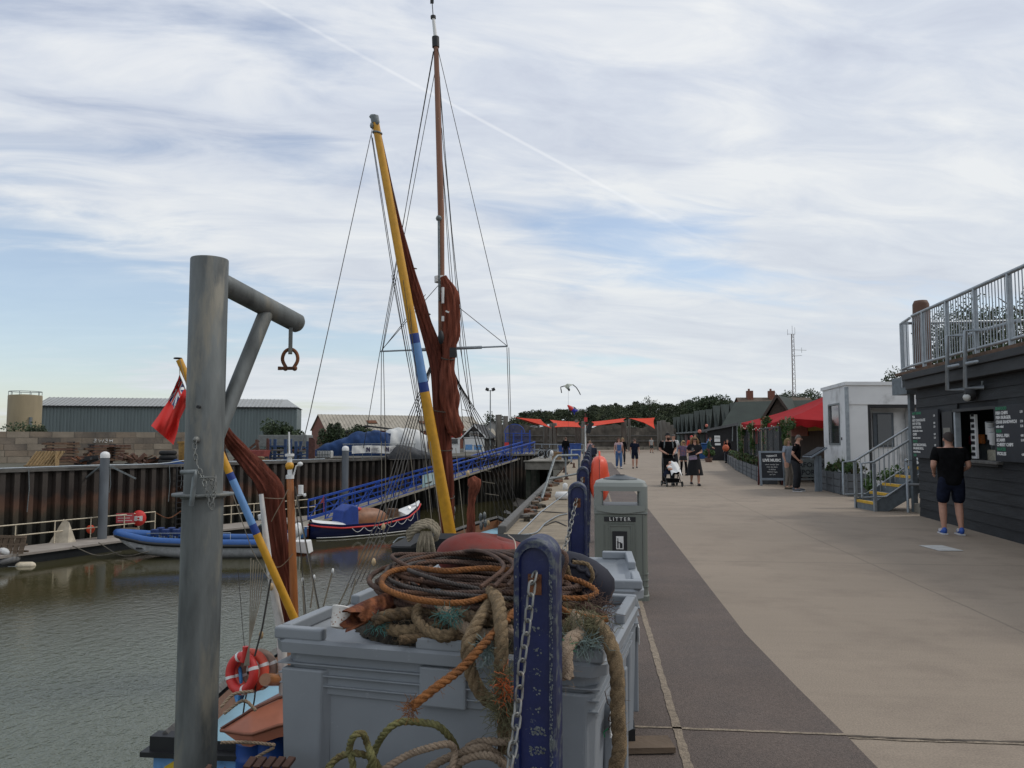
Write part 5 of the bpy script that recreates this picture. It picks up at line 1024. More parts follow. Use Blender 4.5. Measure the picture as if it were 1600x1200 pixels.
stay([(372, 890), (380, 990), (382, 1010)], 9.6, .004, m_wire, 'flag_halyard')
stay([(363, 770), (394, 860), (420, 905)], 9.7, .006, m_line, 'topping_line')
for i, pts in enumerate((([(462, 790), (470, 862), (478, 960)]), ([(463, 775), (478, 850), (502, 975)]), ([(461, 760), (482, 870), (500, 960)]), ([(402, 1040), (398, 1090), (388, 1150)]), ([(392, 1050), (382, 1100), (374, 1160)]))): stay(pts, 9.7, .010 if i else .006, m_wire if i != 1 else m_line, 'shroud')
for x, y in ((473, 906), (520, 892), (491, 902), (421, 897)): part('white_pulley', B(m_white).ball(pd(x, y, 9.8), (.017, .017, .036), 8), t)
for (x0, y0, x1, y1) in ((519, 895, 502, 960), (491, 905, 485, 950), (473, 915, 476, 970), (556, 905, 540, 960), (545, 912, 527, 950)): part('lanyard', B(m_line).rope([pd(x0, y0, 9.8), pd(x1, y1, 9.8)], .011), t)
for x, y in ((424, 917), (408, 992)): part('pulley', B(mat('block_wood', (.5, .36, .2), .6)).ball(pd(x, y, 9.7), (.03, .03, .05), 10), t)
# ensign flying from the mizzen sprit
ol = [(279, 588), (284, 596), (297, 628)], 
def ens(u, v):   # u along hoist->fly downwards
    hoist = (Vector((281, 586)), Vector((297, 629))); 
    top = [Vector(p) for p in ((281, 586), (276, 600), (262, 628), (247, 650), (236, 665))]
    bot = [Vector(p) for p in ((297, 628), (290, 636), (281, 655), (277, 675), (271, 695))]
    def smp(L_, q): k = q*(len(L_)-1); i = min(int(k), len(L_)-2); return L_[i].lerp(L_[i+1], k-i)
    p = smp(top, u).lerp(smp(bot, u), v); return pd(p.x, p.y, 9.3+.10*sin(7*v+3*u)+.04*sin(15*v-4*u))
t2 = thing('ensign', 'red ensign hanging limp from the tip of the yellow mizzen spar', 'flag', ens(0, 0))
m_flag = mat('flag_red', (.78, .05, .04), .95, var=.15, scale=4)
part('cloth', B(m_flag).grid(ens, 30, 24), t2)
def sub(u0, u1, v0, v1, off): return lambda u, v: ens(u0+(u1-u0)*u, v0+(v1-v0)*v)-FH*off
cn = part('canton', B(mat('flag_blue', (.03, .03, .16), .7)).grid(sub(0, .46, 0, .5, .012), 14, 10), t2)
mb = B(m_white)
def strip(mb, p, q, w, off):
    def f(u, v): c = Vector(p).lerp(Vector(q), u); n = Vector((-(q[1]-p[1]), q[0]-p[0])).normalized(); c = c+n*(v-.5)*w; return ens(max(0, c.x), min(1, max(0, c.y)))-FH*off
    return mb.grid(f, 14, 2)
strip(mb, (0, 0), (.46, .5), .07, .016); strip(mb, (0, .5), (.46, 0), .07, .016); strip(mb, (.23, 0), (.23, .5), .13, .018); strip(mb, (0, .25), (.46, .25), .13, .018); part('white_cross', mb, cn)
mb = B(m_red); strip(mb, (.23, 0), (.23, .5), .07, .022); strip(mb, (0, .25), (.46, .25), .07, .022); part('red_cross', mb, cn)
part('halyard', B(m_line).tube([pd(280, 562, 9.35), pd(281, 587, 9.3), pd(298, 629, 9.3)], .005, 4).tube([pd(281, 562, 9.3), pd(298, 629, 9.3)], .004, 4), t2)
# dinghy, drums and life rings on the barge stern
def upturned():
    a, b, c, d_ = (345, 1140), (430, 1087), (470, 1100), (430, 1132)
    P_ = [pd(345, 1141, 9.5), pd(392, 1112, 10.0), pd(436, 1086, 10.6), pd(520, 1060, 11.4)]; Q_ = [pd(345, 1141, 9.5), pd(392, 1148, 9.3), pd(436, 1133, 9.4), pd(520, 1120, 9.6)]
    def f(u, v): 
        def smp(L_, q): k = q*3; i = min(int(k), 2); return L_[i].lerp(L_[i+1], k-i)
        p = smp(Q_, u).lerp(smp(P_, u), v); p.z += .16*sin(pi*v)*min(1, u*3); return p
    return f
f = upturned(); t3 = thing('upturned_dinghy', 'salmon pink upturned dinghy with a pointed bow on the barge stern', 'dinghy', f(.5, .5))
m_sal = mat('salmon_paint', (.40, .145, .085), .5, var=.12, scale=4)
part('hull', B(m_sal).grid(f, 24, 12).grid(lambda u, v: f(u, 0)-V(0, 0, .14*v*min(1, u*4)), 24, 1), t3)
part('keel', B(mat('keel_brown', (.14, .05, .03), .6)).tube([f(i/20, .42)+V(0, 0, .02) for i in range(21)], .016, 5), t3); part('gunwale', B(mat('salmon_dark', (.25, .09, .05), .6)).tube([f(i/20, 0) for i in range(21)], .022, 5).tube([f(i/20, 1) for i in range(21)], .02, 5), t3)
for i, (px, py) in enumerate(((394, 1172), (424, 1166))):
    p = pd(px, py, 9.7); solo('blue_drum', B(mat('drum_blue', (.015, .07, .30), .4, var=.15), Matrix.Translation(p-V(0, 0, .3))).lathe([(.17, 0), (.19, .03), (.19, .2), (.2, .22), (.19, .24), (.19, .4), (.2, .42), (.15, .45), (.01, .45)], 18), None, ['left blue plastic drum under the salmon dinghy', 'right blue plastic drum under the salmon dinghy'][i], 'drum')
for i, (px, py, R, tilt, m) in enumerate(((378, 1052, .20, .5, m_red), (390, 1048, .21, .9, mat('life_ring_orange', (.62, .09, .05), .6)), (402, 1046, .20, 1.3, mat('worn_ring', (.35, .25, .20), .8, var=.3)))):
    p = pd(px, py, 9.75+.1*i); M = Euler((pi/2-.15, .1, -.7+tilt*.6)).to_matrix().to_4x4(); t4 = thing('life_ring', ['leftmost red life ring of the cluster by the mizzen rigging', 'middle orange life ring with white bands by the mizzen rigging', 'rightmost worn beige life ring of the cluster by the mizzen rigging'][i], 'life ring', p)
    part('ring', B(m).torus(p, R, .058, M=M, seg=28, rs=10), t4)
    for k in range(4):
        an = k*pi/2+.5; pts = [p+M.to_3x3() @ Vector((R*cos(an+q*.09), R*sin(an+q*.09), 0)) for q in (-1, 0, 1)]; part('band', B(m_white).tube(pts, .062, 10), t4)
p = pd(381, 1022, 9.7); solo('small_red_float', B(m_red).tube(catmull([pd(384, 1010, 9.7), pd(383, 1022, 9.7), pd(379, 1034, 9.7)], .02), [.012]+[.045]*6+[.05]*3 if False else .038, 10), None, 'slim red float hanging above the life rings', 'float')
solo('coiled_blue_hose', B(mat('hose_blue', (.04, .22, .5), .5)).torus(pd(372, 1068, 9.95), .15, .022, M=Euler((pi/2, 0, -.9)).to_matrix().to_4x4(), sy=1.5).torus(pd(374, 1069, 10), .13, .022, M=Euler((pi/2, 0, -.7)).to_matrix().to_4x4(), sy=1.5), None, 'blue coiled hose left of the life rings', 'hose')
mb = B(mat('hemp_line', (.36, .27, .19), .9)); rr = random.Random(6)
for (x0, y0, x1, y1, x2, y2) in ((345, 1105, 365, 1085, 395, 1080), (350, 1115, 380, 1095, 400, 1110), (345, 1160, 390, 1160, 430, 1164), (390, 1190, 410, 1178, 428, 1168)): mb.rope([pd(x0, y0, 9.2), pd(x1, y1, 9.3), pd(x2, y2, 9.3)], .02)
solo('deck_ropes', mb, None, 'loose hemp ropes strung across the barge stern', 'rope')
# ------------------------------------------------------------------ huts row
m_hutr = mat('hut_felt', (.050, .062, .055), .85, var=.2, scale=1.5, stretch=(1, 1, .4)); m_hutw = mat('hut_boards', (.030, .033, .034), .8, var=.3, scale=3, stretch=(1, 1, 6))
H0 = cf(21.3, 72); H1 = cf(27.6, 131); HD = (H1-H0).normalized(); n = 11; hl = (H1-H0).length/n
for i in range(n):
    o = H0+HD*hl*i; F = frame(o, (HD.x, HD.y)) @ Matrix.Rotation(pi, 4, 'Z')   # gable front on local x
    F = frame(o, (HD.x, HD.y)); w = hl*.80
    # front towards the promenade: local +y is left of travel
    t = thing('harbour_hut', ['nearest dark gabled hut of the row beside the long green roof', 'second nearest dark hut of the row', 'third nearest dark hut of the row', 'fourth nearest dark hut of the row', 'fifth nearest dark hut of the row', 'middle dark hut of the row', 'fifth farthest dark hut of the row', 'fourth farthest dark hut of the row', 'third farthest dark hut of the row', 'second farthest dark hut of the row', 'farthest dark hut of the row, next to the stone wall'][i], 'hut', o, 'row of dark harbour huts')
    e, r = 2.6, 4.9+.1*(i % 3); ym = .2; part('wall', B(m_hutw, F).b2((0, -5, 0), (w, ym, e)).add([(0, ym, e), (w, ym, e), (w/2, ym, r-.12), (0, -5, e), (w, -5, e), (w/2, -5, r-.12)], [(0, 1, 2), (4, 3, 5)]), t)
    mb = B(m_hutr, F)
    for s in (0, 1):
        x0, x1 = (-.12, w/2) if s == 0 else (w+.12, w/2)
        mb.grid(lambda u, v: Vector((x0+(x1-x0)*(u**.8), ym+.3-v*5.4, e-.3+(r-e+.3)*(u**1.15))), 6, 1)
        mb.grid(lambda u, v: Vector((x0+(x1-x0)*(u**.8), ym+.3-v*5.4, e-.18+(r-e+.3)*(u**1.15))), 6, 1)
    part('roof', mb, t)
    part('doors', B([m_hutr, mat('teal_door', (.03, .10, .09), .6), m_hutr, mat('maroon_door', (.10, .02, .03), .6)][i % 4], F).b2((.35, ym+.005, 0), (w-.35, ym+.06, 2.15)), t)
    part('canopy', B(mat('hut_shutter', (.075, .085, .085), .7), F).box((w/2, ym+.45, 2.42), (w, .9, .06), rx=-.3), t)
# long dark building with green roof behind the restaurant
a, b = pd(1130, 700, 63), pd(1330, 700, 58); a.z = b.z = 0; F = frame(a, (b-a).to_2d()); L_ = (b-a).length
t = thing('long_green_roofed_hall', 'long black boarded hall with a dark green roof behind the restaurant', 'hall', a)
part('wall', B(mat('black_boards', (.022, .023, .026), .8, var=.3, scale=3, stretch=(.3, 1, 9), bump=.2), F).b2((.3, 0, 0), (L_, 8, 2.75)).add([(.3, 0, 2.75), (.3, 8, 2.75), (.3, 4, 4.6)], [(0, 1, 2)]), t)
part('roof', B(mat('dark_green_roof', (.030, .042, .033), .85, var=.2, scale=1), F).add([(0, -.4, 2.6), (L_, -.4, 2.6), (L_, 4, 4.75), (0, 4, 4.75), (0, 8.4, 2.6), (L_, 8.4, 2.6), (0, -.4, 2.5), (L_, -.4, 2.5)], [(0, 1, 2, 3), (3, 2, 5, 4), (0, 6, 7, 1)]), t)
g0 = hit(F, 1192, 650)[0]; g1 = hit(F, 1250, 650)[0]; gm = (g0+g1)/2
gb = part('gable', B(mat('gable_timber', (.05, .035, .025), .8, var=.3), F).prism([(g0+.3, 2.75), (g1-.3, 2.75), (gm, 4.75)], -1.0, 3.9), t)
part('gable_roof', B(mat('dark_green_roof', (.030, .042, .033)), F).add([(g0-.1, -1.3, 2.6), (gm, -1.3, 4.95), (gm, 4.2, 4.95), (g0-.1, 4.2, 2.6), (g1+.1, -1.3, 2.6), (g1+.1, 4.2, 2.6)], [(0, 1, 2, 3), (1, 4, 5, 2)]), t)
part('bargeboard', B(mat('brown_barge', (.06, .04, .03), .7), F).bar((g0-.1, -1.33, 2.6), (gm, -1.33, 4.95), .06, .18).bar((g1+.1, -1.33, 2.6), (gm, -1.33, 4.95), .06, .18), t)
t, F = cottage(1225, 92, 8.8, 7, 4.6, 6.6, .0, 'brick_house', 'brick house with a brown tiled roof and chimneys behind the hall', 'house', m_brick, mat('brown_tiles', (.115, .085, .06), .85, var=.2, scale=4), (), 0, False)
for x in (-3.0, -.3): part('chimney', B(m_brick, F).b2((x-.3, 3.0, 6.0), (x+.4, 3.7, 7.5)).b2((x-.15, 3.2, 7.5), (x+.05, 3.4, 7.75)), t)
t, F = cottage(1278, 84, 5.2, 6, 3.9, 5.5, .15, 'white_edged_house', 'brick gabled house with white roof edges beside the white cabin', 'house', m_brick, mat('brown_tiles', (.115, .085, .06)), (), 0)
part('bargeboard', B(m_white, F).bar((-2.9, -.36, 3.7), (0, -.36, 5.6), .06, .14).bar((2.9, -.36, 3.7), (0, -.36, 5.6), .06, .14), t)
# black market stall with signs
a = pd(1129, 716, 56); a.z = 0; F = CFR(a, -.25); t = thing('black_stall', 'black canvas market stall with a white notice on its side', 'market stall', a)
part('side_panel', B(mat('black_canvas', (.012, .012, .014), .8, var=.3), F).prism([(-1.0, 0), (1.0, 0), (1.0, 2.5), (-1.05, 2.25)], 0, 2.2), t, bevel=.03)
part('awning', B(mat('grey_awning', (.12, .125, .13), .8), F).prism([(-1.5, 2.05), (1.15, 2.55), (1.15, 2.75), (-1.5, 2.2)], -.25, 2.3), t)
mb = B(m_white, F).b2((-.55, -.05, 1.35), (-.15, -.02, 1.8)).b2((-.52, -.05, 1.1), (-.12, -.02, 1.25)); s_ = part('notice', mb, t)
part('lettering', put_text(B(m_dark, F), 'OPEN', .14, -.35, -.055, 1.62), s_)
part('post', B(m_galv, F).cyl((1.05, -.1, 0), (1.05, -.1, 2.6), .04, 6).cyl((.7, -.1, 1.4), (.75, -.1, 2.6), .04, 6), t)
part('blue_logo', B(m_sky, F).box((-.9, -.04, 1.5), (.22, .03, .2), ry=.5).box((-1.0, -.04, 1.35), (.2, .03, .12), ry=-.5), t)
for px, py, d, w, h, lb in ((1100, 714, 60, .95, 1.15, 'tall blue plastic crate stack behind the woman in the black dress'), (1053, 700, 92, 1.2, 1.0, 'blue plastic bin behind the bearded man, near the far huts')):
    a = pd(px, py, d); a.z = 0; solo('blue_crate', B(mat('crate_blue', (.02, .10, .30), .5), CFR(a)).prism([(-w/2*.9, 0), (w/2*.9, 0), (w/2, h), (-w/2, h)], 0, w).b2((-w/2-.05, -.05, h), (w/2+.05, w+.05, h+.08)), None, lb, 'crate', bevel=.03)
a = pd(1146, 716, 50); a.z = 0; t = thing('white_bucket', 'white bucket standing at the far end of the planters', 'bucket', a); part('body', B(m_white, Matrix.Translation(a)).lathe([(.15, 0), (.19, .4), (.2, .42), (.17, .42), (.14, .05)], 16), t); part('handle', B(m_galv, Matrix.Translation(a)).tube([(.19*cos(i*pi/8), .05, .42+.13*sin(i*pi/8)) for i in range(9)], .012, 4), t)
a = pd(1107, 717, 52); a.z = 0; t = thing('potted_shrub', 'bright green leafy shrub in a pot beside the black stall', 'plant', a); part('pot', B(m_rustp, Matrix.Translation(a)).lathe([(.2, 0), (.28, .3), (.25, .3)], 14), t); part('foliage', leaves(B(m_leafg, Matrix.Translation(a)), (0, 0, .6), (.5, .5, .45), 900, .06, random.Random(8), 9), t)
for i, (px, py, d, r) in enumerate(((1093, 674, 52, .13), (1104, 665, 50, .1))):
    p = pd(px, py, d); t = thing('paper_lantern', ['pink round lantern above the woman in the black dress', 'small pink lantern under the stall awning'][i], 'lantern', p); part('globe', B(mat('lantern_pink', (.55, .17, .12), .7)).ball(p, r, 12), t); part('cord', B(m_dark).cyl(p, p+V(0, 0, .7), .01, 4), t)
# ------------------------------------------------------------------ restaurant: planters, glass screens, canopy
q0 = pz(1192, 757); q1 = pz(1150, 735); q2 = pz(1131, 719); q0.z = q1.z = q2.z = 0
m_plt = mat('grey_painted_planks', (.115, .125, .135), .75, var=.2, scale=6, bump=.15, bscale=20)
def planter(o, xd, L_, W, H, label, seed, hp=.35):
    F = frame(o, xd); t = thing('planter', label, 'planter', o, 'grey wooden planters along the restaurant'); rr = random.Random(seed); mb = B(m_plt, F)
    for k in range(3):
        z = k*H/3; mb.b2((0, 0, z+.012), (L_, .03, z+H/3-.006)).b2((0, W-.03, z+.012), (L_, W, z+H/3-.006)).b2((0, .03, z+.012), (.03, W-.03, z+H/3-.006)).b2((L_-.03, .03, z+.012), (L_, W-.03, z+H/3-.006))
    for x in (0, L_/2, L_): mb.b2((x-.03, -.022, 0), (x+.03, -.002, H))
    part('box', mb, t); part('soil', B(m_bark, F).b2((.03, .03, .1), (L_-.03, W-.03, H-.05)), t)
    mb = MB(F); 
    for k in range(5): mb.use([m_leafg, m_leafy, m_leafd][k % 3]); leaves(mb, (L_*(k+.5)/5, W/2, H+hp*.35), (L_/7, W/2.0, hp*.6), 170, .05, rr, 6)
    part('plants', mb, t); return t
line = [q0, q1, q2]; labs = ['planter beside the chalkboard, nearest of the row under the glass screens', 'second planter of the row from the chalkboard', 'third planter of the row from the chalkboard', 'fourth planter of the row, under the hanging foliage', 'fifth planter of the row from the chalkboard', 'farthest planter of the row, beside the white bucket']
tot = [(q0, q1), (q1, q2)]; k = 0
for a, b in tot:
    n = 3; D = (b-a)/n; xd = -D
    for i in range(n): st = a+D*(i+1); planter(st, (xd.x, xd.y), D.length-.1, .5, .55, labs[k], 40+k); k += 1
F = frame(q1, (q0-q1).to_2d()); LF = (q0-q1).length
t = thing('glass_screen', 'black framed glass wind screens standing behind the planters', 'glass screen', q1)
mb = B(m_dark, F); nps = 7
for i in range(nps+1): x = LF*i/nps; mb.b2((x-.035, .56, 0), (x+.035, .63, 2.0))
mb.b2((0, .57, 1.97), (LF, .62, 2.03)).b2((0, .57, .55), (LF, .62, .6)); part('frame', mb, t)
mg = bpy.data.materials.new('clear_glass'); mg.use_nodes = True; pg = mg.node_tree.nodes['Principled BSDF']; pg.inputs['Base Color'].default_value = (.75, .8, .8, 1); pg.inputs['Roughness'].default_value = .03; pg.inputs['Alpha'].default_value = .08; pg.inputs['Specular IOR Level'].default_value = .3
for i in range(nps): part('pane', B(mg, F).b2((LF*i/nps+.045, .585, .61), (LF*(i+1)/nps-.045, .597, 1.96)), t)
# interior clutter behind the glass: tables, benches, back wall
a = cf(9.9, 33); F2 = frame(q1+V(2.5, 0, 0), (q0-q1).to_2d())
t = thing('restaurant_back_screen', 'brown boarded screen at the back of the covered restaurant', 'screen wall', q1+V(2.5, 0, 0))
part('boards', B(mat('brown_boards', (.10, .062, .04), .8, var=.3, scale=2, stretch=(3, 3, .3)), F2).b2((-1, 0, 0), (LF+2.5, .1, 1.9)), t)
part('yellow_board', B(mat('yellow_board', (.55, .40, .04), .6), F2).b2((LF*.30, -.05, 1.9), (LF+1.5, -.02, 2.45)), t)
part('red_board', B(mat('orange_red_board', (.45, .10, .05), .6), F2).b2((LF*.0, -.06, 1.7), (LF*.55, -.03, 2.15)), t)
rr = random.Random(15)
for i in range(4):
    c = q1.lerp(q0, .1+.24*i)+V(1.25+.2*(i % 2), .0, 0); t = thing('pub_table', ['wooden table at the far end inside the glass screens', 'second wooden table from the far end of the restaurant', 'third wooden table from the far end of the restaurant', 'wooden table nearest the menu stand inside the restaurant'][i], 'table', c, 'wooden tables inside the restaurant'); Mx = Matrix.Translation(c) @ Matrix.Rotation(rr.uniform(-.2, .2), 4, 'Z')
    part('tabletop', B(mat('table_wood', (.20, .13, .08), .6), Mx).b2((-.7, -.4, .70), (.7, .4, .75)), t)
    for x in (-.6, .6):
        for y in (-.32, .32): part('leg', B(m_dark, Mx).b2((x-.03, y-.03, 0), (x+.03, y+.03, .70)), t)
    for y in (-.75, .75):
        bt = thing('bench', ['near', 'far'][y > 0]+' side bench of the '+['farthest', 'second farthest', 'third farthest', 'nearest'][i]+' restaurant table', 'bench', c+V(0, y, 0)); part('seat', B(mat('table_wood', (.20, .13, .08), .6), Mx).b2((-.7, y-.15, .42), (.7, y+.15, .46)), bt)
        for x in (-.55, .55): part('leg', B(m_dark, Mx).b2((x-.03, y-.12, 0), (x+.03, y+.12, .42)), bt)
# red canopy
C1 = pd(1231, 657, 27.5); C2 = pd(1158, 659, 38); C1.z = 2.32; C2.z = 2.36; C4 = C1+V(6.6, .5, 0); C3 = C2+V(6.6, .5, 0); AP = (C1+C2+C3+C4)/4; AP.z = 3.62
t = thing('red_canopy', 'large red pitched canopy with a scalloped edge over the restaurant terrace', 'canopy', (C1+C3)/2*1.0)
m_can = mat('red_canvas', (.37, .016, .02), .95, var=.15, scale=1.2, spec=.12)
mb = B(m_can); cs = [C1, C2, C3, C4]
for i in range(4):
    a, b = cs[i], cs[(i+1) % 4]
    def f(u, v): p = a.lerp(b, u).lerp(AP, v); p.z -= .16*sin(pi*u)*(1-v)+.12*sin(pi*v); return p
    mb.grid(f, 16, 10)
part('roof', mb, t)
mb = B(m_can)
for i in range(4):
    a, b = cs[i], cs[(i+1) % 4]
    def f(u, v): p = a.lerp(b, u); p.z -= .16*sin(pi*u)+v*(.22+.06*abs(sin(pi*u*14))); p += V(.03*sin(40*u), .03*sin(40*u), 0)*v; return p
    mb.grid(f, 84, 2)
part('valance', mb, t)
for i, c in enumerate((C1, C2, C3, C4, C1.lerp(C2, .5))): part('post', B(mat('canopy_post', (.33, .27, .18), .7)).cyl(V(c.x+.05, c.y, 0), V(c.x+.05, c.y, c.z+.02), .055, 8), t)
part('mast', B(mat('pale_pole', (.45, .43, .40), .6)).cyl(V(AP.x, AP.y, 0), AP, .05, 8), t)
mb = B(mat('fairy_light', (.8, .75, .6), .4))
for i in range(26): p = C1.lerp(C2, i/25); p.z -= .16*sin(pi*i/25)+.1+.12*abs(sin(i*1.1)); mb.ball(p-V(.08, 0, 0), .03, 6)
part('string_lights', mb, t)
# hanging green foliage on poles
for i, (px, py, d, h, w) in enumerate(((1158, 672, 37.4, 1.5, .35), (1176, 668, 34.5, 1.3, .4), (1196, 662, 31.5, 2.0, .42), (1228, 664, 27.2, 1.15, .45))):
    p = pd(px, py, d); t = thing('hanging_foliage', ['farthest green climbing plant on the canopy post', 'third green climbing plant from the chalkboard', 'long green climbing plant trailing down above the planters', 'bright green ivy wrapped round the nearest canopy post'][i], 'climbing plant', p); rr = random.Random(i+60)
    part('leaves', leaves(leaves(B(m_leafg), p-V(0, 0, .05), (w*.75, w*.75, .38), 500, .045, rr, 9), p-V(0, 0, h*.5), (w*.38, w*.38, h*.55), 420, .045, rr, 12), t)
    part('pole', B(mat('canopy_post', (.33, .27, .18), .7)).cyl(V(p.x, p.y, 0), V(p.x, p.y, p.z+.3), .035, 6), t)
for i, (px, d) in enumerate(((1153, 38.2), (1165, 36.6))):
    p = pd(px, 684, d)+V(.9, 0, 0); t = thing('red_menu_panel', ['left', 'right'][i]+' narrow red hanging panel behind the farthest glass screens', 'panel', p); part('panel', B(m_red, CFR(p)).b2((-.16, 0, -.3), (.16, .03, .45)), t); part('bracket', B(m_dark, CFR(p)).b2((-.02, .03, -1.1), (.02, .06, .6)), t)
# chalkboard A-frame
a = pz(1208, 759); F = CFR(a, -.12); t = thing('chalkboard', 'grey framed A-board chalkboard announcing live music', 'chalkboard', a)
tilt = Matrix.Rotation(-.14, 4, 'X'); FT = F @ tilt; m_fr = mat('frame_grey', (.23, .27, .31), .6, var=.1)
mb = B(m_fr, FT); mb.b2((-.42, -.02, 0), (-.35, .03, 1.18)).b2((.35, -.02, 0), (.42, .03, 1.18)).b2((-.35, -.018, 1.11), (.35, .028, 1.18)).b2((-.35, -.018, .18), (.35, .028, .26)); part('frame', mb, t, bevel=.006)
part('back_legs', B(mat('maroon_paint', (.12, .02, .02), .6), F @ Matrix.Translation((0, .42, 0)) @ Matrix.Rotation(.2, 4, 'X')).b2((-.42, 0, 0), (-.36, .04, 1.12)).b2((.36, 0, 0), (.42, .04, 1.12)), t)
bd = part('board', B(m_board, FT).b2((-.35, 0, .26), (.35, .02, 1.11)), t)
mb = B(m_text, FT); put_text(mb, 'LIVE MUSIC', .13, 0, -.004, .86, bold=.007, sx=.92); put_text(mb, 'TERRACE', .085, 0, -.004, 1.01, bold=.003, rot=.08)
for k, s_ in enumerate(('every sunday 2pm', 'from the deck', 'fri till late', 'FRIDAY 7pm', 'sat 7pm')): put_text(mb, s_, .062, 0, -.004, .72-.085*k)
part('lettering', mb, bd)
# banner behind the men, rail and menu stand
a = pz(1262, 762); F = CFR(a); t = thing('fence_banner', 'grey banner with large dark letters on the low terrace fence', 'banner', a+V(0, 1, 0)); F = CFR(a+FH*.9)
part('cloth', B(mat('banner_grey', (.13, .15, .15), .7), F).b2((-.35, 0, .30), (1.05, .02, .86)), t); mb = B(m_board, F); put_text(mb, 'SEAFOOD', .24, .36, -.006, .70, bold=.004, sx=1.05); put_text(mb, 'EXPORTS', .24, .36, -.006, .45, bold=.004, sx=1.0); part('lettering', mb, t)
part('fence_rail', B(m_galv, F).b2((-.42, .03, .86), (1.1, .07, .92)).b2((-.42, .03, .2), (1.1, .07, .26)).b2((-.42, .03, 0), (-.36, .07, .9)).b2((1.04, .03, 0), (1.1, .07, .9)), t)
a = pz(1276, 768); F = CFR(a, .15); t = thing('menu_stand', 'grey lectern menu stand in front of the white cabin', 'menu stand', a)
part('post', B(m_fr, F).b2((-.02, 0, 0), (.07, .07, 1.08)).b2((.11, .02, 0), (.2, .09, 1.08)), t); part('lectern', B(m_fr, F).box((.0, .05, 1.17), (.62, .5, .05), ry=-.5), t, bevel=.008); part('menu', B(m_board, F).box((-.01, .05, 1.205), (.52, .42, .02), ry=-.5), t)
# low planters in front of the cabin
pa, pb_ = pz(1283, 765), pz(1326, 776)
D = pb_-pa; F = None
for i in range(2):
    st = pa+D*.5*i; planter(st, (D.x, D.y), D.length/2-.04, .55, .62, ['planter with low heather between the menu stand and the cabin corner', 'planter with a spiky green plant at the cabin corner'][i], 70+i, .4)
p = pa+D*.72; t = thing('spiky_plant', 'spiky green plant growing at the cabin corner', 'plant', (p.x, p.y, .55)); mb = B(m_leafg); rr = random.Random(3)
for i in range(60):
    a = rr.random()*6.28; q = rr.uniform(.1, .42); h = rr.uniform(.2, .6); b0 = V(p.x+.2, p.y+.25, .55); mb.add([b0+V(cos(a+1.57)*.02, sin(a+1.57)*.02, 0), b0-V(cos(a+1.57)*.02, sin(a+1.57)*.02, 0), b0+V(cos(a)*q, sin(a)*q, h)], [(0, 1, 2)])
part('foliage', mb, t); part('stem', B(m_bark).cyl(V(p.x+.2, p.y+.25, .45), V(p.x+.2, p.y+.25, .62), .05, 6), t)
for i, (px, py, h) in enumerate(((1365, 765, .75), (1392, 755, .9))):
    p = pd(px, py, 20); p.z = 0; t = thing('leafy_shrub', ['left', 'right'][i]+' leafy green shrub behind the stair railing', 'plant', p); part('foliage', leaves(B(m_leafg), p+V(0, 0, h*.6), (.3, .3, h*.45), 500, .05, random.Random(i+4), 8), t); part('stem', B(m_bark).cyl(p, p+V(0, 0, h*.5), .03, 6), t)
# ------------------------------------------------------------------ white cabin
cc = cf(9.57, 22.0); F = CFR(cc); t = thing('white_cabin', 'white flat-roofed cabin clad in panels beside the steps', 'cabin', cc)
m_cab = mat('cabin_white', (.68, .69, .69), .55, var=.07, scale=1.5, col2=(.42, .42, .41), c2scale=1.2, c2thr=.62, c2soft=.1)
H = 3.12; mb = B(m_cab, F)
# promenade side wall with window hole, built from pieces (local x=0 plane, running away along y), slight outward splay
S = F @ Matrix.Rotation(radians(-9.0), 4, 'Z')
def sidewall(mb, y0, y1, z0, z1): mb.box((.04, (y0+y1)/2, (z0+z1)/2), (.08, y1-y0, z1-z0), M=Matrix.Rotation(radians(-9.0), 4, 'Z'))
W0, W1, Z0, Z1 = .75, 1.95, 1.45, 2.6
sidewall(mb, 0, W0, 0, H); sidewall(mb, W1, 2.7, 0, H); sidewall(mb, W0, W1, 0, Z0); sidewall(mb, W0, W1, Z1, H)
fx = .62; mb.b2((.08, 0, 0), (fx, .1, H-.55)); mb.b2((.0, -.03, H-.55), (5, .1, H)); mb.b2((fx+.35, .55, 0), (5, .65, H-.75)); mb.b2((1.95, .35, 0), (5, .5, H-.62)); mb.b2((.6, 2.6, 0), (5, 2.7, H)); part('wall', mb, t)
part('roof', B(m_cab, F).slab([(-.05, -.08), (5, -.08), (5, 2.8), (.41, 2.8)], H, H+.10), t)
wn = part('window', B(m_galv, S).b2((-.02, W0, Z0-.05), (.06, W1, Z0)).b2((-.02, W0, Z1), (.06, W1, Z1+.05)).b2((-.02, W0-.05, Z0-.05), (.06, W0, Z1+.05)).b2((-.02, W1, Z0-.05), (.06, W1+.05, Z1+.05)), t); part('pane', B(m_glass, S).b2((.03, W0, Z0), (.05, W1, Z1)), wn)
part('recess_frame', B(m_dark, F).b2((fx, .0, 0), (fx+.07, .5, H-.56)).b2((fx, .0, H-.64), (5, .3, H-.56)), t)
dr = part('inner_window', B(mat('slate_door', (.07, .09, .11), .4), F).b2((1.0, .50, 1.35), (1.6, .545, 2.35)), t); part('pane', B(m_glass, F).b2((1.12, .48, 1.4), (1.52, .497, 2.3)), dr)
part('drainpipe', B(m_galvl, F).b2((-.03, -.04, 0), (.07, .0, H-.05)), t); part('vent', B(m_dark, S).b2((-.012, .5, 1.55), (0, .6, 1.63)).b2((-.012, .5, .8), (0, .6, 1.0)), t)
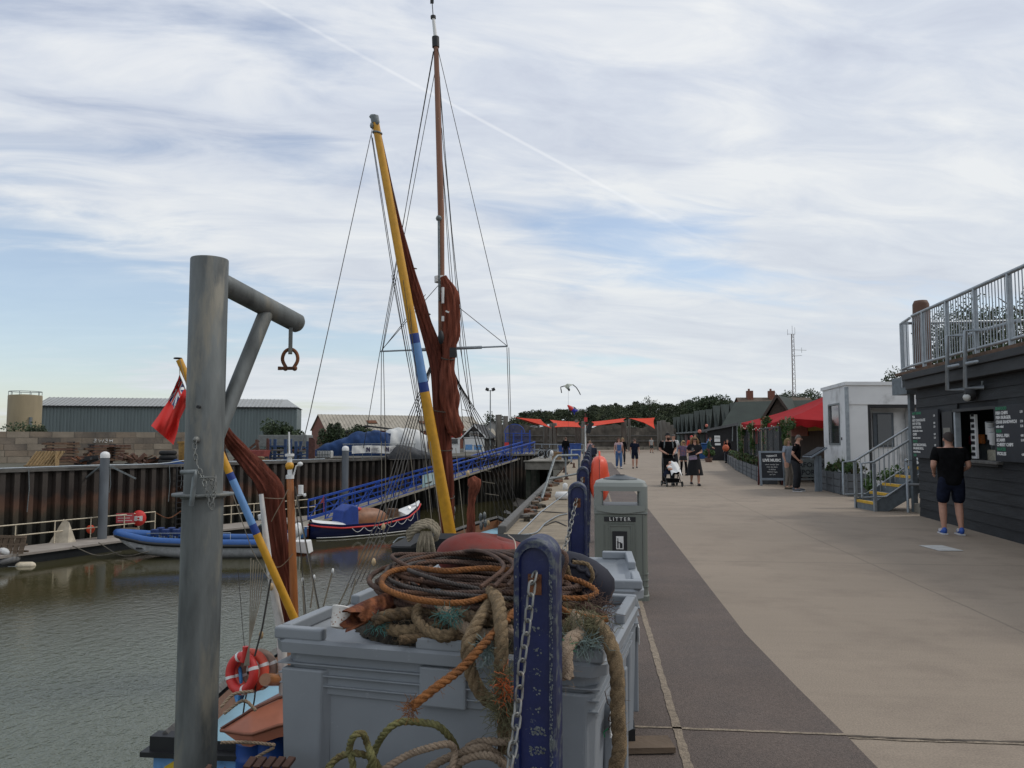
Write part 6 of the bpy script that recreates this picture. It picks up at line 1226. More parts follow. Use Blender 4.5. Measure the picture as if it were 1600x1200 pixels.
# ------------------------------------------------------------------ external steps
SO = cf(7.98, 17.05); F = CFR(SO, radians(1)); t = thing('steel_steps', 'grey steel steps with yellow nosings rising to the terrace behind the kiosk', 'steps', SO)
nst, rise, go, wd_ = 9, .19, .30, .85; m_stl = mat('step_grey', (.17, .20, .22), .55, .2, var=.2, scale=10)
for i in range(nst):
    x, z = i*go, (i+1)*rise; s_ = part('tread', B(m_stl, F).b2((x, .02, z-.04), (x+go+.02, wd_-.02, z)).b2((x+.0, .02, z-rise), (x+.02, wd_-.02, z-.04)), t); part('nosing', B(mat('nosing_yellow', (.60, .36, .03), .7, var=.2, scale=20), F).b2((x-.012, .03, z-.05), (x+.06, wd_-.03, z+.006)), s_)
for y in (-.02, wd_): part('stringer', B(m_stl, F).prism([(-.02, 0), (.30, 0), (nst*go+.1, nst*rise-.28), (nst*go+.1, nst*rise+.03), (.0, rise+.02)], y, y+.02), t)
for y, nm in ((-.03, 'near'), (wd_+.03, 'far')):
    mb = B(m_galvl, F); mb.tube([(-.28, y, .30), (-.28, y, 1.05), (0, y, 1.08+.0), (nst*go, y, nst*rise+.98)], .026, 8); mb.tube([(-.28, y, .30), (.25, y, .32), (nst*go, y, nst*rise+.2)], .02, 6)
    for i in range(25): x = .02+i*.11; mb.cyl((x, y, .36+x*rise/go*.98), (x, y, 1.06+x*rise/go), .008, 5)
    for x in (0, 1.3, 2.6): mb.b2((x-.03, y-.03, max(0, x*rise/go-.1)), (x+.03, y+.03, 1.05+x*rise/go))
    part('handrail', mb, t)
a = cf(8.75, 16.75); F = CFR(a, -.1); t = thing('guard_rail', 'short galvanised tubular guard rail at the foot of the kiosk corner', 'guard rail', a)
mb = B(m_galvl, F)
mb.tube([(-.18, 0, 0), (-.18, 0, 1.12), (.26, 0, 1.12), (.26, 0, 0)], .03, 8).cyl((-.18, 0, .6), (.26, 0, .6), .025, 8).tube([(.26, 0, 1.12), (.32, .8, 1.12), (.32, .8, 0)], .03, 8); part('rail', mb, t)
mb = B(m_galvl, F); [mb.ball((x, 0, 1.12), .045, 8) for x in (-.18, .26)]; part('clamp', mb, t)
# ------------------------------------------------------------------ black kiosk with roof terrace
KA, KB = pz(1437, 806), pz(1600, 851); KA.z = KB.z = 0; K = frame(KA, (KB-KA).to_2d()); t = thing('black_kiosk', 'black timber food kiosk with a serving hatch and a roof terrace', 'kiosk', KA); KI = t
KL, KH = 9.5, 2.62; m_kb = mat('kiosk_boards', (.017, .019, .022), .8, var=.35, scale=2.5, bump=.3, bscale=14, stretch=(.4, 1, 7))
wu0, wz0 = hit(K, 1497, 716); wu1, _ = hit(K, 1562, 716); wz1 = 1.6+(hit(K, 1530, 641)[1]-1.6)
mb = B(m_kb, K); nb = 14; bh = KH/nb; kbs = [m_kb, mat('kiosk_boards_worn', (.025, .028, .031), .8, var=.4, scale=2, bump=.35, bscale=12, stretch=(.4, 1, 7)), mat('kiosk_boards_dark', (.012, .014, .017), .75, var=.35, scale=3, bump=.3, bscale=14, stretch=(.4, 1, 7))]
for i in range(nb):
    z = i*bh; spans = [(0, KL)]; mb.use(kbs[(i*5+i//3) % 3])
    if z+bh > wz0 and z < wz1: spans = [(0, wu0), (wu1, KL)]
    for a, b in spans: mb.box(((a+b)/2, .025, z+bh/2), (b-a, .024, bh+.025), rx=-.09)
part('wall', mb, t)
part('side_wall', B(m_kb, K).b2((0, .06, 0), (.08, 5, KH)).b2((.08, .05, 0), (KL, .07, wz0-.04)).b2((.08, .05, wz1+.04), (KL, .07, KH)).b2((.08, 4.9, 0), (KL, 5, KH)).b2((wu1, .05, wz0-.04), (KL, .07, wz1+.04)).b2((.08, .05, wz0-.04), (wu0, .07, wz1+.04)), t)
part('interior', B(mat('kiosk_interior', (.022, .02, .018), .8), K).b2((.1, 2.4, 0), (KL, 2.5, KH)).b2((.1, .08, .0), (KL, 2.4, .05)).b2((wu0-.4, .5, wz0-.2), (wu1+.5, .95, wz0-.1)), t)
fz = 2.62
part('fascia', B(mat('fascia_boards', (.028, .031, .034), .7, var=.3, scale=2, stretch=(.4, 1, 5)), K).b2((-.1, -.16, fz), (KL, -.02, fz+.20)).b2((-.12, -.22, fz+.2), (KL, .05, fz+.32)), t, bevel=.01)
part('deck', B(m_plank, K).b2((-.58, -.20, fz+.325), (KL, 5, fz+.38)), t)
part('window_frame', B(m_dark, K).b2((wu0-.06, -.05, wz0-.1), (wu1+.05, .07, wz0-.03)).b2((wu0-.06, -.05, wz1), (wu1+.05, .06, wz1+.05)), t)
part('hatch_jamb', B(m_galvl, K).b2((wu0-.03, -.04, wz0-.03), (wu0+.05, .05, wz1)), t)
mb = B(m_white, K); mb.b2((wu0+.08, .2, wz0), (wu0+.28, .24, wz1-.05)); mb.use(m_dark)
for k in range(12): mb.b2((wu0+.10+.03*(k % 2), .19, wz0+.05+k*.1), (wu0+.24, .198, wz0+.11+k*.1))
part('price_strip', mb, t)
part('counter', B(m_greyw, K).b2((wu0-.1, -.10, wz0-.06), (wu1+.1, .3, wz0-.02)), t, bevel=.008)
# goods inside the hatch
def inside(px, py, dy): u, z = hit(K @ Matrix.Translation((0, dy, 0)), px, py); return V(u, dy, z)
for i, (px, py, w, h, c, lb) in enumerate(((1519, 688, .14, .17, (.45, .03, .06), 'red crisp packet on the kiosk shelf'), (1526, 686, .13, .16, (.55, .05, .03), 'second red crisp packet beside the orange one'), (1534, 686, .12, .17, (.6, .18, .03), 'orange packet on the kiosk shelf'), (1521, 702, .17, .14, (.08, .30, .03), 'bright green packet lower in the kiosk hatch'), (1556, 712, .5, .2, (.40, .37, .28), 'cream box at the lower right of the hatch'))):
    p = inside(px, py, .42); mb = B(mat('packet_%s' % 'abcde'[i], c, .5, var=.35, scale=30), K); mb.b2((p.x-w/2, .38, p.z-h/2), (p.x+w/2, .46, p.z+h/2)); solo('snack_packet' if i < 4 else 'counter_box', mb, None, lb, 'packet' if i < 4 else 'box', bevel=.02)
for i in range(3):
    p = inside(1545+i*3.2, 668+i*8, .40); Mx = K @ Matrix.Translation((p.x, .4, p.z-.12)) @ Matrix.Rotation(.25, 4, 'Y'); solo('paper_cup_stack', B(m_white, Mx).lathe([(.055, 0), (.075, .2), (.078, .22), (.06, .22)], 14), None, ['upper', 'middle', 'lower'][i]+' white stack of paper cups inside the hatch', 'paper cups')
p = inside(1535, 705, .5); solo('serving_equipment', B(m_galv, K).b2((p.x-.2, .5, wz0-.05), (p.x+.35, .9, wz0+.28)).b2((p.x-.1, .6, wz0+.28), (p.x+.2, .8, wz0+.4)), None, 'steel serving machine behind the kiosk counter', 'machine', bevel=.02)
# menu boards
def board(px0, px1, pt, pb, label, lines, seed):
    u0 = hit(K, px0, 680)[0]; u1 = hit(K, px1, 680)[0]; um = (px0+px1)/2; z1 = hit(K, um, pt)[1]; z0 = hit(K, um, pb)[1]; t = thing('menu_board', label, 'menu board', K @ V((u0+u1)/2, -.06, z0)); part('board', B(m_board, K).b2((u0, -.075, z0), (u1, -.035, z1)), t, bevel=.004)
    h = (z1-z0); wd_ = u1-u0; mb = B(m_text, K); mg_ = B(m_textg, K); n = len(lines)
    for i, (s, g, sz) in enumerate(lines):
        z = z1-h*(i+.7)/(n+.4); put_text(mg_ if g else mb, s, h/(n+.4)*(.95 if sz else .7), u0+wd_*.07, -.078, z, 'LEFT', .003, sx=min(1.25, .84*wd_/max(.01, len(s)*.6*h/(n+.4)*(.95 if sz else .7))))
        if not g and i % 3 != 2: put_text(mb, '%d.%d0' % (2+i % 4, (i*3) % 10), h/(n+.4)*.7, u1-wd_*.15, -.078, z, 'LEFT', .002)
    part('lettering', mb, t); part('green_heading', mg_, t)
board(1430, 1473, 641, 716, 'menu board with green headings at the left corner of the kiosk', [('HOT DRINKS', 1, 1), ('TEA', 0, 1), ('HOT CHOCOLATE', 0, 1), ('POT OF TEA', 0, 1), ('HOT WATER', 0, 1), ('all with milk or cream', 0, 0), ('CHIPS', 0, 1), ('with curry sauce', 0, 0), ('ROLLS', 1, 1), ('HOT BACON ROLL', 0, 1), ('SAUSAGE ROLL', 0, 1), ('served till noon', 0, 0), ('ICES', 1, 1)], 1)
board(1562, 1612, 632, 722, 'menu board with green headings right of the serving hatch', [('SEAFOOD', 1, 1), ('FISH CHIPS', 0, 1), ('FISH BURGER', 0, 1), ('CRAB SANDWICH', 0, 1), ('with salad', 0, 0), ('KIDS', 1, 1), ('SMALL FISH', 0, 1), ('SCAMPI', 0, 1), ('CHEESY CHIPS', 0, 1), ('SAUCES', 1, 1), ('PICKLES', 0, 1), ('', 0, 0)], 2)
u0 = hit(K, 1477, 680)[0]; u1 = hit(K, 1493, 680)[0]; part('door_panel', B(m_dark, K).b2((u0, -.05, wz0-.3), (u1, -.02, wz1+.02)), t); part('small_notice', B(mat('notice_grey', (.22, .21, .18), .7), K).b2((u0+.08, -.062, wz1-.45), (u1-.08, -.052, wz1-.28)).b2((u0+.1, -.062, wz0+.2), (u1-.15, -.052, wz0+.28)), t)
# wall lamp
lu, lz = hit(K, 1524, 616); t = thing('bulkhead_lamp', 'round bulkhead wall lamp above the serving hatch', 'wall lamp', K @ V(lu, -.1, lz)); part('housing', B(m_dark, K).lathe([(.14, 0), (.14, .08), (.05, .13)], 16, M=Matrix.Translation((lu, -.04, lz+.02)) @ Matrix.Rotation(pi/2, 4, 'X')), t); part('lens', B(mat('lamp_lens', (.5, .5, .47), .3), K).ball((lu, -.13, lz-.05), (.12, .06, .07), 12), t); part('conduit', B(m_galv, K).tube([(lu+.1, -.04, lz+.08), (lu+.4, -.04, lz+.12), (lu+.4, -.04, lz+.2)], .02, 5), t)
# roof terrace railing
t = thing('terrace_railing', 'galvanised balustrade running along the edge of the kiosk roof terrace', 'railing', K @ V(3, 0, fz+.4)); zb = fz+.38; hr = 1.12
fz1 = zb+hr
part('top_rail', B(m_galvl, K).tube([(.35, -.12, fz1), (KL, -.12, fz1)], .034, 8), t); part('bottom_rail', B(m_galvl, K).tube([(.1, -.12, zb+.1), (KL, -.12, zb+.1)], .028, 8), t)
for i in range(7): part('post', B(m_galvl, K).b2((.95+i*1.2-.03, -.15, zb-.15), (.95+i*1.2+.03, -.09, fz1)), t)
mb = B(m_galvl, K)
for i in range(84): mb.cyl((.35+i*.11, -.12, zb+.1), (.35+i*.11, -.12, fz1), .009, 5)
part('balusters', mb, t)
t = thing('end_railing', 'galvanised railing across the left end of the roof terrace', 'railing', K @ V(-.5, 2, zb)); mb = B(m_galvl, K)
mb.tube([(.2, -.12, fz1-.02), (-.55, -.05, fz1-.02), (-.55, 4.9, fz1-.02)], .03, 8).tube([(-.55, -.05, zb+.1), (-.55, 4.9, zb+.1)], .026, 8).tube([(.1, -.12, zb+.1), (-.55, -.05, zb+.1)], .026, 8)
for x, y in ((-.55, -.05), (-.55, 2.5), (-.55, 4.9)): mb.b2((x-.03, y-.03, zb-.3), (x+.03, y+.03, fz1-.02))
part('frame', mb, t); mb = B(m_galvl, K)
for i in range(40): mb.cyl((-.55, .05+i*.12, zb+.1), (-.55, .05+i*.12, fz1-.02), .009, 5)
for i in range(6): mb.cyl((.05-.1*i, -.11+.01*i, zb+.1), (.05-.1*i, -.11+.01*i, fz1-.02), .009, 5)
part('balusters', mb, t)
t = thing('back_railing', 'galvanised railing on the far side of the roof terrace', 'railing', K @ V(4, 4.8, zb)); mb = B(m_galvl, K); mb.tube([(-.5, 4.9, zb+hr), (KL, 4.9, zb+hr)], .03, 6).tube([(-.5, 4.9, zb+.5), (KL, 4.9, zb+.5)], .02, 6); 
for i in range(9): mb.cyl((i*1.2, 4.9, zb), (i*1.2, 4.9, zb+hr), .03, 6)
part('frame', mb, t)
part('stair_rail', B(m_galvl, K).tube([(2.2, 3, zb+1.0), (4.6, 3, zb+.2)], .03, 6).tube([(5.0, 2.5, zb+.9), (7.6, 2.5, zb+.1)], .03, 6), t)
# tubular frame on the fascia
g = [hit(K @ Matrix.Translation((0, -.3, 0)), *p) for p in ((1480, 609), (1480, 525), (1508, 606), (1508, 517), (1545, 513))]
t = thing('tubular_ladder_guard', 'pair of bent galvanised tubes fixed to the kiosk fascia', 'handrail', K @ V(g[0][0], -.3, g[0][1])); mb = B(m_galvl, K)
for (xa, za), (xb, zb_) in ((g[0], g[1]), (g[2], g[3])): mb.tube([(xa+.1, -.05, za), (xa, -.3, za), (xb, -.3, zb_), (xb+.1, .0, zb_), (xb+.95, .1, zb_+.02)], .035, 8).cyl((xb, -.3, zb_-.55), (xb+.95, .1, zb_-.50), .03, 8)
part('tube', mb, t)
# timber pile at the corner
c = cf((1445-800)/1200*16.55, 16.55); c.z = 0; ztop = pd(1445, 470, 16.55).z; t = thing('timber_pile', 'thick round brown timber pile rising through the kiosk corner', 'timber pile', c); m_bp = mat('brown_pile', (.13, .06, .035), .7, var=.3, scale=2, stretch=(3, 3, .3), bump=.2)
part('upper_pile', B(m_bp, Matrix.Translation(c)).lathe([(.13, fz-.3), (.14, fz+.3), (.165, fz+.42), (.175, fz+1.0), (.165, ztop-.08), (.13, ztop), (.01, ztop+.01)], 20), t); part('lower_post', B(m_bp, Matrix.Translation(c)).b2((-.09, -.09, .2), (.09, .09, fz-.3)), t, bevel=.01); part('concrete_foot', B(m_conc2, Matrix.Translation(c)).b2((-.2, -.2, 0), (.25, .25, .2)), t, bevel=.01)
c = cf((1424-800)/1200*16.9, 16.9); c.z = 0; t = thing('steel_column', 'slim grey steel column carrying the left end of the roof terrace', 'column', c); part('column', B(m_stl, CFR(c)).b2((-.05, -.05, 0), (.05, .05, fz+.3)), t); part('cap_plate', B(m_stl, CFR(c)).b2((-.16, -.14, fz-.05), (.25, .5, fz+.33)), t)
part('blue_pipe', B(m_sky, CFR(c)).cyl((.13, 0, 1.2), (.13, 0, fz-.1), .02, 6), t)
# ------------------------------------------------------------------ davit post
c = cf((321-800)/1200*3.2, 3.2); c.z = 0; Zt = pd(330, 405, 3.2).z; Zf = pd(318, 771, 3.2).z
m_dav = mat('davit_steel', (.150, .162, .158), .6, .3, var=.42, scale=9, bump=.10, bscale=50, col2=(.26, .245, .20), c2scale=6, c2thr=.60, c2soft=.07, stretch=(1.6, 1.6, .35))
t = thing('davit', 'tall grey galvanised davit post with a slanting arm and brace at the quay edge', 'davit', c); Mx = Matrix.Translation(c)
mb = B(m_dav, Mx); mb.lathe([(.081, -1.2), (.081, Zf-.01)], 40).lathe([(.0765, Zf), (.0765, Zt-.004), (.0745, Zt), (.001, Zt)], 40); part('post', mb, t)
part('flange', B(m_dav, Mx).lathe([(.02, Zf-.008), (.120, Zf-.008), (.121, Zf-.006), (.121, Zf), (.120, Zf+.002), (.02, Zf+.002)], 40), t)
part('flange', B(m_dav, Mx).lathe([(.02, Zf-.018), (.088, Zf-.018), (.088, Zf-.011), (.02, Zf-.011)], 40), t)
A = pd(328, 433, 3.2); E = pd(468, 507, 3.62); arm = (E-A).normalized()
mb = B(m_dav); mb.tube([A, E-arm*.012, E], [.045, .045, .036], 28); part('arm', mb, t)
bA = A.lerp(E, .62); bB = pd(331, 700, 3.2)
part('brace', B(m_dav).tube([bB, bA], .033, 24), t)
pe = E-arm*.055; mb = B(m_dav); mb.box(pe+V(0, 0, -.095), (.018, .045, .13), rz=YAW+.3); part('lug', mb, t)
s0 = pe+V(0, 0, -.150)
t2 = thing('shackle', 'rusty bow shackle hanging from the end of the davit arm', 'shackle', s0)
Fs = CFR(s0, .0); R_ = .031; pts = [(-.018, 0, -.075), (-.034, 0, -.045), (-.034, 0, -.02), (-.022, 0, .002), (0, 0, .012), (.022, 0, .002), (.034, 0, -.02), (.034, 0, -.045), (.018, 0, -.075)]
part('bow', B(m_rust, Fs).tube(catmull(pts, .006), .0085, 10), t2); part('pin', B(m_rust, Fs).cyl((-.048, 0, -.078), (.03, 0, -.078), .008, 10).ball((.022, 0, -.078), .013, 10).ball((-.021, 0, -.078), .013, 10).cyl((-.048, 0, -.086), (-.048, 0, -.07), .009, 8), t2)
mb = B(m_dav, Mx); mb.cyl((-.062, -.11, Zf+.05), (-.045, -.10, Zf+.052), .02, 12); part('handle', B(m_galv).tube([pd(283, 738, 3.07), pd(306, 737, 3.06), pd(304, 747, 3.06), pd(299, 790, 3.08)], .0095, 10), t)
part('hole', B(m_dark, CFR(pd(312, 636, 3.115))).lathe([(.001, 0), (.0065, 0), (.0065, .02)], 14, M=RX90), t)
mb = B(mat('dull_chain', (.22, .225, .21), .55, .5, var=.3, scale=30))
mb.chain([pd(306, 690, 3.10), pd(304, 700, 3.09), pd(307, 722, 3.09), pd(312, 735, 3.08), pd(316, 747, 3.07), pd(328, 750, 3.05), pd(336, 765, 3.05)], .026, .0145, .0022)
mb.chain([pd(318, 748, 3.04), pd(322, 765, 3.03), pd(330, 793, 3.03)], .026, .0145, .0022).chain([pd(336, 748, 3.04), pd(334, 770, 3.03), pd(331, 795, 3.03)], .026, .0145, .0022)
mb.tube([pd(313, 747, 3.05), pd(325, 746, 3.02), pd(337, 746, 3.03), pd(335, 757, 3.03)], .0038, 6).ball(pd(307, 687, 3.11), (.012, .02, .014), 10)
solo('lashing_chain', mb, None, 'short galvanised chain pinned to the davit post just above its flange', 'chain')
mb = B(m_dav); mb.box((c.x+.22, c.y+.05, -.25), (.46, .16, .02)).box((c.x+.22, c.y+.05, -.55), (.46, .16, .02)); part('bracket', mb, t)
# ------------------------------------------------------------------ bollards and their chains
m_bol = mat('bollard_blue', (.006, .014, .088), .5, var=.25, scale=9, bump=.08, bscale=40, col2=(.13, .15, .16), c2scale=26, c2thr=.66, c2soft=.03)
m_bole = mat('bollard_edge', (.010, .018, .072), .55, var=.4, scale=10, bump=.12, bscale=50, col2=(.10, .115, .12), c2scale=18, c2thr=.56, c2soft=.05)
BH = 1.281
def make_bollard(label, wear=True):
    root = thing('bollard', label, 'bollard', (0, 0, 0), 'navy blue bollards along the quay'); w, tk, n = .069, .135, 24
    def arch(w_, zt, z0, y): c_ = zt-w_; return [(-w_, y, z0)]+[(w_*cos(pi-pi*i/n), y, c_+w_*sin(pi-pi*i/n)) for i in range(n+1)]+[(w_, y, z0)]
    rings = [arch(w-.006, BH-.006, 0, tk/2+.0), arch(w, BH, 0, tk/2-.008), arch(w, BH, 0, -tk/2+.010), arch(w-.008, BH-.008, 0, -tk/2), arch(.049, BH-.030, .06, -tk/2), arch(.045, BH-.034, .064, -tk/2+.018)]
    m = len(rings[0]); mb = B(m_bole); vs = [p for r in rings for p in r]; fs = []
    for k in range(len(rings)-2):
        for i in range(m): fs.append((k*m+i, k*m+(i+1) % m, (k+1)*m+(i+1) % m, (k+1)*m+i))
    mb.add(vs, fs, False).add(rings[0], [tuple(range(m))[::-1]]); part('body', mb, root, bevel=.0025)
    mb = B(m_bol); mb.add(rings[4]+rings[5], [(i, (i+1) % m, m+(i+1) % m, m+i) for i in range(m)]+[tuple(range(m, 2*m))]); part('recess', mb, root)
    e = part('eye_bolt', B(m_rust).tube([(-.012, -tk/2+.02, 1.155), (-.012, -tk/2-.018, 1.155), (.012, -tk/2-.018, 1.155), (.012, -tk/2+.02, 1.155)], .0045, 8).b2((-.022, -tk/2+.012, 1.10), (.022, -tk/2+.018, 1.165)), root)
    return root
ordn = ['nearest', 'second', 'third', 'fourth', 'fifth', 'sixth', 'seventh', 'eighth', 'ninth', 'tenth', 'eleventh', 'twelfth', 'thirteenth', 'fourteenth']
b0 = make_bollard('nearest navy blue arched bollard, worn, standing before the grey bin'); b0.location = (-.18, 2.55, 0); b0.rotation_euler = (0, 0, -.13)
BP = [(-.18, 2.55)]
for k in range(1, 14):
    y = 2.55+3.15*k; BP.append((-.11, y)); tree_copy(b0, (-.11, y, 0), .0, ordn[k]+' navy blue arched bollard along the quay, counted from the camera')
# flaking paint patches standing slightly proud, on the nearest bollard recess
rr = random.Random(21); mb = B(mat('flaked_primer', (.17, .19, .19), .8, var=.3, scale=60), Matrix.Translation((-.18, 2.55, 0)) @ Matrix.Rotation(-.13, 4, 'Z'))
for i in range(15):
    z = .985-i*.062; w_ = .014+.012*(i > 4)
    for k in range(44 if i > 4 else 8):
        x = rr.uniform(-w_, w_)+.006; zz = z+rr.uniform(-.013, .013); r_ = rr.uniform(.001, .0050); n = 7; y = -.0675+.0172
        mb.add([(x+r_*cos(6.28*j/n)*rr.uniform(.6, 1.3), y-.001, zz+r_*sin(6.28*j/n)*rr.uniform(.5, 1.2)) for j in range(n)], [tuple(range(n))])
for i in range(420):
    z = 1.20-rr.random()**.8*.95; x = rr.uniform(.050, .060)*(1 if rr.random() < .8 else -1); r_ = rr.uniform(.0006, .0030); n = 6
    mb.add([(x+r_*cos(6.28*j/n)*rr.uniform(.6, 1.2), -.0686, z+r_*1.8*sin(6.28*j/n)*rr.uniform(.5, 1.2)) for j in range(n)], [tuple(range(n))])
fl = bpy.data.objects.new('paint_flakes', mb.mesh('paint_flakes')); COL.objects.link(fl); fl.parent = b0; fl.matrix_parent_inverse = (Matrix.Translation((-.18, 2.55, 0)) @ Matrix.Rotation(-.13, 4, 'Z')).inverted(); WL[fl] = Vector((0, 0, 0)); fl['kind'] = 'stuff'
m_chain = mat('chain_steel', (.26, .26, .245), .5, .6, var=.25, scale=30, col2=(.18, .11, .07), c2scale=14, c2thr=.66)
def sagc(a, b, s): return [a.lerp(b, q)-V(0, 0, s*4*q*(1-q)) for q in (0, .15, .35, .5, .65, .85, 1)]
fc = [pd(834, 903, 2.47), pd(830, 925, 2.44), pd(823, 985, 2.42), pd(815, 1040, 2.40), pd(809, 1105, 2.38), pd(797, 1195, 2.30), V(-.32, 1.9, .15), V(-.3, 1.2, .05)]
solo('hanging_chain', B(m_chain).chain(fc, .047, .027, .0040), None, 'galvanised chain hanging down the front of the nearest bollard', 'chain', 'chains between the bollards')
for k in range(1, 9):
    a = V(BP[k][0]-.01, BP[k][1]-.08, 1.15); b = V(BP[k-1][0]-.01, BP[k-1][1]+.06, 1.1); mb = B(m_chain)
    mb.chain(sagc(a, b, .42) if k > 1 else [a, a+V(-.045, -.2, -.20), a+V(-.10, -.42, -.38), a+V(-.17, -.8, -.55), b+V(-.1, .6, -.5), b], .047, .027, .0040); solo('hanging_chain', mb, None, 'chain hung between the %s and %s bollards from the camera' % (ordn[k-1], ordn[k]), 'chain', 'chains between the bollards')
# ------------------------------------------------------------------ fish bins
m_bin = mat('bin_grey_plastic', (.275, .300, .325), .5, var=.14, scale=2.2, bump=.08, bscale=14, col2=(.33, .36, .385), c2scale=22, c2thr=.67, c2soft=.03)
def fish_bin(F, W, D, Ht, label, o):
    t = thing('fish_bin', label, 'fish bin', o); zr = Ht-.065
    mb = B(m_bin, F); i = .035       # body shell, slightly tapered
    def ring(x0, y0, x1, y1, z, c=.05): return [(x0+c, y0, z), (x1-c, y0, z), (x1, y0+c, z), (x1, y1-c, z), (x1-c, y1, z), (x0+c, y1, z), (x0, y1-c, z), (x0, y0+c, z)]
    rs = [ring(i+.03, i+.03, W-i-.03, D-i-.03, .10), ring(i+.012, i+.012, W-i-.012, D-i-.012, zr-.16), ring(i, i, W-i, D-i, zr-.155), ring(i, i, W-i, D-i, zr)]
    for a, b in zip(rs, rs[1:]): mb.add(a+b, [(k, (k+1) % 8, 8+(k+1) % 8, 8+k) for k in range(8)])
    part('body', mb, t, bevel=.012, seg=3)
    for x0, x1 in ((.04, .25), (W-.25, W-.04)): part('pilaster', B(m_bin, F).add([(x0+.02, .06, .1), (x1-.02, .06, .1), (x1, .045, zr-.06), (x0, .045, zr-.06), (x0+.02, .022, .1), (x1-.045, .022, .1), (x1-.03, .012, zr-.06), (x0, .012, zr-.06)], [(4, 5, 6, 7), (1, 2, 6, 5), (0, 4, 7, 3), (3, 7, 6, 2)]), t, bevel=.008)
    for lo, hi in (((W*.47, .012, zr-.16), (W*.61, .05, zr-.01)), ((W-.055, .3, .1), (W-.016, .36, zr-.16)), ((W-.055, D-.36, .1), (W-.016, D-.3, zr-.16))): part('pilaster', B(m_bin, F).b2(lo, hi), t, bevel=.008)
    for k, z in enumerate((zr-.045, zr-.085, zr-.125)): part('ledge', B(m_bin, F).b2((.02+.004*k, .014+.003*k, z), (W-.02-.004*k, D-.014-.003*k, z+.006)), t, bevel=.002)
    for x, y in ((.12, .12), (W-.12, .12), (.12, D-.12), (W-.12, D-.12), (W/2, .12), (W/2, D-.12)): part('foot', B(m_black, F).b2((x-.07, y-.07, 0), (x+.07, y+.07, .1)), t)
    mb = B(m_bin, F); r1 = ring(0, 0, W, D, zr+.004); r2 = ring(-.004, -.004, W+.004, D+.004, zr+.045); r3 = ring(.012, .012, W-.012, D-.012, Ht-.008); r4 = ring(.045, .045, W-.045, D-.045, Ht-.012)
    r5 = [(x, y, Ht-.035) for x, y, z in ring(.075, .075, W-.075, D-.075, 0)]; c5 = [(W/2, D/2, Ht-.05)]
    for a, b in zip([r1, r2, r3, r4], [r2, r3, r4, r5]): mb.add(a+b, [(k, (k+1) % 8, 8+(k+1) % 8, 8+k) for k in range(8)])
    mb.add(r5+c5, [(k, (k+1) % 8, 8) for k in range(8)]); mb.add(r1, [tuple(range(8))[::-1]]); part('lid', mb, t, bevel=.006, seg=3)
    for x0, x1, y0, y1 in ((.006, .22, .006, .055), (.007, .054, .056, .42), (W-.22, W-.006, .006, .055), (W-.054, W-.007, .056, .3), (W*.46, W*.62, .006, .06), (.006, .2, D-.055, D-.006), (.007, .054, D-.4, D-.056), (W-.2, W-.006, D-.055, D-.006), (W-.054, W-.007, D-.45, D-.056)):
        part('stacking_block', B(m_bin, F).b2((x0, y0, Ht-.012), (x1, y1, Ht+.035)), t, bevel=.009, seg=3)
    part('label_plate', B(m_white, F).b2((W-.017, .22, zr-.28), (W-.012, .30, zr-.19)), t)
    return t
o1 = V(-1.295, 3.05, 0); o2 = V(.038, 2.82, 0); FB1 = frame(o1, (o2-o1).to_2d()); W1 = (o2-o1).length
fish_bin(FB1, W1, 1.06, .805, 'grey plastic fish bin piled with ropes and wire, nearest the camera', o1)
FB2 = frame(V(-.95, 4.08, 0), (1, .0)); fish_bin(FB2, 1.21, 1.07, .83, 'second grey fish bin just behind the rope-covered one', V(-.95, 4.08, 0))
solo('wooden_offcut', B(m_wood, Matrix.Translation((.27, 4.05, 0)) @ Matrix.Rotation(.15, 4, 'Z')).b2((-.2, 0, .012), (.14, .16, .04)), None, 'flat wooden offcut under the foot of the second grey bin', 'plank')
# ------------------------------------------------------------------ heap on the bin
m_net = mat('old_net', (.085, .07, .045), .95, var=.5, scale=30, bump=1.0, bscale=70, col2=(.03, .025, .018), c2scale=22, c2thr=.5)
def noise3(x, y, s=0): return .5*sin(9*x+3*y+s)+.3*sin(17*x-11*y+2*s)+.25*sin(5*y+23*x+s)
def mound(u, v):
    r = v**.8; x = .56*r*cos(2*pi*u); y = .36*r*sin(2*pi*u); h = .15*(1-r**3)-.03*r**6
    return V(-.50+x, 3.33+y-x*.17, .79+h*(1+.3*noise3(x*1.6, y*1.6))+.02*noise3(x*7, y*7, 2))
solo('net_heap', B(m_net).grid(mound, 110, 80), None, 'dark tangle of old fishing net under the ropes on the grey bin', 'fishing net')
def L(px, py, z): return pz(px, py, z)
def fuzz(mb, path, r, n, rnd, ln=.02, th=.0006):
    for i in range(n):
        p = rnd.choice(path); d = V(rnd.gauss(0, 1), rnd.gauss(0, 1), rnd.gauss(0, 1)).normalized(); q = V(rnd.gauss(0, 1), rnd.gauss(0, 1), rnd.gauss(0, 1)).normalized()
        a = p+d*r*.85; mb.tube([a, a+d*ln*.4+q*ln*.3, a+d*ln*.6+q*ln*.9], th, 3, cap=False)
    return mb
m_tan = mat('tan_rope', (.27, .19, .105), .95, var=.35, scale=40, bump=.7, bscale=220, col2=(.12, .08, .04), c2scale=16, c2thr=.62)
m_tan2 = mat('brown_rope', (.19, .125, .065), .95, var=.4, scale=40, bump=.7, bscale=220, col2=(.07, .05, .03), c2scale=14, c2thr=.56)
m_org = mat('orange_brown_rope', (.30, .115, .030), .9, var=.35, scale=30, bump=.6, bscale=200, col2=(.12, .05, .02), c2scale=12, c2thr=.6)
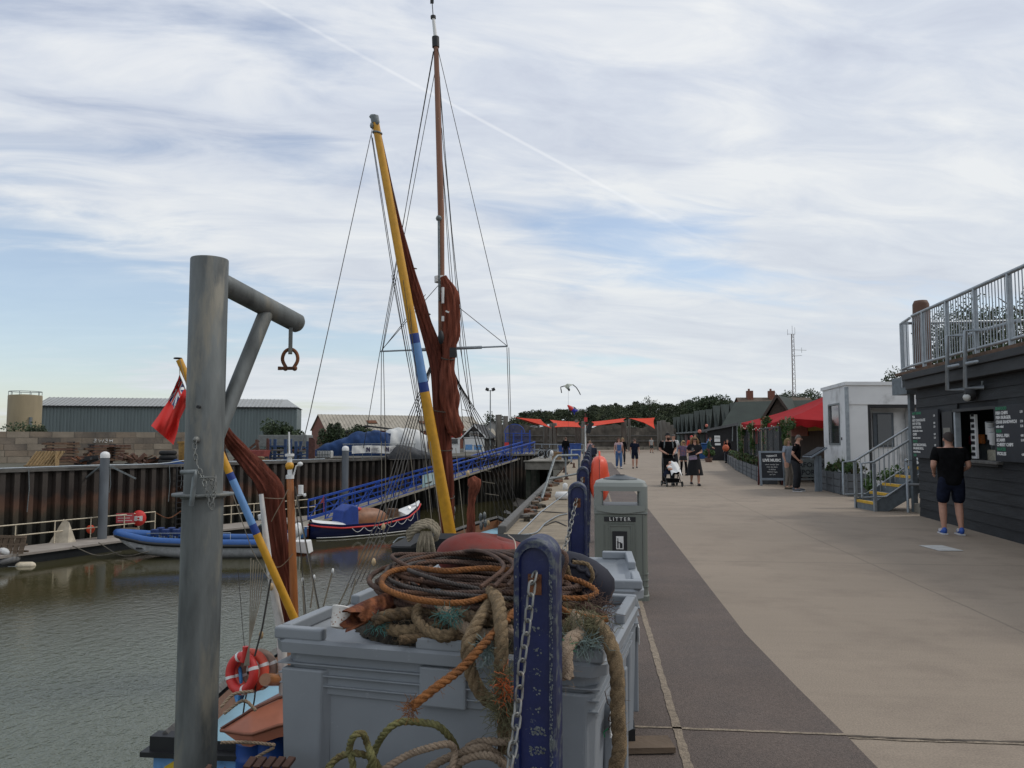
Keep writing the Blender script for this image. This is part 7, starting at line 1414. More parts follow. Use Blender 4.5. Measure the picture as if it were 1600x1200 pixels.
m_wire2 = mat('rusty_wire', (.105, .062, .046), .8, .1, var=.4, scale=14, bump=.4, bscale=200, col2=(.17, .085, .048), c2scale=6, c2thr=.56)
m_wire3 = mat('grey_wire', (.075, .062, .055), .7, .2, var=.35, scale=14, bump=.3, bscale=200)
m_grn = mat('olive_rope', (.185, .175, .065), .9, var=.3, scale=30, bump=.6, bscale=200, col2=(.13, .075, .03), c2scale=9, c2thr=.57)
m_bei = mat('beige_rope', (.36, .27, .19), .9, var=.15, scale=30, bump=.6, bscale=200)
rd = random.Random(50)
def big_rope(pts, r, m, label, fz=120, n=4, pitch=6):
    mb = B(m).rope(pts, r, n, r*pitch, r*.55, seg=8); fuzz(mb, catmull(pts, .02), r, fz, rd, r*.9); return solo('thick_rope', mb, None, label, 'rope')
big_rope([L(604, 968, .87), L(606, 980, .85), L(628, 986, .845), L(675, 981, .86), L(713, 970, .88), L(740, 960, .90)], .024, m_tan, 'thick tan rope lying across the left of the heap by the rusty pipe')
big_rope([L(584, 972, .88), L(606, 962, .90), L(663, 955, .91), L(695, 956, .92), L(760, 968, .925), L(800, 965, .93)], .024, m_tan2, 'thick brown rope tucked under the wire coil')
big_rope([L(625, 1000, .83), L(663, 996, .835), L(700, 998, .84), L(750, 990, .86)], .018, m_tan2, 'short brown rope end behind the lid tab of the grey bin')
big_rope([pd(765, 945, 3.0), pd(752, 965, 2.88), pd(732, 1003, 2.79), pd(733, 1040, 2.77), pd(748, 1078, 2.77), pd(772, 1100, 2.78), pd(800, 1103, 2.80)], .0245, m_tan, 'tan braided rope looping down the left of the middle rope', 100)
big_rope([pd(765, 925, 3.1), pd(778, 940, 2.93), pd(783, 985, 2.78), pd(783, 1030, 2.74), pd(784, 1078, 2.74), pd(788, 1125, 2.75), pd(788, 1175, 2.76)], .0255, m_tan, 'tan braided rope hanging straight down left of the blue bollard', 160)
big_rope([L(880, 990, .86), L(905, 965, .90), pd(935, 978, 2.88), pd(953, 1005, 2.80), pd(964, 1050, 2.77), pd(965, 1110, 2.77), pd(968, 1170, 2.77), pd(966, 1250, 2.78), V(.36, 2.72, .12), V(.42, 2.60, .03)], .0265, m_tan, 'thick tan rope hanging down the right corner of the grey bin', 260)
big_rope([pd(885, 1060, 2.70), pd(884, 1020, 2.72), pd(892, 1000, 2.78), pd(905, 990, 2.85), pd(900, 960, 2.95)], .026, m_bei, 'pale rope end poking out right of the bollard', 120)
big_rope([L(660, 945, .92), L(700, 935, .95), L(750, 932, .96), L(810, 940, .95), L(880, 948, .93), L(925, 958, .9)], .024, m_tan2, 'brown rope under the right side of the wire coil')
mb = B(m_org).rope([pd(812, 948, 2.98), pd(795, 965, 2.88), pd(760, 1002, 2.74), pd(720, 1045, 2.66), pd(680, 1075, 2.60), pd(645, 1103, 2.57)], .0155, 3, .075, .010, seg=8)
end = pd(640, 1108, 2.565); fuzz(mb, [end, end+V(0, 0, -.005), end+V(.005, 0, .004)], .012, 90, rd, .028, .0009); fuzz(mb, catmull([pd(795, 965, 2.88), pd(720, 1045, 2.66), pd(645, 1103, 2.57)], .02), .015, 60, rd, .02)
solo('orange_rope', mb, None, 'orange-brown rope sticking out over the bin front with a frayed end', 'rope')
big_rope([L(660, 940, .95), L(650, 962, .90), L(668, 985, .865), L(700, 992, .86), L(722, 975, .89), L(735, 950, .93)], .021, m_tan, 'tan rope curled in a loop in the middle front of the heap', 80)
big_rope([L(690, 945, .95), L(706, 965, .915), L(735, 985, .88), L(765, 992, .87), L(800, 985, .88)], .023, m_bei, 'pale worn rope slanting down to the hanging ropes', 80)
big_rope([L(880, 975, .90), L(900, 988, .88), L(918, 975, .90), L(930, 958, .92), L(915, 945, .94)], .02, m_tan2, 'brown rope curl right of the bollard under the wire ends', 80)
# wire coil
cc_ = L(752, 903, 1.0); rr = random.Random(14)
def coil_pts(rx, ry, cz, ph, tilt, n=26, a0=0, a1=6.283, cx=0, cy=0, wob=.012):
    k1, k2 = rr.uniform(0, 6), rr.uniform(0, 6); out = []
    for i in range(n):
        an = a0+(a1-a0)*i/n; out.append(V(cc_.x+cx+rx*cos(an+ph)*(1+wob*sin(3*an+k1)*2), cc_.y+cy+ry*sin(an+ph), cz+tilt*cos(an+ph)+wob*sin(2*an+k2)-.03*max(0, cos(an+ph))**2+.02*sin(an+ph)))
    return out
mb = MB()
for i in range(24):
    rx, ry = rr.uniform(.30, .45), rr.uniform(.17, .32); mb.use(m_wire2 if rr.random() < .93 else m_wire3)
    mb.rope(coil_pts(rx, ry, .915+i*.0052, 0, rr.uniform(-.045, .01), cx=rr.uniform(-.05, .04), cy=rr.uniform(-.07, .07), wob=rr.uniform(.01, .022)), rr.choice([.0095, .0105, .0115]), 3, .042, .008, True, 5)
for k in range(7): mb.use(m_wire2).rope([cc_+V(.05+.05*k, -.36+.02*k, .03), cc_+V(.12+.04*k, -.2, .085+.01*k), cc_+V(-.02+.02*k, .1, .10), cc_+V(-.22+.02*k, .33, .05)], .009, 5, .06, .011, seg=5)
for k in range(3): mb.use(m_wire2).rope([L(905, 935, .96), L(925, 950+4*k, .94-.01*k), L(948, 962+3*k, .92-.015*k)], .0095, 5, .06, .011, seg=5)
solo('wire_coil', mb, None, 'large coil of rusty steel wire on top of the rope heap', 'wire coil')
mb = B(m_org); lp = [L(820, 893, 1.05), L(760, 888, 1.06), L(700, 892, 1.055), L(650, 888, 1.05), L(612, 893, 1.04), L(596, 910, 1.02), L(612, 925, 1.0), L(660, 938, .985), L(720, 942, .98), L(760, 932, .99)]
mb.rope(lp, .0125, 4, .07, .009, seg=6); mb.rope([L(880, 900, 1.02), L(915, 912, 1.0), L(932, 925, .98), L(915, 934, .97), L(880, 935, .97)], .012, 3, .06, .010, seg=6); mb.rope([L(875, 950, .95), L(905, 962, .94), L(940, 968, .925), L(950, 966, .93)], .0125, 3, .3, .012, seg=6)
solo('orange_cable', mb, None, 'orange-brown plastic-coated cable looped round the wire coil', 'cable')
# rusty pipe
pa, pb_ = pd(547, 966, 3.05), pd(650, 925, 3.40); D = (pb_-pa).normalized(); rr = random.Random(31); path = [pa.lerp(pb_, q/10) for q in range(11)]; seg = 30; vs = []; fr = frames(path)
m_pipe = mat('flaking_rust', (.26, .085, .03), .9, var=.5, scale=20, bump=.8, bscale=45, col2=(.11, .03, .018), c2scale=11, c2thr=.5, c2soft=.06)
for rad, base in ((.042, 0), (.036, 1)):
    for i, (p, (tt, a, b)) in enumerate(zip(path, fr)):
        for k in range(seg):
            an = 2*pi*k/seg; jag = (.030*sin(an*2+1)+.016*sin(an*5)+.010*sin(an*11)) if i == 0 else 0; r_ = rad*(1+.05*sin(3*an+i*.7)+.03*sin(7*an+i)); vs.append(p-tt*jag+a*cos(an)*r_+b*sin(an)*r_)
n = 11*seg; fs = []
for l in (0, 1):
    for i in range(10):
        for k in range(seg): fs.append((l*n+i*seg+k, l*n+i*seg+(k+1) % seg, l*n+(i+1)*seg+(k+1) % seg, l*n+(i+1)*seg+k))
fs += [(k, (k+1) % seg, n+(k+1) % seg, n+k) for k in range(seg)]
solo('rusty_pipe', B(m_pipe).add(vs, fs, True), None, 'flaking rusty pipe with a jagged open end lying under the wire coil', 'pipe')
# paper cup with tiny flowers
cp = L(530, 978, .86); Mx = Matrix.Translation(cp+V(0, 0, .012)) @ Euler((-.35, .22, .3)).to_matrix().to_4x4(); t = thing('paper_cup', 'white paper cup with a small flower print beside the rusty pipe', 'cup', cp)
part('cup', B(mat('cup_white', (.70, .68, .64), .6, var=.05), Mx).lathe([(.03, -.02), (.040, .055), (.043, .058), (.040, .062), (.034, .045), (.026, -.015), (.001, -.015)], 28), t)
mb = B(mat('cup_print', (.35, .15, .07), .6, var=.4, scale=90), Mx); rr = random.Random(9)
for i in range(70):
    an = rr.uniform(0, 6.28); z = rr.uniform(-.014, .05); r_ = .0305+.0100*(z+.02)/.075+.0006; s_ = rr.uniform(.0012, .0035); p = V(r_*cos(an), r_*sin(an), z); tn = V(-sin(an), cos(an), 0); mb.add([p-tn*s_, p-V(0, 0, s_), p+tn*s_, p+V(0, 0, s_)], [(0, 1, 2, 3)])
part('flower_print', mb, t)
# red buoy, navy fender
bc = pd(772, 872, 3.85); t = thing('red_buoy', 'faded red plastic buoy lying behind the wire coil', 'buoy', bc)
m_buoy = mat('faded_red_plastic', (.27, .030, .018), .7, var=.35, scale=9, bump=.12, bscale=25, col2=(.085, .050, .042), c2scale=4.5, c2thr=.54, c2soft=.14, spec=.3)
mb = B(m_buoy, Matrix.Translation(bc-V(0, 0, .012)) @ Matrix.Rotation(.12, 4, 'Y')); mb.grid(lambda u, v: (lambda th, ph: Vector(((.29*cos(th)*abs(cos(ph))**.8*(1 if cos(ph) > 0 else -1)), .22*sin(th)*abs(cos(ph))**.8, .115*sin(ph)*(1-.12*cos(th)) if True else 0)))(2*pi*u, pi*(v-.5)), 48, 24); part('body', mb, t)
part('seam', B(mat('pale_string', (.5, .42, .34), .8)).tube(catmull([pd(794, 836, 3.75), pd(804, 845, 3.68), pd(806, 866, 3.62), pd(804, 878, 3.61)], .02), .003, 5), t)
fcn = pd(903, 902, 3.5); t = thing('navy_fender', 'dark navy rubber fender with a moulded rope eye right of the bollard', 'fender', fcn); Mx = Matrix.Translation(fcn) @ Euler((0, .45, -.3)).to_matrix().to_4x4()
mb = B(mat('navy_rubber', (.009, .010, .022), .8, var=.2, scale=10), Mx); mb.lathe([(.001, .17), (.042, .165), (.075, .145), (.096, .10), (.104, .04), (.10, -.03), (.083, -.09), (.05, -.13), (.001, -.145)][::-1], 30, M=Matrix.Rotation(pi/2, 4, 'Y')); part('body', mb, t)
mb = B(mat('navy_rubber', (.016, .019, .035)), Mx)
for k in range(3): mb.torus((-.03+.045*k, -.072, .070), .020, .009, M=Euler((.7, 0, 0)).to_matrix().to_4x4(), seg=16, rs=8)
part('rope_eye', mb, t); part('lanyard', B(m_tan).rope([pd(895, 878, 3.38), pd(918, 882, 3.36), pd(926, 900, 3.35), pd(918, 917, 3.38)], .0095, 3), t); part('lanyard', B(m_tan).rope([pd(882, 908, 3.4), pd(886, 885, 3.37), pd(890, 900, 3.38)], .009, 3), t)
# twine and net tufts
def tuft(c, spread, n, m, label, name='net_tuft', th=.0010, ln=.06, seed=1):
    rnd = random.Random(seed); mb = B(m)
    for i in range(n):
        p = c+V(rnd.gauss(0, spread[0]), rnd.gauss(0, spread[1]), rnd.gauss(0, spread[2])); d = V(rnd.gauss(0, 1), rnd.gauss(0, .6), rnd.gauss(-.3, 1)).normalized(); e = V(rnd.gauss(0, 1), rnd.gauss(0, 1), rnd.gauss(0, 1)).normalized()
        mb.tube(catmull([p, p+d*ln*.35+e*ln*.15, p+d*ln*.7-e*ln*.1, p+d*ln], ln/6), th, 3, cap=False)
    return solo(name, mb, None, label, 'netting')
m_teal = mat('teal_twine', (.05, .17, .15), .8, var=.3, scale=40); m_twine = mat('pale_teal_twine', (.20, .27, .25), .8, var=.3, scale=40); m_green = mat('green_twine', (.02, .22, .09), .8); m_olive = mat('olive_twine', (.16, .15, .08), .9, var=.4, scale=40)
tuft(pd(762, 1020, 2.76), (.011, .006, .018), 90, m_twine, 'pale teal knotted twine tuft between the hanging ropes', seed=2)
tuft(L(705, 960, .94), (.025, .012, .006), 80, m_teal, 'teal net tuft under the wire coil', seed=3, ln=.05)
tuft(L(592, 975, .87), (.015, .01, .006), 45, m_teal, 'small teal net tuft beside the rusty pipe', seed=4, ln=.05)
tuft(pd(788, 1090, 2.72), (.016, .01, .055), 420, m_olive, 'matted olive net wrapped round the straight hanging rope', seed=5, ln=.07, th=.0010)
tuft(pd(912, 985, 2.86), (.035, .02, .03), 330, m_olive, 'brown and olive net tuft right of the bollard', seed=6, ln=.06, th=.0011)
tuft(pd(915, 1003, 2.80), (.02, .010, .012), 80, m_twine, 'pale teal twine draped over the right front corner of the bin', seed=7, ln=.07)
tuft(pd(885, 1010, 2.74), (.008, .006, .010), 60, m_green, 'bright green twine knot right of the bollard', seed=8, ln=.03)
tuft(L(735, 965, .90), (.13, .045, .014), 420, mat('brown_net_strands', (.09, .065, .04), .95, var=.5, scale=30), 'brown net strands spread through the rope heap', seed=9, ln=.06, th=.0010)
tuft(L(930, 952, .93), (.03, .03, .02), 200, m_wire2, 'brown frayed fibres at the right end of the wire coil', 'frayed_fibres', seed=10, ln=.07, th=.001)
tuft(pd(787, 1075, 2.70), (.006, .004, .028), 50, mat('orange_twine', (.55, .12, .03), .8), 'orange twine twisted round the straight hanging rope', seed=11, ln=.05)
mb = B(m_wire2); mb.tube(catmull([pd(945, 1080, 2.80), pd(950, 1100, 2.80), pd(957, 1107, 2.79), pd(950, 1125, 2.79), pd(956, 1128, 2.78), pd(951, 1140, 2.79)], .01), .0018, 5); mb.use(m_green).tube([pd(951, 1138, 2.79), pd(943, 1144, 2.79), pd(945, 1152, 2.79)], .0025, 5); solo('twine_end', mb, None, 'loose green-tipped twine dangling on the right side of the grey bin', 'twine')
# ------------------------------------------------------------------ dredge and ropes in front of the bin
t = thing('scallop_dredge', 'rusty toothed steel dredge lying in front of the grey bin', 'dredge', (-.8, 2.5, 0)); mb = B(m_rustp)
mb.bar((-1.45, 2.74, .34), (-.25, 2.50, .34), .05, .06).bar((-1.40, 2.35, .05), (-1.40, 2.80, .36), .04, .05).bar((-.35, 2.1, .05), (-.35, 2.55, .36), .04, .05).bar((-1.45, 2.3, .04), (-.25, 2.05, .04), .06, .06); part('frame', mb, t)
mb = B(m_rustp)
for i in range(17): x = -1.42+i*.07; y = 2.74-(x+1.45)*.2; z1 = pd(360, 1183, 2.95).z if x < -.86 else .44; mb.add([(x-.022, y-.01, .36), (x+.022, y-.01, .36), (x+.012+.025, y+.02, z1-.02*(i % 2)), (x+.0+.02, y+.025, z1), (x-.022, y+.015, .36), (x+.022, y+.015, .36)], [(0, 1, 2, 3), (4, 3, 2, 5), (1, 5, 2), (0, 3, 4)])
part('tooth', mb, t)
mb = B(m_rustp)
for i in range(5): mb.bar(pd(385+i*15, 1200, 3.0), pd(397+i*15, 1184, 3.05), .028, .012)
part('tooth', mb, t)
mb = B(m_net).grid(lambda u, v: V(-1.4+1.3*u, 2.05+.62*v-.25*u, .03+.36*sin(pi*v*.8+.2)*(.9+.1*sin(20*u))), 40, 20); part('net_belly', mb, t)
def P2(pts, d): return [pd(x, y, d+.02*sin(i*2.1)) for i, (x, y) in enumerate(pts)]
mb = B(m_grn); d = 2.66
mb.rope([pd(505, 1215, d)]+P2([(515, 1197), (533, 1181), (555, 1177), (578, 1183), (590, 1196)], d)+[pd(596, 1215, d)], .0118, 3, .062, .007, seg=8)
mb.rope([pd(552, 1215, d-.03)]+P2([(551, 1192), (546, 1170), (553, 1150), (567, 1147), (574, 1163), (581, 1181)], d-.03)+[pd(585, 1210, d-.02)], .0118, 3, .062, .007, seg=8)
mb.rope([pd(572, 1215, d+.05)]+P2([(578, 1199), (589, 1165), (605, 1141), (627, 1128), (661, 1129), (684, 1134), (704, 1154), (714, 1176)], d+.05)+[pd(718, 1215, d+.05)], .0125, 3, .066, .007, seg=8)
solo('olive_rope', mb, None, 'olive green three-strand rope arching in loops in front of the bin', 'rope')
mb = B(m_bei)
mb.rope([pd(590, 1212, d)]+P2([(605, 1199), (639, 1179), (672, 1168), (702, 1163), (711, 1177), (706, 1199)], d)+[pd(702, 1220, d)], .0125, 3, .05, .007, seg=8)
mb.rope([pd(660, 1215, d+.06)]+P2([(672, 1199), (706, 1181), (740, 1170), (762, 1170), (785, 1188)], d+.06)+[pd(795, 1215, d+.06)], .014, 3, .06, .007, seg=8)
mb.rope([pd(690, 1215, d+.02)]+P2([(708, 1198), (740, 1182), (768, 1182), (790, 1200)], d+.02)+[pd(800, 1220, d)], .014, 3, .06, .007, seg=8)
mb.rope([pd(725, 1180, d+.1)]+P2([(729, 1170), (751, 1159), (785, 1159)], d+.08)+[pd(812, 1157, d+.07)], .014, 3, .06, .007, seg=8)
solo('beige_rope', mb, None, 'beige three-strand rope coiled at the foot of the bin beside the bollard', 'rope')
# ------------------------------------------------------------------ black tub behind the bins with knotted rope
t = thing('black_tub', 'black plastic tub with a wide flared rim behind the bins', 'tub', (-.9, 5.3, 0)); x0, x1, y0, y1, zt = -1.31, -.42, 4.92, 5.62, .905
def rr_(x0, y0, x1, y1, z, c=.10): 
    o = []
    for cx, cy, a in ((x1-c, y0+c, -pi/2), (x1-c, y1-c, 0), (x0+c, y1-c, pi/2), (x0+c, y0+c, pi)): o += [(cx+c*cos(a+pi/2*i/5), cy+c*sin(a+pi/2*i/5), z) for i in range(6)]
    return o
def skinr(mb, rs):
    n = len(rs[0])
    for a, b in zip(rs, rs[1:]): mb.add(list(a)+list(b), [(k, (k+1) % n, n+(k+1) % n, n+k) for k in range(n)], True)
mb = B(m_black); skinr(mb, [rr_(x0+.12, y0+.12, x1-.12, y1-.12, 0), rr_(x0+.07, y0+.07, x1-.07, y1-.07, zt-.08)]); skinr(mb, [rr_(x0+.10, y0+.10, x1-.10, y1-.10, .05), rr_(x0+.085, y0+.085, x1-.085, y1-.085, zt-.03)]); mb.add(rr_(x0+.10, y0+.10, x1-.10, y1-.10, .05), [tuple(range(24))]); part('body', mb, t)
m_rim = mat('tub_black', (.010, .011, .012), .6, var=.2, spec=.3); mb = B(m_rim); skinr(mb, [rr_(x0+.07, y0+.07, x1-.07, y1-.07, zt-.08), rr_(x0+.0, y0+.0, x1, y1, zt-.075), rr_(x0-.012, y0-.012, x1+.012, y1+.012, zt-.01), rr_(x0-.002, y0-.002, x1+.002, y1+.002, zt), rr_(x0+.085, y0+.085, x1-.085, y1-.085, zt-.03)]); part('rim', mb, t)
kc = pd(662, 842, 4.98); t = thing('rope_knot', 'knotted bundle of pale hemp rope hung over the rim of the black tub', 'rope', kc); m_hemp = mat('pale_hemp', (.33, .28, .20), .95, var=.2, scale=30, bump=.6, bscale=150, col2=(.15, .12, .08), c2scale=10, c2thr=.6)
mb = B(m_hemp)
for k in range(3): mb.rope([kc+V(-.10-.01*k, .03*k, -.01+.02*k), kc+V(-.05, .02*k-.03, .055+.018*k), kc+V(.03, -.02+.03*k, .085+.012*k), kc+V(.085, .03*k-.02, .04+.01*k), kc+V(.07, .02*k, -.01)], .017, 3, .1, .012, seg=6)
part('knot', mb, t); mb = B(m_hemp)
for k in range(8): x = -.045+.014*k; mb.rope([kc+V(x*.6+.02, -.02, .05), kc+V(x+.02, -.045-.01*(k % 2), -.02), kc+V(x*1.15+.02, -.04-.008*(k % 3), -.075), kc+V(x*1.1+.02, -.035, -.105)], .0085, 3, .05, .009, seg=5)
part('loops', mb, t); part('tail', B(m_galvl).tube(catmull([kc+V(-.12, 0, .01), kc+V(-.17, .02, -.0), kc+V(-.2, .0, -.03)], .02), .004, 5), t)
# ------------------------------------------------------------------ litter bin
lc = cf((968-800)/1200*7.95, 7.95); lc.z = 0; F = CFR(lc, -.13); t = thing('litter_bin', 'grey-green litter bin with an open hood and a round cap beside the bollards', 'litter bin', lc)
m_lb = mat('litter_grey_green', (.175, .192, .165), .5, var=.05, scale=4, bump=.03, bscale=60); m_lbl = mat('litter_hood', (.26, .28, .255), .5, var=.05, scale=4)
w, dp = .262, .24; mb = B(m_lb, F); rs = []
mb = B(m_lb, F); skinr(mb, [rr_(-w-.012, -dp-.012, w+.012, dp+.012, 0, .05), rr_(-w-.012, -dp-.012, w+.012, dp+.012, .05, .05), rr_(-w, -dp, w, dp, .06, .05), rr_(-w, -dp, w, dp, .845, .05)]); mb.add(rr_(-w, -dp, w, dp, .845, .05), [tuple(range(24))]); part('body', mb, t)
mb = B(m_lb, F)
for k, z in enumerate((.14, .20, .26)): mb.b2((-w-.004, -dp-.004, z), (w+.004, dp+.004, z+.006))
part('rib', mb, t)
part('band', B(m_lbl, F).b2((-w-.002, -dp-.004, .85), (w+.002, dp+.004, .865)), t, bevel=.002)
hd = B(m_lbl, F)
skinr(hd, [rr_(-w-.004, -dp-.004, w+.004, dp+.004, .867, .055), rr_(-w-.004, -dp-.004, w+.004, dp+.004, .925, .055)]); 
for sx in (-1, 1):
    a, b = (-w-.004, -w+.085) if sx < 0 else (w-.085, w+.004)
    for y0_, y1_ in ((-dp-.004, -dp+.07), (dp-.07, dp+.004)): skinr(hd, [rr_(a, y0_, b, y1_, .90, .03), rr_(a, y0_, b, y1_, 1.12, .03)])
    hd.b2((a if sx > 0 else a+.0, -dp+.05, .90), (b, dp-.05, .93))
part('hood_frame', hd, t)
mb = B(m_lbl, F); skinr(mb, [rr_(-w-.004, -dp-.004, w+.004, dp+.004, 1.075, .055), rr_(-w-.006, -dp-.006, w+.006, dp+.006, 1.12, .055), rr_(-w+.01, -dp+.01, w-.01, dp-.01, 1.158, .055), rr_(-w+.07, -dp+.07, w-.07, dp-.07, 1.182, .05)]); mb.add(rr_(-w+.07, -dp+.07, w-.07, dp-.07, 1.182, .05), [tuple(range(24))]); mb.add(rr_(-w-.004, -dp-.004, w+.004, dp+.004, 1.075, .055), [tuple(range(24))[::-1]])
part('hood', mb, t)
part('inner_rim', B(m_black, F).add([], []).b2((-w+.02, -dp+.02, .90), (w-.02, dp-.02, .932)), t)
lip = B(m_lbl, F); lip.grid(lambda u, v: V((-w+.02)+(2*w-.04)*u, -dp-.012-.018*sin(pi*u), .885+.05*v-.022*sin(pi*u)*(1-v)*1.3+.0), 20, 3); part('lip', lip, t)
part('cap', B(mat('cap_grey', (.10, .115, .125), .45), F).lathe([(.17, 1.178), (.175, 1.186), (.15, 1.198), (.075, 1.215), (.07, 1.222), (.001, 1.224)], 32, M=Matrix.Translation((-.0, 0, 0))), t); part('keyhole', B(m_dark, F).lathe([(.045, 1.2245), (.05, 1.229), (.001, 1.229)], 20), t)
part('sign', B(m_dark, F).b2((-.165, -dp-.008, .775), (.145, -dp-.001, .822)), t, bevel=.002); mb = B(mat('lettering_silver', (.55, .55, .52), .6), F); put_text(mb, 'L I T T E R', .048, -.01, -dp-.0095, .7985, bold=.0012, sx=.98); part('lettering', mb, t)
mb = B(m_lb, F); mb.b2((-.12, -dp-.008, .40), (-.110, -dp-.001, .73)).b2((.10, -dp-.008, .40), (.110, -dp-.001, .73)).b2((-.12, -dp-.008, .73), (.110, -dp-.001, .74)).b2((-.12, -dp-.008, .39), (.110, -dp-.001, .40)).b2((-.165, -dp-.006, .15), (-.16, -dp-.001, .75)).b2((.14, -dp-.006, .15), (.145, -dp-.001, .75))
for k in range(14): mb.b2((-.13+.019*k, -dp-.007, .752), (-.118+.019*k, -dp-.001, .760))
part('moulding', mb, t)
part('plate', B(m_dark, F).b2((-.085, -dp-.010, .455), (.060, -dp-.001, .68)), t, bevel=.002); mb = B(m_text, F); mb.b2((-.048, -dp-.0122, .505), (.024, -dp-.0105, .632)); part('symbol_panel', mb, t, bevel=.004)
mb = B(m_dark, F); mb.b2((-.038, -dp-.0145, .515), (-.024, -dp-.0125, .585)).b2((-.034, -dp-.0145, .585), (-.028, -dp-.0125, .615)).b2((-.012, -dp-.0145, .515), (.014, -dp-.0125, .565)).b2((-.03, -dp-.0148, .565), (-.0, -dp-.0128, .573)); part('bottle_symbol', mb, t)
part('seam', B(m_dark, F).b2((w-.052, -dp-.0015, .06), (w-.049, -dp+.01, .845)), t)
# ------------------------------------------------------------------ orange life ring housing beyond the litter bin
oc = cf((936-800)/1200*12.0, 12.0); oc.z = .98; t = thing('life_ring_housing', 'bright orange life ring housing standing beside the row of bollards', 'life ring housing', oc); Mx = Matrix.Translation(oc)
mb = B(m_orange, Mx)
def hs(s): return lambda u, v: V(s*(.135*(max(0, 1-(2*v-1)**4)**.5)*max(0, 1-abs(2*u-1)**3)**.4), (2*u-1)*.33*(1-.15*abs(2*v-1)**3), .36*(2*v-1)*(1-.18*abs(2*u-1)**3))
mb.grid(hs(1), 20, 24).grid(hs(-1), 20, 24); mb.tube([(0, -.33, -.3), (0, -.34, 0), (0, -.30, .3), (0, 0, .365), (0, .30, .3)], .018, 8); part('shell', mb, t)
part('panel', B(m_orange, Mx).ball((.10, 0, -.05), (.06, .22, .22), 20).ball((-.10, 0, -.05), (.06, .22, .22), 20), t); part('handle', B(m_orange, Mx).tube([(0, -.1, .35), (0, -.08, .41), (0, .08, .41), (0, .1, .35)], .015, 8), t); part('stand', B(m_galv, Matrix.Translation((oc.x, oc.y, 0))).b2((-.035, -.035, 0), (.035, .035, .68)), t); part('seam', B(m_dark, Mx).tube([(-.001, -.352, -.3), (-.001, -.362, 0), (-.001, -.322, .3)], .004, 5), t)
# ------------------------------------------------------------------ quay edge furniture
d = 21.5; t = thing('ladder_hoop', 'grey tubular steel hoop guarding a ladder at the quay edge', 'guard hoop', pd(868, 780, d))
mb = B(m_galv); A_, B_, C_, D_ = pd(843, 790, d-2), pd(868, 712, d), pd(905, 711, d+1.0), pd(905, 752, d+1.0); mb.tube([A_, A_.lerp(B_, .93), B_+V(.06, 0, 0), C_-V(.05, 0, 0), C_-V(0, 0, .05), D_], .036, 8).tube([A_.lerp(B_, .5), pd(903, 740, d+.6)], .03, 8).cyl(pd(884, 745, d+.3), pd(884, 712, d+.5), .025, 8); part('frame', mb, t)
t = thing('ladder_hoop', 'second smaller tubular hoop farther along the quay edge', 'guard hoop', pd(890, 700, 34)); mb = B(m_galvl); mb.tube([pd(893, 722, 34), pd(893, 703, 34), pd(912, 703, 34), pd(912, 722, 34)], .04, 6); part('frame', mb, t)
for i, (px, py, d, s_, lb) in enumerate(((879, 747, 20, .17, 'white mooring fender lying on the quay planks by the hoop'), (862, 708, 48, .16, 'white plastic jug on the far concrete platform'), (883, 737, 24, .12, 'small white tub beside the ladder hoop'))):
    p = pd(px, py, d); mb = B(m_white, Matrix.Translation(V(p.x, p.y, p.z if i == 1 else .02+s_*.6)))
    solo('white_fender' if i == 0 else 'white_container', mb.lathe([(.01, -s_*1.2), (s_*.6, -s_), (s_*.65, s_*.7), (s_*.3, s_*1.0), (.01, s_*1.1)], 14, M=Matrix.Rotation(pi/2 if i == 0 else 0, 4, 'Y')), None, lb, 'fender' if i == 0 else 'container')
mb = B(m_galvl); mb.rope([pz(886, 803, .03), pz(872, 806, .04), pz(852, 818, .03), pz(838, 832, .03), pz(815, 836, .03)], .014); solo('quay_rope', mb, None, 'thin pale rope lying across the quay planks behind the tub', 'rope')
mb = B(m_wire); mb.tube(catmull([pz(886, 802, .02), pz(860, 800, .03), pz(838, 799, .02)], .2), .012, 5).tube(catmull([pz(885, 822, .02), pz(868, 815, .03), pz(850, 822, .02)], .2), .012, 5); solo('black_cable', mb, None, 'black cables lying on the quay planks beside the second bollard', 'cable')
rr = random.Random(8); mb = MB()
for i in range(40): 
    y = rr.uniform(14, 30); mb.use(rr.choice([m_rust, m_net, m_wood, m_greyw])); mb.box((-1.32+rr.uniform(-.1, .12), y, .05), (rr.uniform(.05, .2), rr.uniform(.1, .5), rr.uniform(.04, .12)), rz=rr.uniform(-.5, .5))
solo('quay_debris', mb, None, 'brown debris scattered along the outer quay edge', 'debris')
mb = B(m_greyw); mb.b2((-1.6, 13, -.02), (-1.45, 30, .13)); solo('quay_edge_timber', mb, None, 'grey timber beam along the outer quay edge', 'timber beam', bevel=.02)
for i in range(4): p = V(-1.0-.3*(i % 2), 30+i*6, .02); solo('mooring_cleat', B(m_rustp, Matrix.Translation(p)).b2((-.08, -.2, 0), (.08, .2, .05)).tube([(0, -.3, .2), (0, 0, .22), (0, .3, .2)], .05, 8).cyl((0, -.1, .04), (0, -.1, .2), .05, 8).cyl((0, .1, .04), (0, .1, .2), .05, 8), None, ['nearest', 'second', 'third', 'farthest'][i]+' rusty mooring cleat on the quay planks', 'cleat')
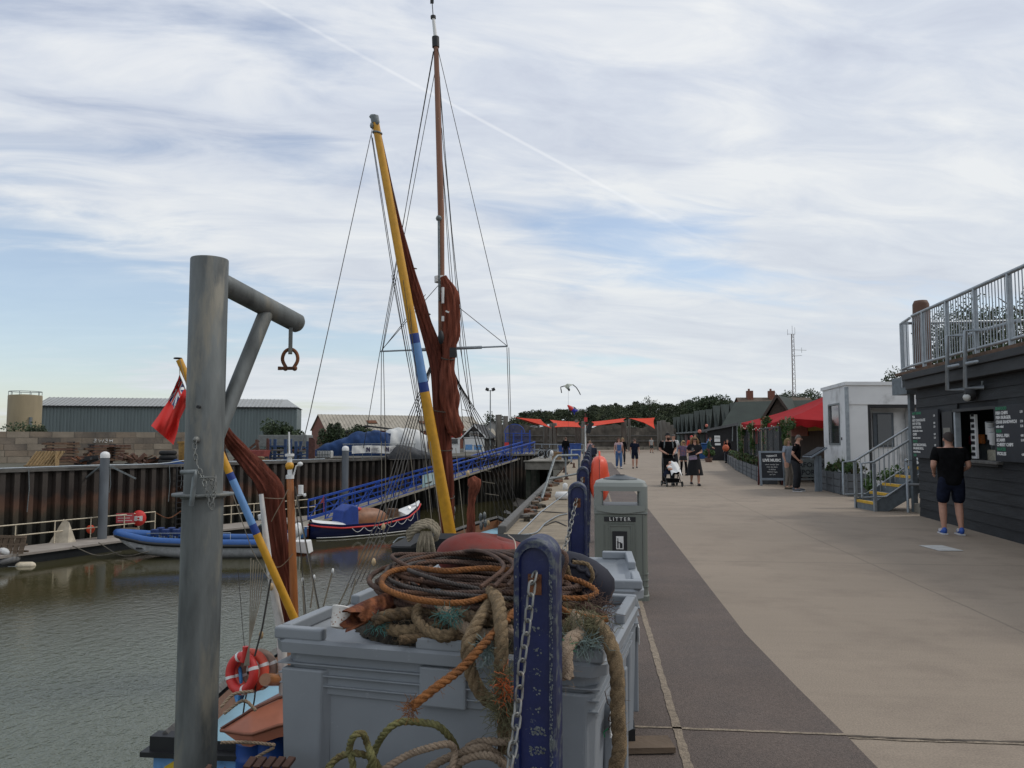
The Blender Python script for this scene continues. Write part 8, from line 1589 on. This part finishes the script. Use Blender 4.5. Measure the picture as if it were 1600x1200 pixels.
# clutter near the head of the quay
for i, (px, py, d, w_, h_, c_, lb, nm) in enumerate(((881, 700, 62, .8, .9, (.02, .08, .32), 'blue plastic crate on the quay left of the standing man', 'blue_crate'), (897, 704, 58, 1.1, 1.1, (.02, .08, .32), 'larger blue crate right of the standing man', 'blue_crate'), (872, 716, 56, .6, .5, (.30, .19, .09), 'plywood box on the concrete platform', 'plywood_box'), (852, 698, 60, 1.2, .9, (.03, .03, .03), 'dark motorcycle-sized bundle of gear on the concrete platform', 'gear_bundle'))):
    p = pd(px, py, d); p.z = .05; F = CFR(p, .2*i)
    if nm == 'gear_bundle':
        rr = random.Random(3); mb = B(mat('gear_dark', c_, .5, var=.3), F)
        for k in range(14): mb.tube([(rr.uniform(-.6, .6), rr.uniform(0, .5), rr.uniform(0, .4)), (rr.uniform(-.6, .6), rr.uniform(0, .5), rr.uniform(.3, .9))], rr.uniform(.03, .09), 6)
        mb.use(m_galvl).torus((-.4, 0, .35), .3, .03, M=RX90, seg=16, rs=5).torus((.45, 0, .35), .3, .03, M=RX90, seg=16, rs=5)
    else:
        mb = B(mat('crate_col_%d' % i, c_, .5, var=.2), F).prism([(-w_/2*.92, 0), (w_/2*.92, 0), (w_/2, h_), (-w_/2, h_)], 0, w_*.7).b2((-w_/2-.04, -.04, h_), (w_/2+.04, w_*.7+.04, h_+.07))
        for k in range(3): mb.b2((-w_/2*.9+k*w_*.35, -.02, .05), (-w_/2*.9+k*w_*.35+.06, .0, h_))
    solo(nm, mb, None, lb, 'crate' if 'crate' in nm else nm.split('_')[0] if nm == 'gear_bundle' else 'box')
t = thing('quay_railing', 'low grey railing across the head of the quay', 'railing', pd(870, 700, 66)); mb = B(m_galvl)
p, q = pd(835, 700, 70), pd(912, 700, 62); p.z = q.z = .03; railing_run(mb, [p, q], 1.05, 1.4, .03); part('rail', mb, t)
# ------------------------------------------------------------------ people
def skin_mesh(verts, edges, radii, root=0, sub=2):
    me = bpy.data.meshes.new('tmp'); me.from_pydata(verts, edges, []); o = bpy.data.objects.new('tmp', me); COL.objects.link(o)
    o.modifiers.new('s', 'SKIN').use_smooth_shade = True; me.update()
    for i, r in enumerate(radii): me.skin_vertices[0].data[i].radius = r if isinstance(r, tuple) else (r, r)
    me.skin_vertices[0].data[root].use_root = True
    sb = o.modifiers.new('b', 'SUBSURF'); sb.levels = sub; sb.render_levels = sub
    bpy.context.view_layer.update(); out = bpy.data.meshes.new_from_object(o.evaluated_get(bpy.context.evaluated_depsgraph_get()))
    vs = [v.co.copy() for v in out.vertices]; fs = [tuple(p.vertices) for p in out.polygons]
    bpy.data.objects.remove(o); bpy.data.meshes.remove(out); return vs, fs
class Fig:
    def __init__(s, label, px, py, d, h=1.75, yaw=0, hair=(.05, .03, .02), skin=None, z=0):
        p = pd(px, py, d); p.z = z; s.t = thing('person', label, 'person', p); s.F = CFR(p, yaw) @ Matrix.Scale(h/1.75, 4); s.sk = skin or m_skin; s.hairc = hair
    def pose(s, stride=0, el=None, lean=0, head=0, wide=1.0, sit=False):
        """joints, local: x right, -y forward"""
        w = wide; J = {}
        J['pel'] = V(0, 0, .93); J['wai'] = V(0, -lean*.15, 1.08); J['che'] = V(0, -lean*.5, 1.30); J['nec'] = V(0, -lean*.8-.005, 1.47); J['hea'] = V(head*.03, -lean-.02, 1.60); J['top'] = V(head*.03, -lean-.015, 1.675)
        for sd, k in ((-1, 'r'), (1, 'l')):
            f = stride*sd; J['sh'+k] = V(sd*.175*w, -lean*.7, 1.42); J['hi'+k] = V(sd*.09*w, 0, .90); J['kn'+k] = V(sd*.10*w, -.05-.18*f*(1 if f > 0 else .25), .50); J['an'+k] = V(sd*.10*w, -.0-.30*f, .09+(0 if f >= 0 else .07*abs(f))); J['to'+k] = J['an'+k]+V(sd*.015, -.15, -.055)
            e, h_ = (el or {}).get(k, ((sd*.235, .02+.05*f, 1.14), (sd*.25, -.06+.10*f, .90))); J['el'+k] = V(*e); J['wr'+k] = V(*h_)
        s.J = J; s.w = w; return s
    def body(s):
        J, w = s.J, s.w; vs, es, rs = [], [], []
        def a(p, r, par=None): vs.append(tuple(p)); rs.append(r); (es.append((par, len(vs)-1)) if par is not None else None); return len(vs)-1
        pel = a(J['pel'], (.140*w, .095*w)); wa = a(J['wai'], (.125*w, .085*w), pel); ch = a(J['che'], (.145*w, .095*w), wa); nk = a(J['nec'], .058, ch); hb = a(J['nec'].lerp(J['hea'], .5), .060, nk); he = a(J['hea'], (.078, .092), hb); a(J['top'], (.062, .075), he)
        for k in 'rl':
            sh = a(J['sh'+k], .060*w, ch); m1 = a(J['sh'+k].lerp(J['el'+k], .5), .047*w, sh); e = a(J['el'+k], .040*w, m1); f = a(J['el'+k].lerp(J['wr'+k], .4), .038, e); wr = a(J['wr'+k], .025, f)
            d = (J['wr'+k]-J['el'+k]).normalized(); hd = a(J['wr'+k]+d*.06, (.036, .020), wr)
            hi = a(J['hi'+k], .092*w, pel); th = a(J['hi'+k].lerp(J['kn'+k], .5), .076*w, hi); kn = a(J['kn'+k], .055*w, th); cf_ = a(J['kn'+k].lerp(J['an'+k], .35), .055*w, kn); an = a(J['an'+k], .036, cf_); a(J['to'+k], (.038, .028), an)
        v, f = skin_mesh(vs, es, rs); mb = B(s.sk, s.F).add(v, f, True)
        for k in 'rl':       # fingers and thumb
            d = (J['wr'+k]-J['el'+k]).normalized(); sdv = V(0, 1, 0)-d*d.y; sdv = sdv.normalized() if sdv.length > .1 else V(1, 0, 0); n = d.cross(sdv); p0 = J['wr'+k]+d*.075
            for q, ln in zip((-1.5, -.5, .5, 1.5), (.055, .068, .064, .05)):
                b = p0+sdv*q*.016; mb.tube([b, b+d*ln*.5+n*.006, b+d*ln*.9+n*.018], [.0085, .008, .006], 6)
            b = J['wr'+k]+d*.03-sdv*.03; mb.tube([b, b+d*.03-sdv*.015, b+d*.058-sdv*.012], [.011, .0095, .007], 6)
        H = J['hea']; hp = H+V(0, 0, .0)
        mb.ball(H+V(0, -.094, -.02), (.012, .018, .020), 8)
        for sd in (-1, 1): mb.ball(H+V(sd*.079, .005, -.01), (.010, .018, .028), 8)
        part('body', mb, s.t); mb = B(m_dark, s.F)
        for sd in (-1, 1): mb.ball(H+V(sd*.030, -.088, .008), (.010, .006, .006), 8)
        part('eyes', mb, s.t); part('mouth', B(mat('lip', (.3, .1, .08), .5), s.F).ball(H+V(0, -.088, -.055), (.022, .008, .006), 8), s.t); return s
    def shirt(s, m, sleeve=.55, low=.86, name='shirt', fat=1.0):
        J, w = s.J, s.w*fat; vs, es, rs = [], [], []
        def a(p, r, par=None): vs.append(tuple(p)); rs.append(r); (es.append((par, len(vs)-1)) if par is not None else None); return len(vs)-1
        pel = a(V(0, 0, low-.05), (.182*w, .140*w)); p2 = a(V(0, 0, low+.08), (.180*w, .138*w), pel); wa = a(J['wai'], (.165*w, .125*w), p2); ch = a(J['che'], (.180*w, .135*w), wa); c2 = a(J['che'].lerp(J['nec'], .62), (.15*w, .11*w), ch); a(J['nec']+V(0, 0, .0), (.075, .07), c2)
        for k in 'rl':
            sh = a(J['sh'+k]-V(0, 0, .015), .070*w, ch); q = min(1, sleeve*2); e = a(J['sh'+k].lerp(J['el'+k], min(1, sleeve*1.3)), .062*w, sh)
            if sleeve > .8: a(J['wr'+k].lerp(J['el'+k], .15), .045*w, e)
        v, f = skin_mesh(vs, es, rs, sub=2); part(name, B(m, s.F).add(v, f, True), s.t); return s
    def trousers(s, m, low=0.0, name='trousers', fat=1.0):
        J, w = s.J, s.w*fat; vs, es, rs = [], [], []
        def a(p, r, par=None): vs.append(tuple(p)); rs.append(r); (es.append((par, len(vs)-1)) if par is not None else None); return len(vs)-1
        pel = a(J['pel']+V(0, 0, .12), (.150*w, .112*w)); pl = a(J['pel']-V(0, 0, .04), (.172*w, .130*w), pel)
        for k in 'rl':
            hi = a(J['hi'+k]-V(0, 0, .06), .105*w, pl); th = a(J['hi'+k].lerp(J['kn'+k], .55), .092*w, hi)
            kn = a(J['kn'+k] if low < .5 else J['kn'+k], .085*w, th)
            if low < .5: c_ = a(J['kn'+k].lerp(J['an'+k], .5), .070*w, kn); a(J['an'+k]+V(0, 0, .0), .060*w, c_)
        v, f = skin_mesh(vs, es, rs, sub=2); part(name, B(m, s.F).add(v, f, True), s.t); return s
    def skirt(s, m, z0, z1=1.02, r0=.24, r1=.145, name='skirt'):
        mb = B(m, s.F); sw = s.J['kn'+'l'].y*.3
        def f(u, v):
            an = 2*pi*u; z = z1+(z0-z1)*v; r = (r1+(r0-r1)*v**.8)*(1+.07*sin(7*an)*v); return V(r*cos(an), r*.78*sin(an)+sw*v*0, z)
        mb.grid(f, 40, 10); part(name, mb, s.t); return s
    def shoes(s, m, sole=None):
        for k in 'rl':
            a, t = s.J['an'+k], s.J['to'+k]; p = part('shoe', B(m, s.F).ball((a+t)/2+V(0, -.01, -.012), (.045, .135, .042), 12).ball(a+V(0, .01, -.02), (.042, .06, .06), 10), s.t)
            part('sole', B(sole or m_dark, s.F).box((a.x, (a.y+t.y)/2-.01, min(a.z-.075, .0)+.014 if a.z < .1 else a.z-.07), (.085, .27, .022)), p)
        return s
    def hair(s, style='short', m=None):
        H = s.J['hea']; m = m or mat('hair_%d%d%d' % tuple(int(100*c) for c in s.hairc), s.hairc, .7, var=.4, scale=40, bump=.5, bscale=120)
        mb = B(m, s.F); rn = random.Random(len(s.t.name)+int(H.z*1000))
        def cap(u, v):
            an = 2*pi*u; ph = pi/2*(1-v); lim = .0; z = sin(ph); r = cos(ph); back = max(0, sin(an)); x = .086*r*cos(an); y = (.100 if sin(an) > 0 else .086)*r*sin(an)+.010; zz = H.z+.035+.085*z-(.085*back+.0)*(1-z)**1.2
            return V(H.x+x, H.y+y, zz)
        mb.grid(cap, 28, 8)
        if style in ('long', 'curly', 'bob'):
            ln = {'long': .30, 'curly': .17, 'bob': .14}[style]; wd_ = {'long': .10, 'curly': .14, 'bob': .105}[style]
            for i in range(70 if style != 'bob' else 50):
                an = rn.uniform(-.55, pi+.55); r = rn.uniform(.7, 1.0); b = V(H.x+.082*cos(an), H.y+.015+.09*sin(an), H.z+.07*rn.uniform(.3, 1)); q = V(H.x+wd_*r*cos(an), H.y+.02+wd_*.9*r*sin(an), H.z-.03); e = V(H.x+wd_*1.1*r*cos(an), H.y+.02+wd_*.9*r*sin(an), H.z-ln*rn.uniform(.75, 1.1)); 
                mb.tube([b, q, q.lerp(e, .5)+V(rn.uniform(-.015, .015), 0, 0), e], [.014, .022, .02, .006], 5)
        if style == 'tuft': mb.ball(H+V(0, .01, .095), (.072, .085, .040), 12)
        part('hair', mb, s.t); return s
    def beard(s, m): H = s.J['hea']; part('beard', B(m, s.F).ball(H+V(0, -.060, -.078), (.058, .042, .055), 12), s.t); return s
m_tee = mat('black_cotton', (.008, .008, .009), .95, var=.4, scale=10, bump=.6, bscale=14, spec=.1); m_navyc = mat('navy_cotton', (.014, .018, .035), .95, var=.4, scale=10, bump=.6, bscale=14, spec=.1); m_jean = mat('dark_trousers', (.010, .011, .016), .8, var=.3); m_shoe = mat('black_shoe', (.01, .01, .01), .5); m_shw = mat('white_sole', (.6, .6, .6), .6)
m_dung = mat('denim_blue', (.055, .13, .30), .8, var=.2, scale=10)
# man at the kiosk hatch, back to us
D = {'l': ((.275, .04, 1.15), (.20, -.18, 1.03)), 'r': ((-.275, .04, 1.15), (-.19, -.17, 1.03))}
f = Fig('man in black T-shirt, dark shorts and blue trainers ordering at the kiosk hatch', 1489, 833, 12.9, 1.74, pi-.2, (.03, .025, .02)).pose(.12, D, .02, wide=1.2).body().shirt(m_tee, .6, .84, fat=1.02).trousers(m_navyc, 1, 'shorts', 1.02).hair('short', mat('shaved_hair', (.05, .035, .03), .8))
f.shoes(mat('trainer_blue', (.03, .10, .42), .6), m_shw)
mb = B(m_shw, f.F)
for k in 'rl':
    a, t_ = f.J['an'+k], f.J['to'+k]
    for q in (.3, .45, .6):
        c_ = a.lerp(t_, q); mb.box((c_.x, c_.y, c_.z+.005), (.096, .012, .05), rx=.4)
part('trainer_stripes', mb, f.t)
# pair reading the menu
D = {'l': ((.235, .05, 1.14), (.16, -.10, .96)), 'r': ((-.235, .05, 1.14), (-.16, -.10, .96))}
f = Fig('man in black T-shirt and black trousers reading the menu stand', 1244, 767, 23.4, 1.74, radians(62), (.16, .14, .12)).pose(.10, D, .09, wide=1.12).body().shirt(m_tee, .62, .84).trousers(m_jean, 0, fat=1.0).hair('short').shoes(mat('grey_trainer', (.10, .11, .13), .6), m_shw)
f = Fig('fair-haired person in grey T-shirt half hidden behind the man in black', 1232, 764, 24.5, 1.64, radians(40), (.28, .19, .08)).pose(.05).body().shirt(mat('grey_cotton', (.26, .30, .36), .8), .6, .88).trousers(mat('beige_trousers', (.20, .17, .14), .8), 0, fat=.85).hair('bob').shoes(mat('tan_shoe', (.2, .15, .1), .6))
# family walking towards us
D = {'l': ((.26, .02, 1.16), (.13, -.27, 1.05)), 'r': ((-.26, .02, 1.16), (-.13, -.27, 1.05))}
f = Fig('bearded man in black T-shirt pushing a baby stroller', 1044, 757, 26.6, 1.82, .05, (.012, .01, .01)).pose(.35, D, .03, wide=1.18).body().shirt(m_tee, .6, .84).trousers(m_jean, 0, 'trousers').hair('tuft').beard(mat('black_beard', (.03, .012, .006), .9)).shoes(m_shoe)
part('backpack_strap', B(mat('strap_grey', (.16, .18, .18), .7), f.F).tube([(-.13, -.10, 1.46), (-.14, -.145, 1.35), (-.15, -.12, 1.22)], .022, 6).tube([(.13, -.10, 1.46), (.14, -.145, 1.35), (.15, -.12, 1.22)], .022, 6), f.t)
D = {'l': ((.24, .0, 1.16), (.07, -.24, 1.12)), 'r': ((-.25, .01, 1.16), (-.12, -.25, 1.20))}
f = Fig('woman with curly fair hair in a long black dress looking at her phone', 1086, 757, 26.3, 1.70, -.06, (.26, .15, .065)).pose(.45, D, .05, wide=1.05).body().shirt(mat('dress_black', (.008, .009, .012), .9), .55, .9, 'dress_bodice').skirt(mat('dress_black', (.008, .009, .012)), .36, 1.08, .29, .155, 'dress_skirt').hair('curly').shoes(mat('sandal', (.03, .025, .03), .6))
part('sunglasses', B(m_dark, f.F).box(f.J['hea']+V(0, -.093, .01), (.13, .02, .035)), f.t)
HW = f.F @ V(.01, -.30, 1.10); t = thing('lilac_bag', 'lilac purse held by the woman in the long black dress', 'purse', HW); part('bag', B(mat('lilac', (.33, .25, .36), .7, var=.2, scale=20), CFR(HW)).box((-.12, -.02, -.12), (.26, .06, .14), ry=-.1), t, bevel=.015); part('clasp', B(m_galv, CFR(HW)).box((-.12, -.055, -.07), (.24, .01, .02), ry=-.1), t)
HW = f.F @ V(-.12, -.33, 1.26); solo('phone', B(m_dark, CFR(HW)).box((0, 0, 0), (.075, .012, .15), rx=-.6, ry=.3), None, 'dark phone held up by the woman in the long black dress', 'phone', bevel=.004)
D = {'l': ((.22, .0, 1.16), (.16, -.15, 1.02)), 'r': ((-.22, .01, 1.16), (-.24, -.06, .95))}
f = Fig('fair-haired girl in a patterned blue and pink top and black leggings', 1068, 741, 33.5, 1.55, .08, (.38, .27, .13)).pose(.3, D, .02, wide=.98).body().trousers(m_tee, 0, 'leggings', .80).shirt(mat('patterned_top', (.10, .10, .20), .8, var=.6, scale=30, col2=(.28, .13, .16), c2scale=18, c2thr=.52), .5, .84, 'patterned_top').skirt(mat('black_hem', (.012, .012, .014), .8), .74, .95, .20, .17, 'skirt').hair('long').shoes(m_shoe)
part('sunglasses', B(m_dark, f.F).box(f.J['hea']+V(0, -.093, .01), (.12, .02, .03)), f.t)
f = Fig('man with short grey hair walking behind the bearded man', 1053, 741, 34.5, 1.82, 0, (.09, .08, .07)).pose(.3).body().shirt(mat('white_shirt', (.55, .55, .55), .8), .6).trousers(m_jean).hair('short').shoes(m_shoe)
f = Fig('person in a bright red top behind the woman in the black dress', 1081, 730, 44, 1.80, .2, (.50, .10, .05)).pose(.2, wide=1.1).body().shirt(mat('red_cotton', (.55, .05, .03), .8), .9).trousers(m_jean).hair('short', m_red).shoes(m_shoe)
f = Fig('tall black-haired person in dark clothes beside the pink lantern', 1087, 726, 47, 1.95, -.2, (.008, .008, .008)).pose(.1, wide=1.15).body().shirt(m_tee, .9).trousers(m_jean).hair('curly').shoes(m_shoe)
D = {'l': ((.22, -.1, 1.16), (.24, -.3, 1.0)), 'r': ((-.22, -.1, 1.16), (-.2, -.3, 1.0))}
f = Fig('person in a dark green top browsing at the black stall', 1107, 722, 52, 1.72, radians(70), (.06, .03, .02)).pose(.1, D, .12).body().shirt(mat('green_cotton', (.02, .06, .04), .8), .9).trousers(mat('red_brown_trousers', (.14, .04, .03), .8)).hair('short').shoes(m_shoe)
f = Fig('dark-clothed person with an orange bag by the dark hall wall', 1137, 722, 50, 1.60, -.6, (.02, .02, .02)).pose(.1, wide=1.1).body().shirt(m_tee, .9).trousers(m_jean).hair('short').shoes(m_shoe)
p = pd(1134, 700, 49.2); solo('orange_bag', B(mat('bag_orange', (.45, .10, .04), .7, var=.3, scale=8), CFR(p)).ball((0, 0, 0), (.22, .16, .22), 14).tube([(-.12, 0, .15), (-.08, 0, .42), (.08, 0, .42), (.12, 0, .15)], .015, 5), None, 'orange shoulder bag carried by the dark-clothed person', 'bag')
# couple further back
f = Fig('woman in blue denim dungarees walking towards the camera', 967, 731, 41.0, 1.66, .05, (.09, .03, .015)).pose(.35, wide=1.0).body().shirt(mat('pink_tee', (.45, .32, .33), .8), .4).trousers(m_dung, 0, 'dungarees', 1.12).hair('long').shoes(mat('white_shoe', (.6, .6, .6), .6))
part('bib', B(m_dung, f.F).b2((-.11, -.148, 1.0), (.11, -.118, 1.32)).bar((-.09, -.135, 1.3), (-.09, .02, 1.49), .03, .015).bar((.09, -.135, 1.3), (.09, .02, 1.49), .03, .015), f.t, bevel=.01)
f = Fig('man in navy T-shirt and navy shorts walking towards the camera', 992, 731, 41.3, 1.62, -.05, (.10, .06, .04)).pose(-.3, wide=1.12).body().shirt(m_navyc, .6, .86).trousers(m_navyc, 1, 'shorts').hair('short').shoes(m_shoe)
part('sunglasses', B(m_dark, f.F).box(f.J['hea']+V(0, -.093, .01), (.12, .02, .03)), f.t)
f = Fig('blonde woman in dark clothes just behind the woman in dungarees', 973, 725, 48, 1.68, 0, (.32, .22, .10)).pose(.2).body().shirt(m_tee, .9).trousers(m_jean).hair('long').shoes(m_shoe)
f = Fig('distant person in a pale top and dark shorts near the stone wall', 1018, 707, 84, 1.72, .2, (.2, .15, .1)).pose(.35).body().shirt(mat('pale_tee', (.4, .4, .38), .8), .5).trousers(mat('dark_green_shorts', (.02, .03, .03), .8), 1, 'shorts').hair('short').shoes(m_shoe)
f = Fig('red-haired man in dark clothes standing at the quay head by the kite string', 884, 708, 55, 1.72, pi-.3, (.12, .05, .03)).pose(.05, wide=1.1).body().shirt(m_tee, .9).trousers(m_jean).hair('short').shoes(m_shoe); f.t.location.z = 0
f = Fig('seated-looking child with fair hair behind the larger blue crate', 898, 706, 60, 1.25, 0, (.45, .30, .10)).pose(0).body().shirt(mat('blue_tee', (.03, .12, .35), .8), .6).trousers(m_jean).hair('bob').shoes(m_shoe); f.t['label'] = 'fair-haired child in a blue top behind the larger blue crate'
f = Fig('person in a pink top and maroon trousers by the far bollards', 922, 712, 52, 1.5, -.5, (.25, .16, .1)).pose(.1).body().shirt(mat('pink_top', (.50, .33, .33), .8), .8).trousers(mat('maroon_trousers', (.12, .02, .03), .8)).hair('bob').shoes(m_shoe)
f = Fig('person in a navy jacket by the far bollards, right of the pink top', 927, 716, 44, 1.3, -.3, (.04, .04, .05)).pose(.1, wide=1.2).body().shirt(mat('navy_jacket', (.012, .02, .045), .7), .9).trousers(m_jean).hair('short').shoes(m_shoe)
# ------------------------------------------------------------------ stroller with a baby
p = pd(1050, 759, 25.9); p.z = 0; F = CFR(p, .06); t = thing('baby_stroller', 'black folding baby stroller with a white blanket pushed by the bearded man', 'stroller', p); mb = B(m_black, F)
for x in (-.24, .24): mb.tube([(x, -.30, .10), (x, .12, .42), (x*.75, .52, 1.05)], .014, 6).tube([(x, .32, .10), (x, .10, .40), (x, -.22, .62)], .014, 6)
mb.tube([(-.18, .52, 1.05), (.18, .52, 1.05)], .018, 6).cyl((-.24, .1, .4), (.24, .1, .4), .012, 6).cyl((-.24, -.28, .14), (.24, -.28, .14), .012, 6); part('frame', mb, t)
for x in (-.26, .26):
    for y in (-.32, .34): w_ = part('wheel', B(m_tyre, F @ Matrix.Translation((x, y, .09)) @ Matrix.Rotation(pi/2, 4, 'Y')).torus((0, 0, 0), .075, .018, seg=18, rs=6), t); part('hub', B(m_galv, F @ Matrix.Translation((x, y, .09)) @ Matrix.Rotation(pi/2, 4, 'Y')).lathe([(.05, -.01), (.05, .01)], 10), w_)
part('seat', B(m_tee, F).prism([(-.2, 0), (.2, 0), (.2, .06), (-.2, .06)], 0, .3, M=Matrix.Translation((0, -.2, .42))).add([(-.2, .10, .46), (.2, .10, .46), (.2, .3, .92), (-.2, .3, .92), (-.2, .14, .44), (.2, .14, .44), (.2, .34, .9), (-.2, .34, .9)], [(0, 1, 2, 3), (7, 6, 5, 4), (0, 3, 7, 4), (1, 5, 6, 2), (3, 2, 6, 7)]), t); part('basket', B(m_tee, F).b2((-.2, -.2, .14), (.2, .25, .26)), t)
mb = B(m_white, F); mb.grid(lambda u, v: V(-.12+.36*u, -.42+.42*v, .34+.34*v+.16*sin(pi*u*.9+.2)+.03*sin(11*u+5*v)), 16, 14); solo('baby_blanket', mb, None, 'white blanket spread over the baby in the stroller', 'blanket'); solo('dark_coat', B(m_navyc, F).grid(lambda u, v: V(-.34+.26*u, -.32+.2*v, .28+.30*sin(pi*u*.8+.3)*(.5+.5*v)), 10, 8), None, 'dark coat hanging over the left side of the stroller', 'coat')
bp = F @ V(-.10, -.02, .70); tb_ = thing('person', 'baby lying in the stroller with a white blanket', 'person', bp)
v, fc_ = skin_mesh([(0, 0, 0), (.0, -.06, -.05), (0, -.16, -.12), (.05, .02, .09), (.055, .0, .12), (-.07, -.05, -.01), (-.1, -.12, -.05), (.08, -.06, -.02), (.1, -.13, -.05), (-.05, -.24, -.14), (.06, -.24, -.14)], [(0, 1), (1, 2), (0, 3), (3, 4), (1, 5), (5, 6), (1, 7), (7, 8), (2, 9), (2, 10)], [.05, .07, .06, .055, .065, .03, .02, .03, .02, .03, .03]); part('body', B(m_skin, CFR(bp)).add(v, fc_, True), tb_); part('romper', B(m_white, CFR(bp)).ball((0, -.10, -.07), (.085, .12, .07), 12), tb_)
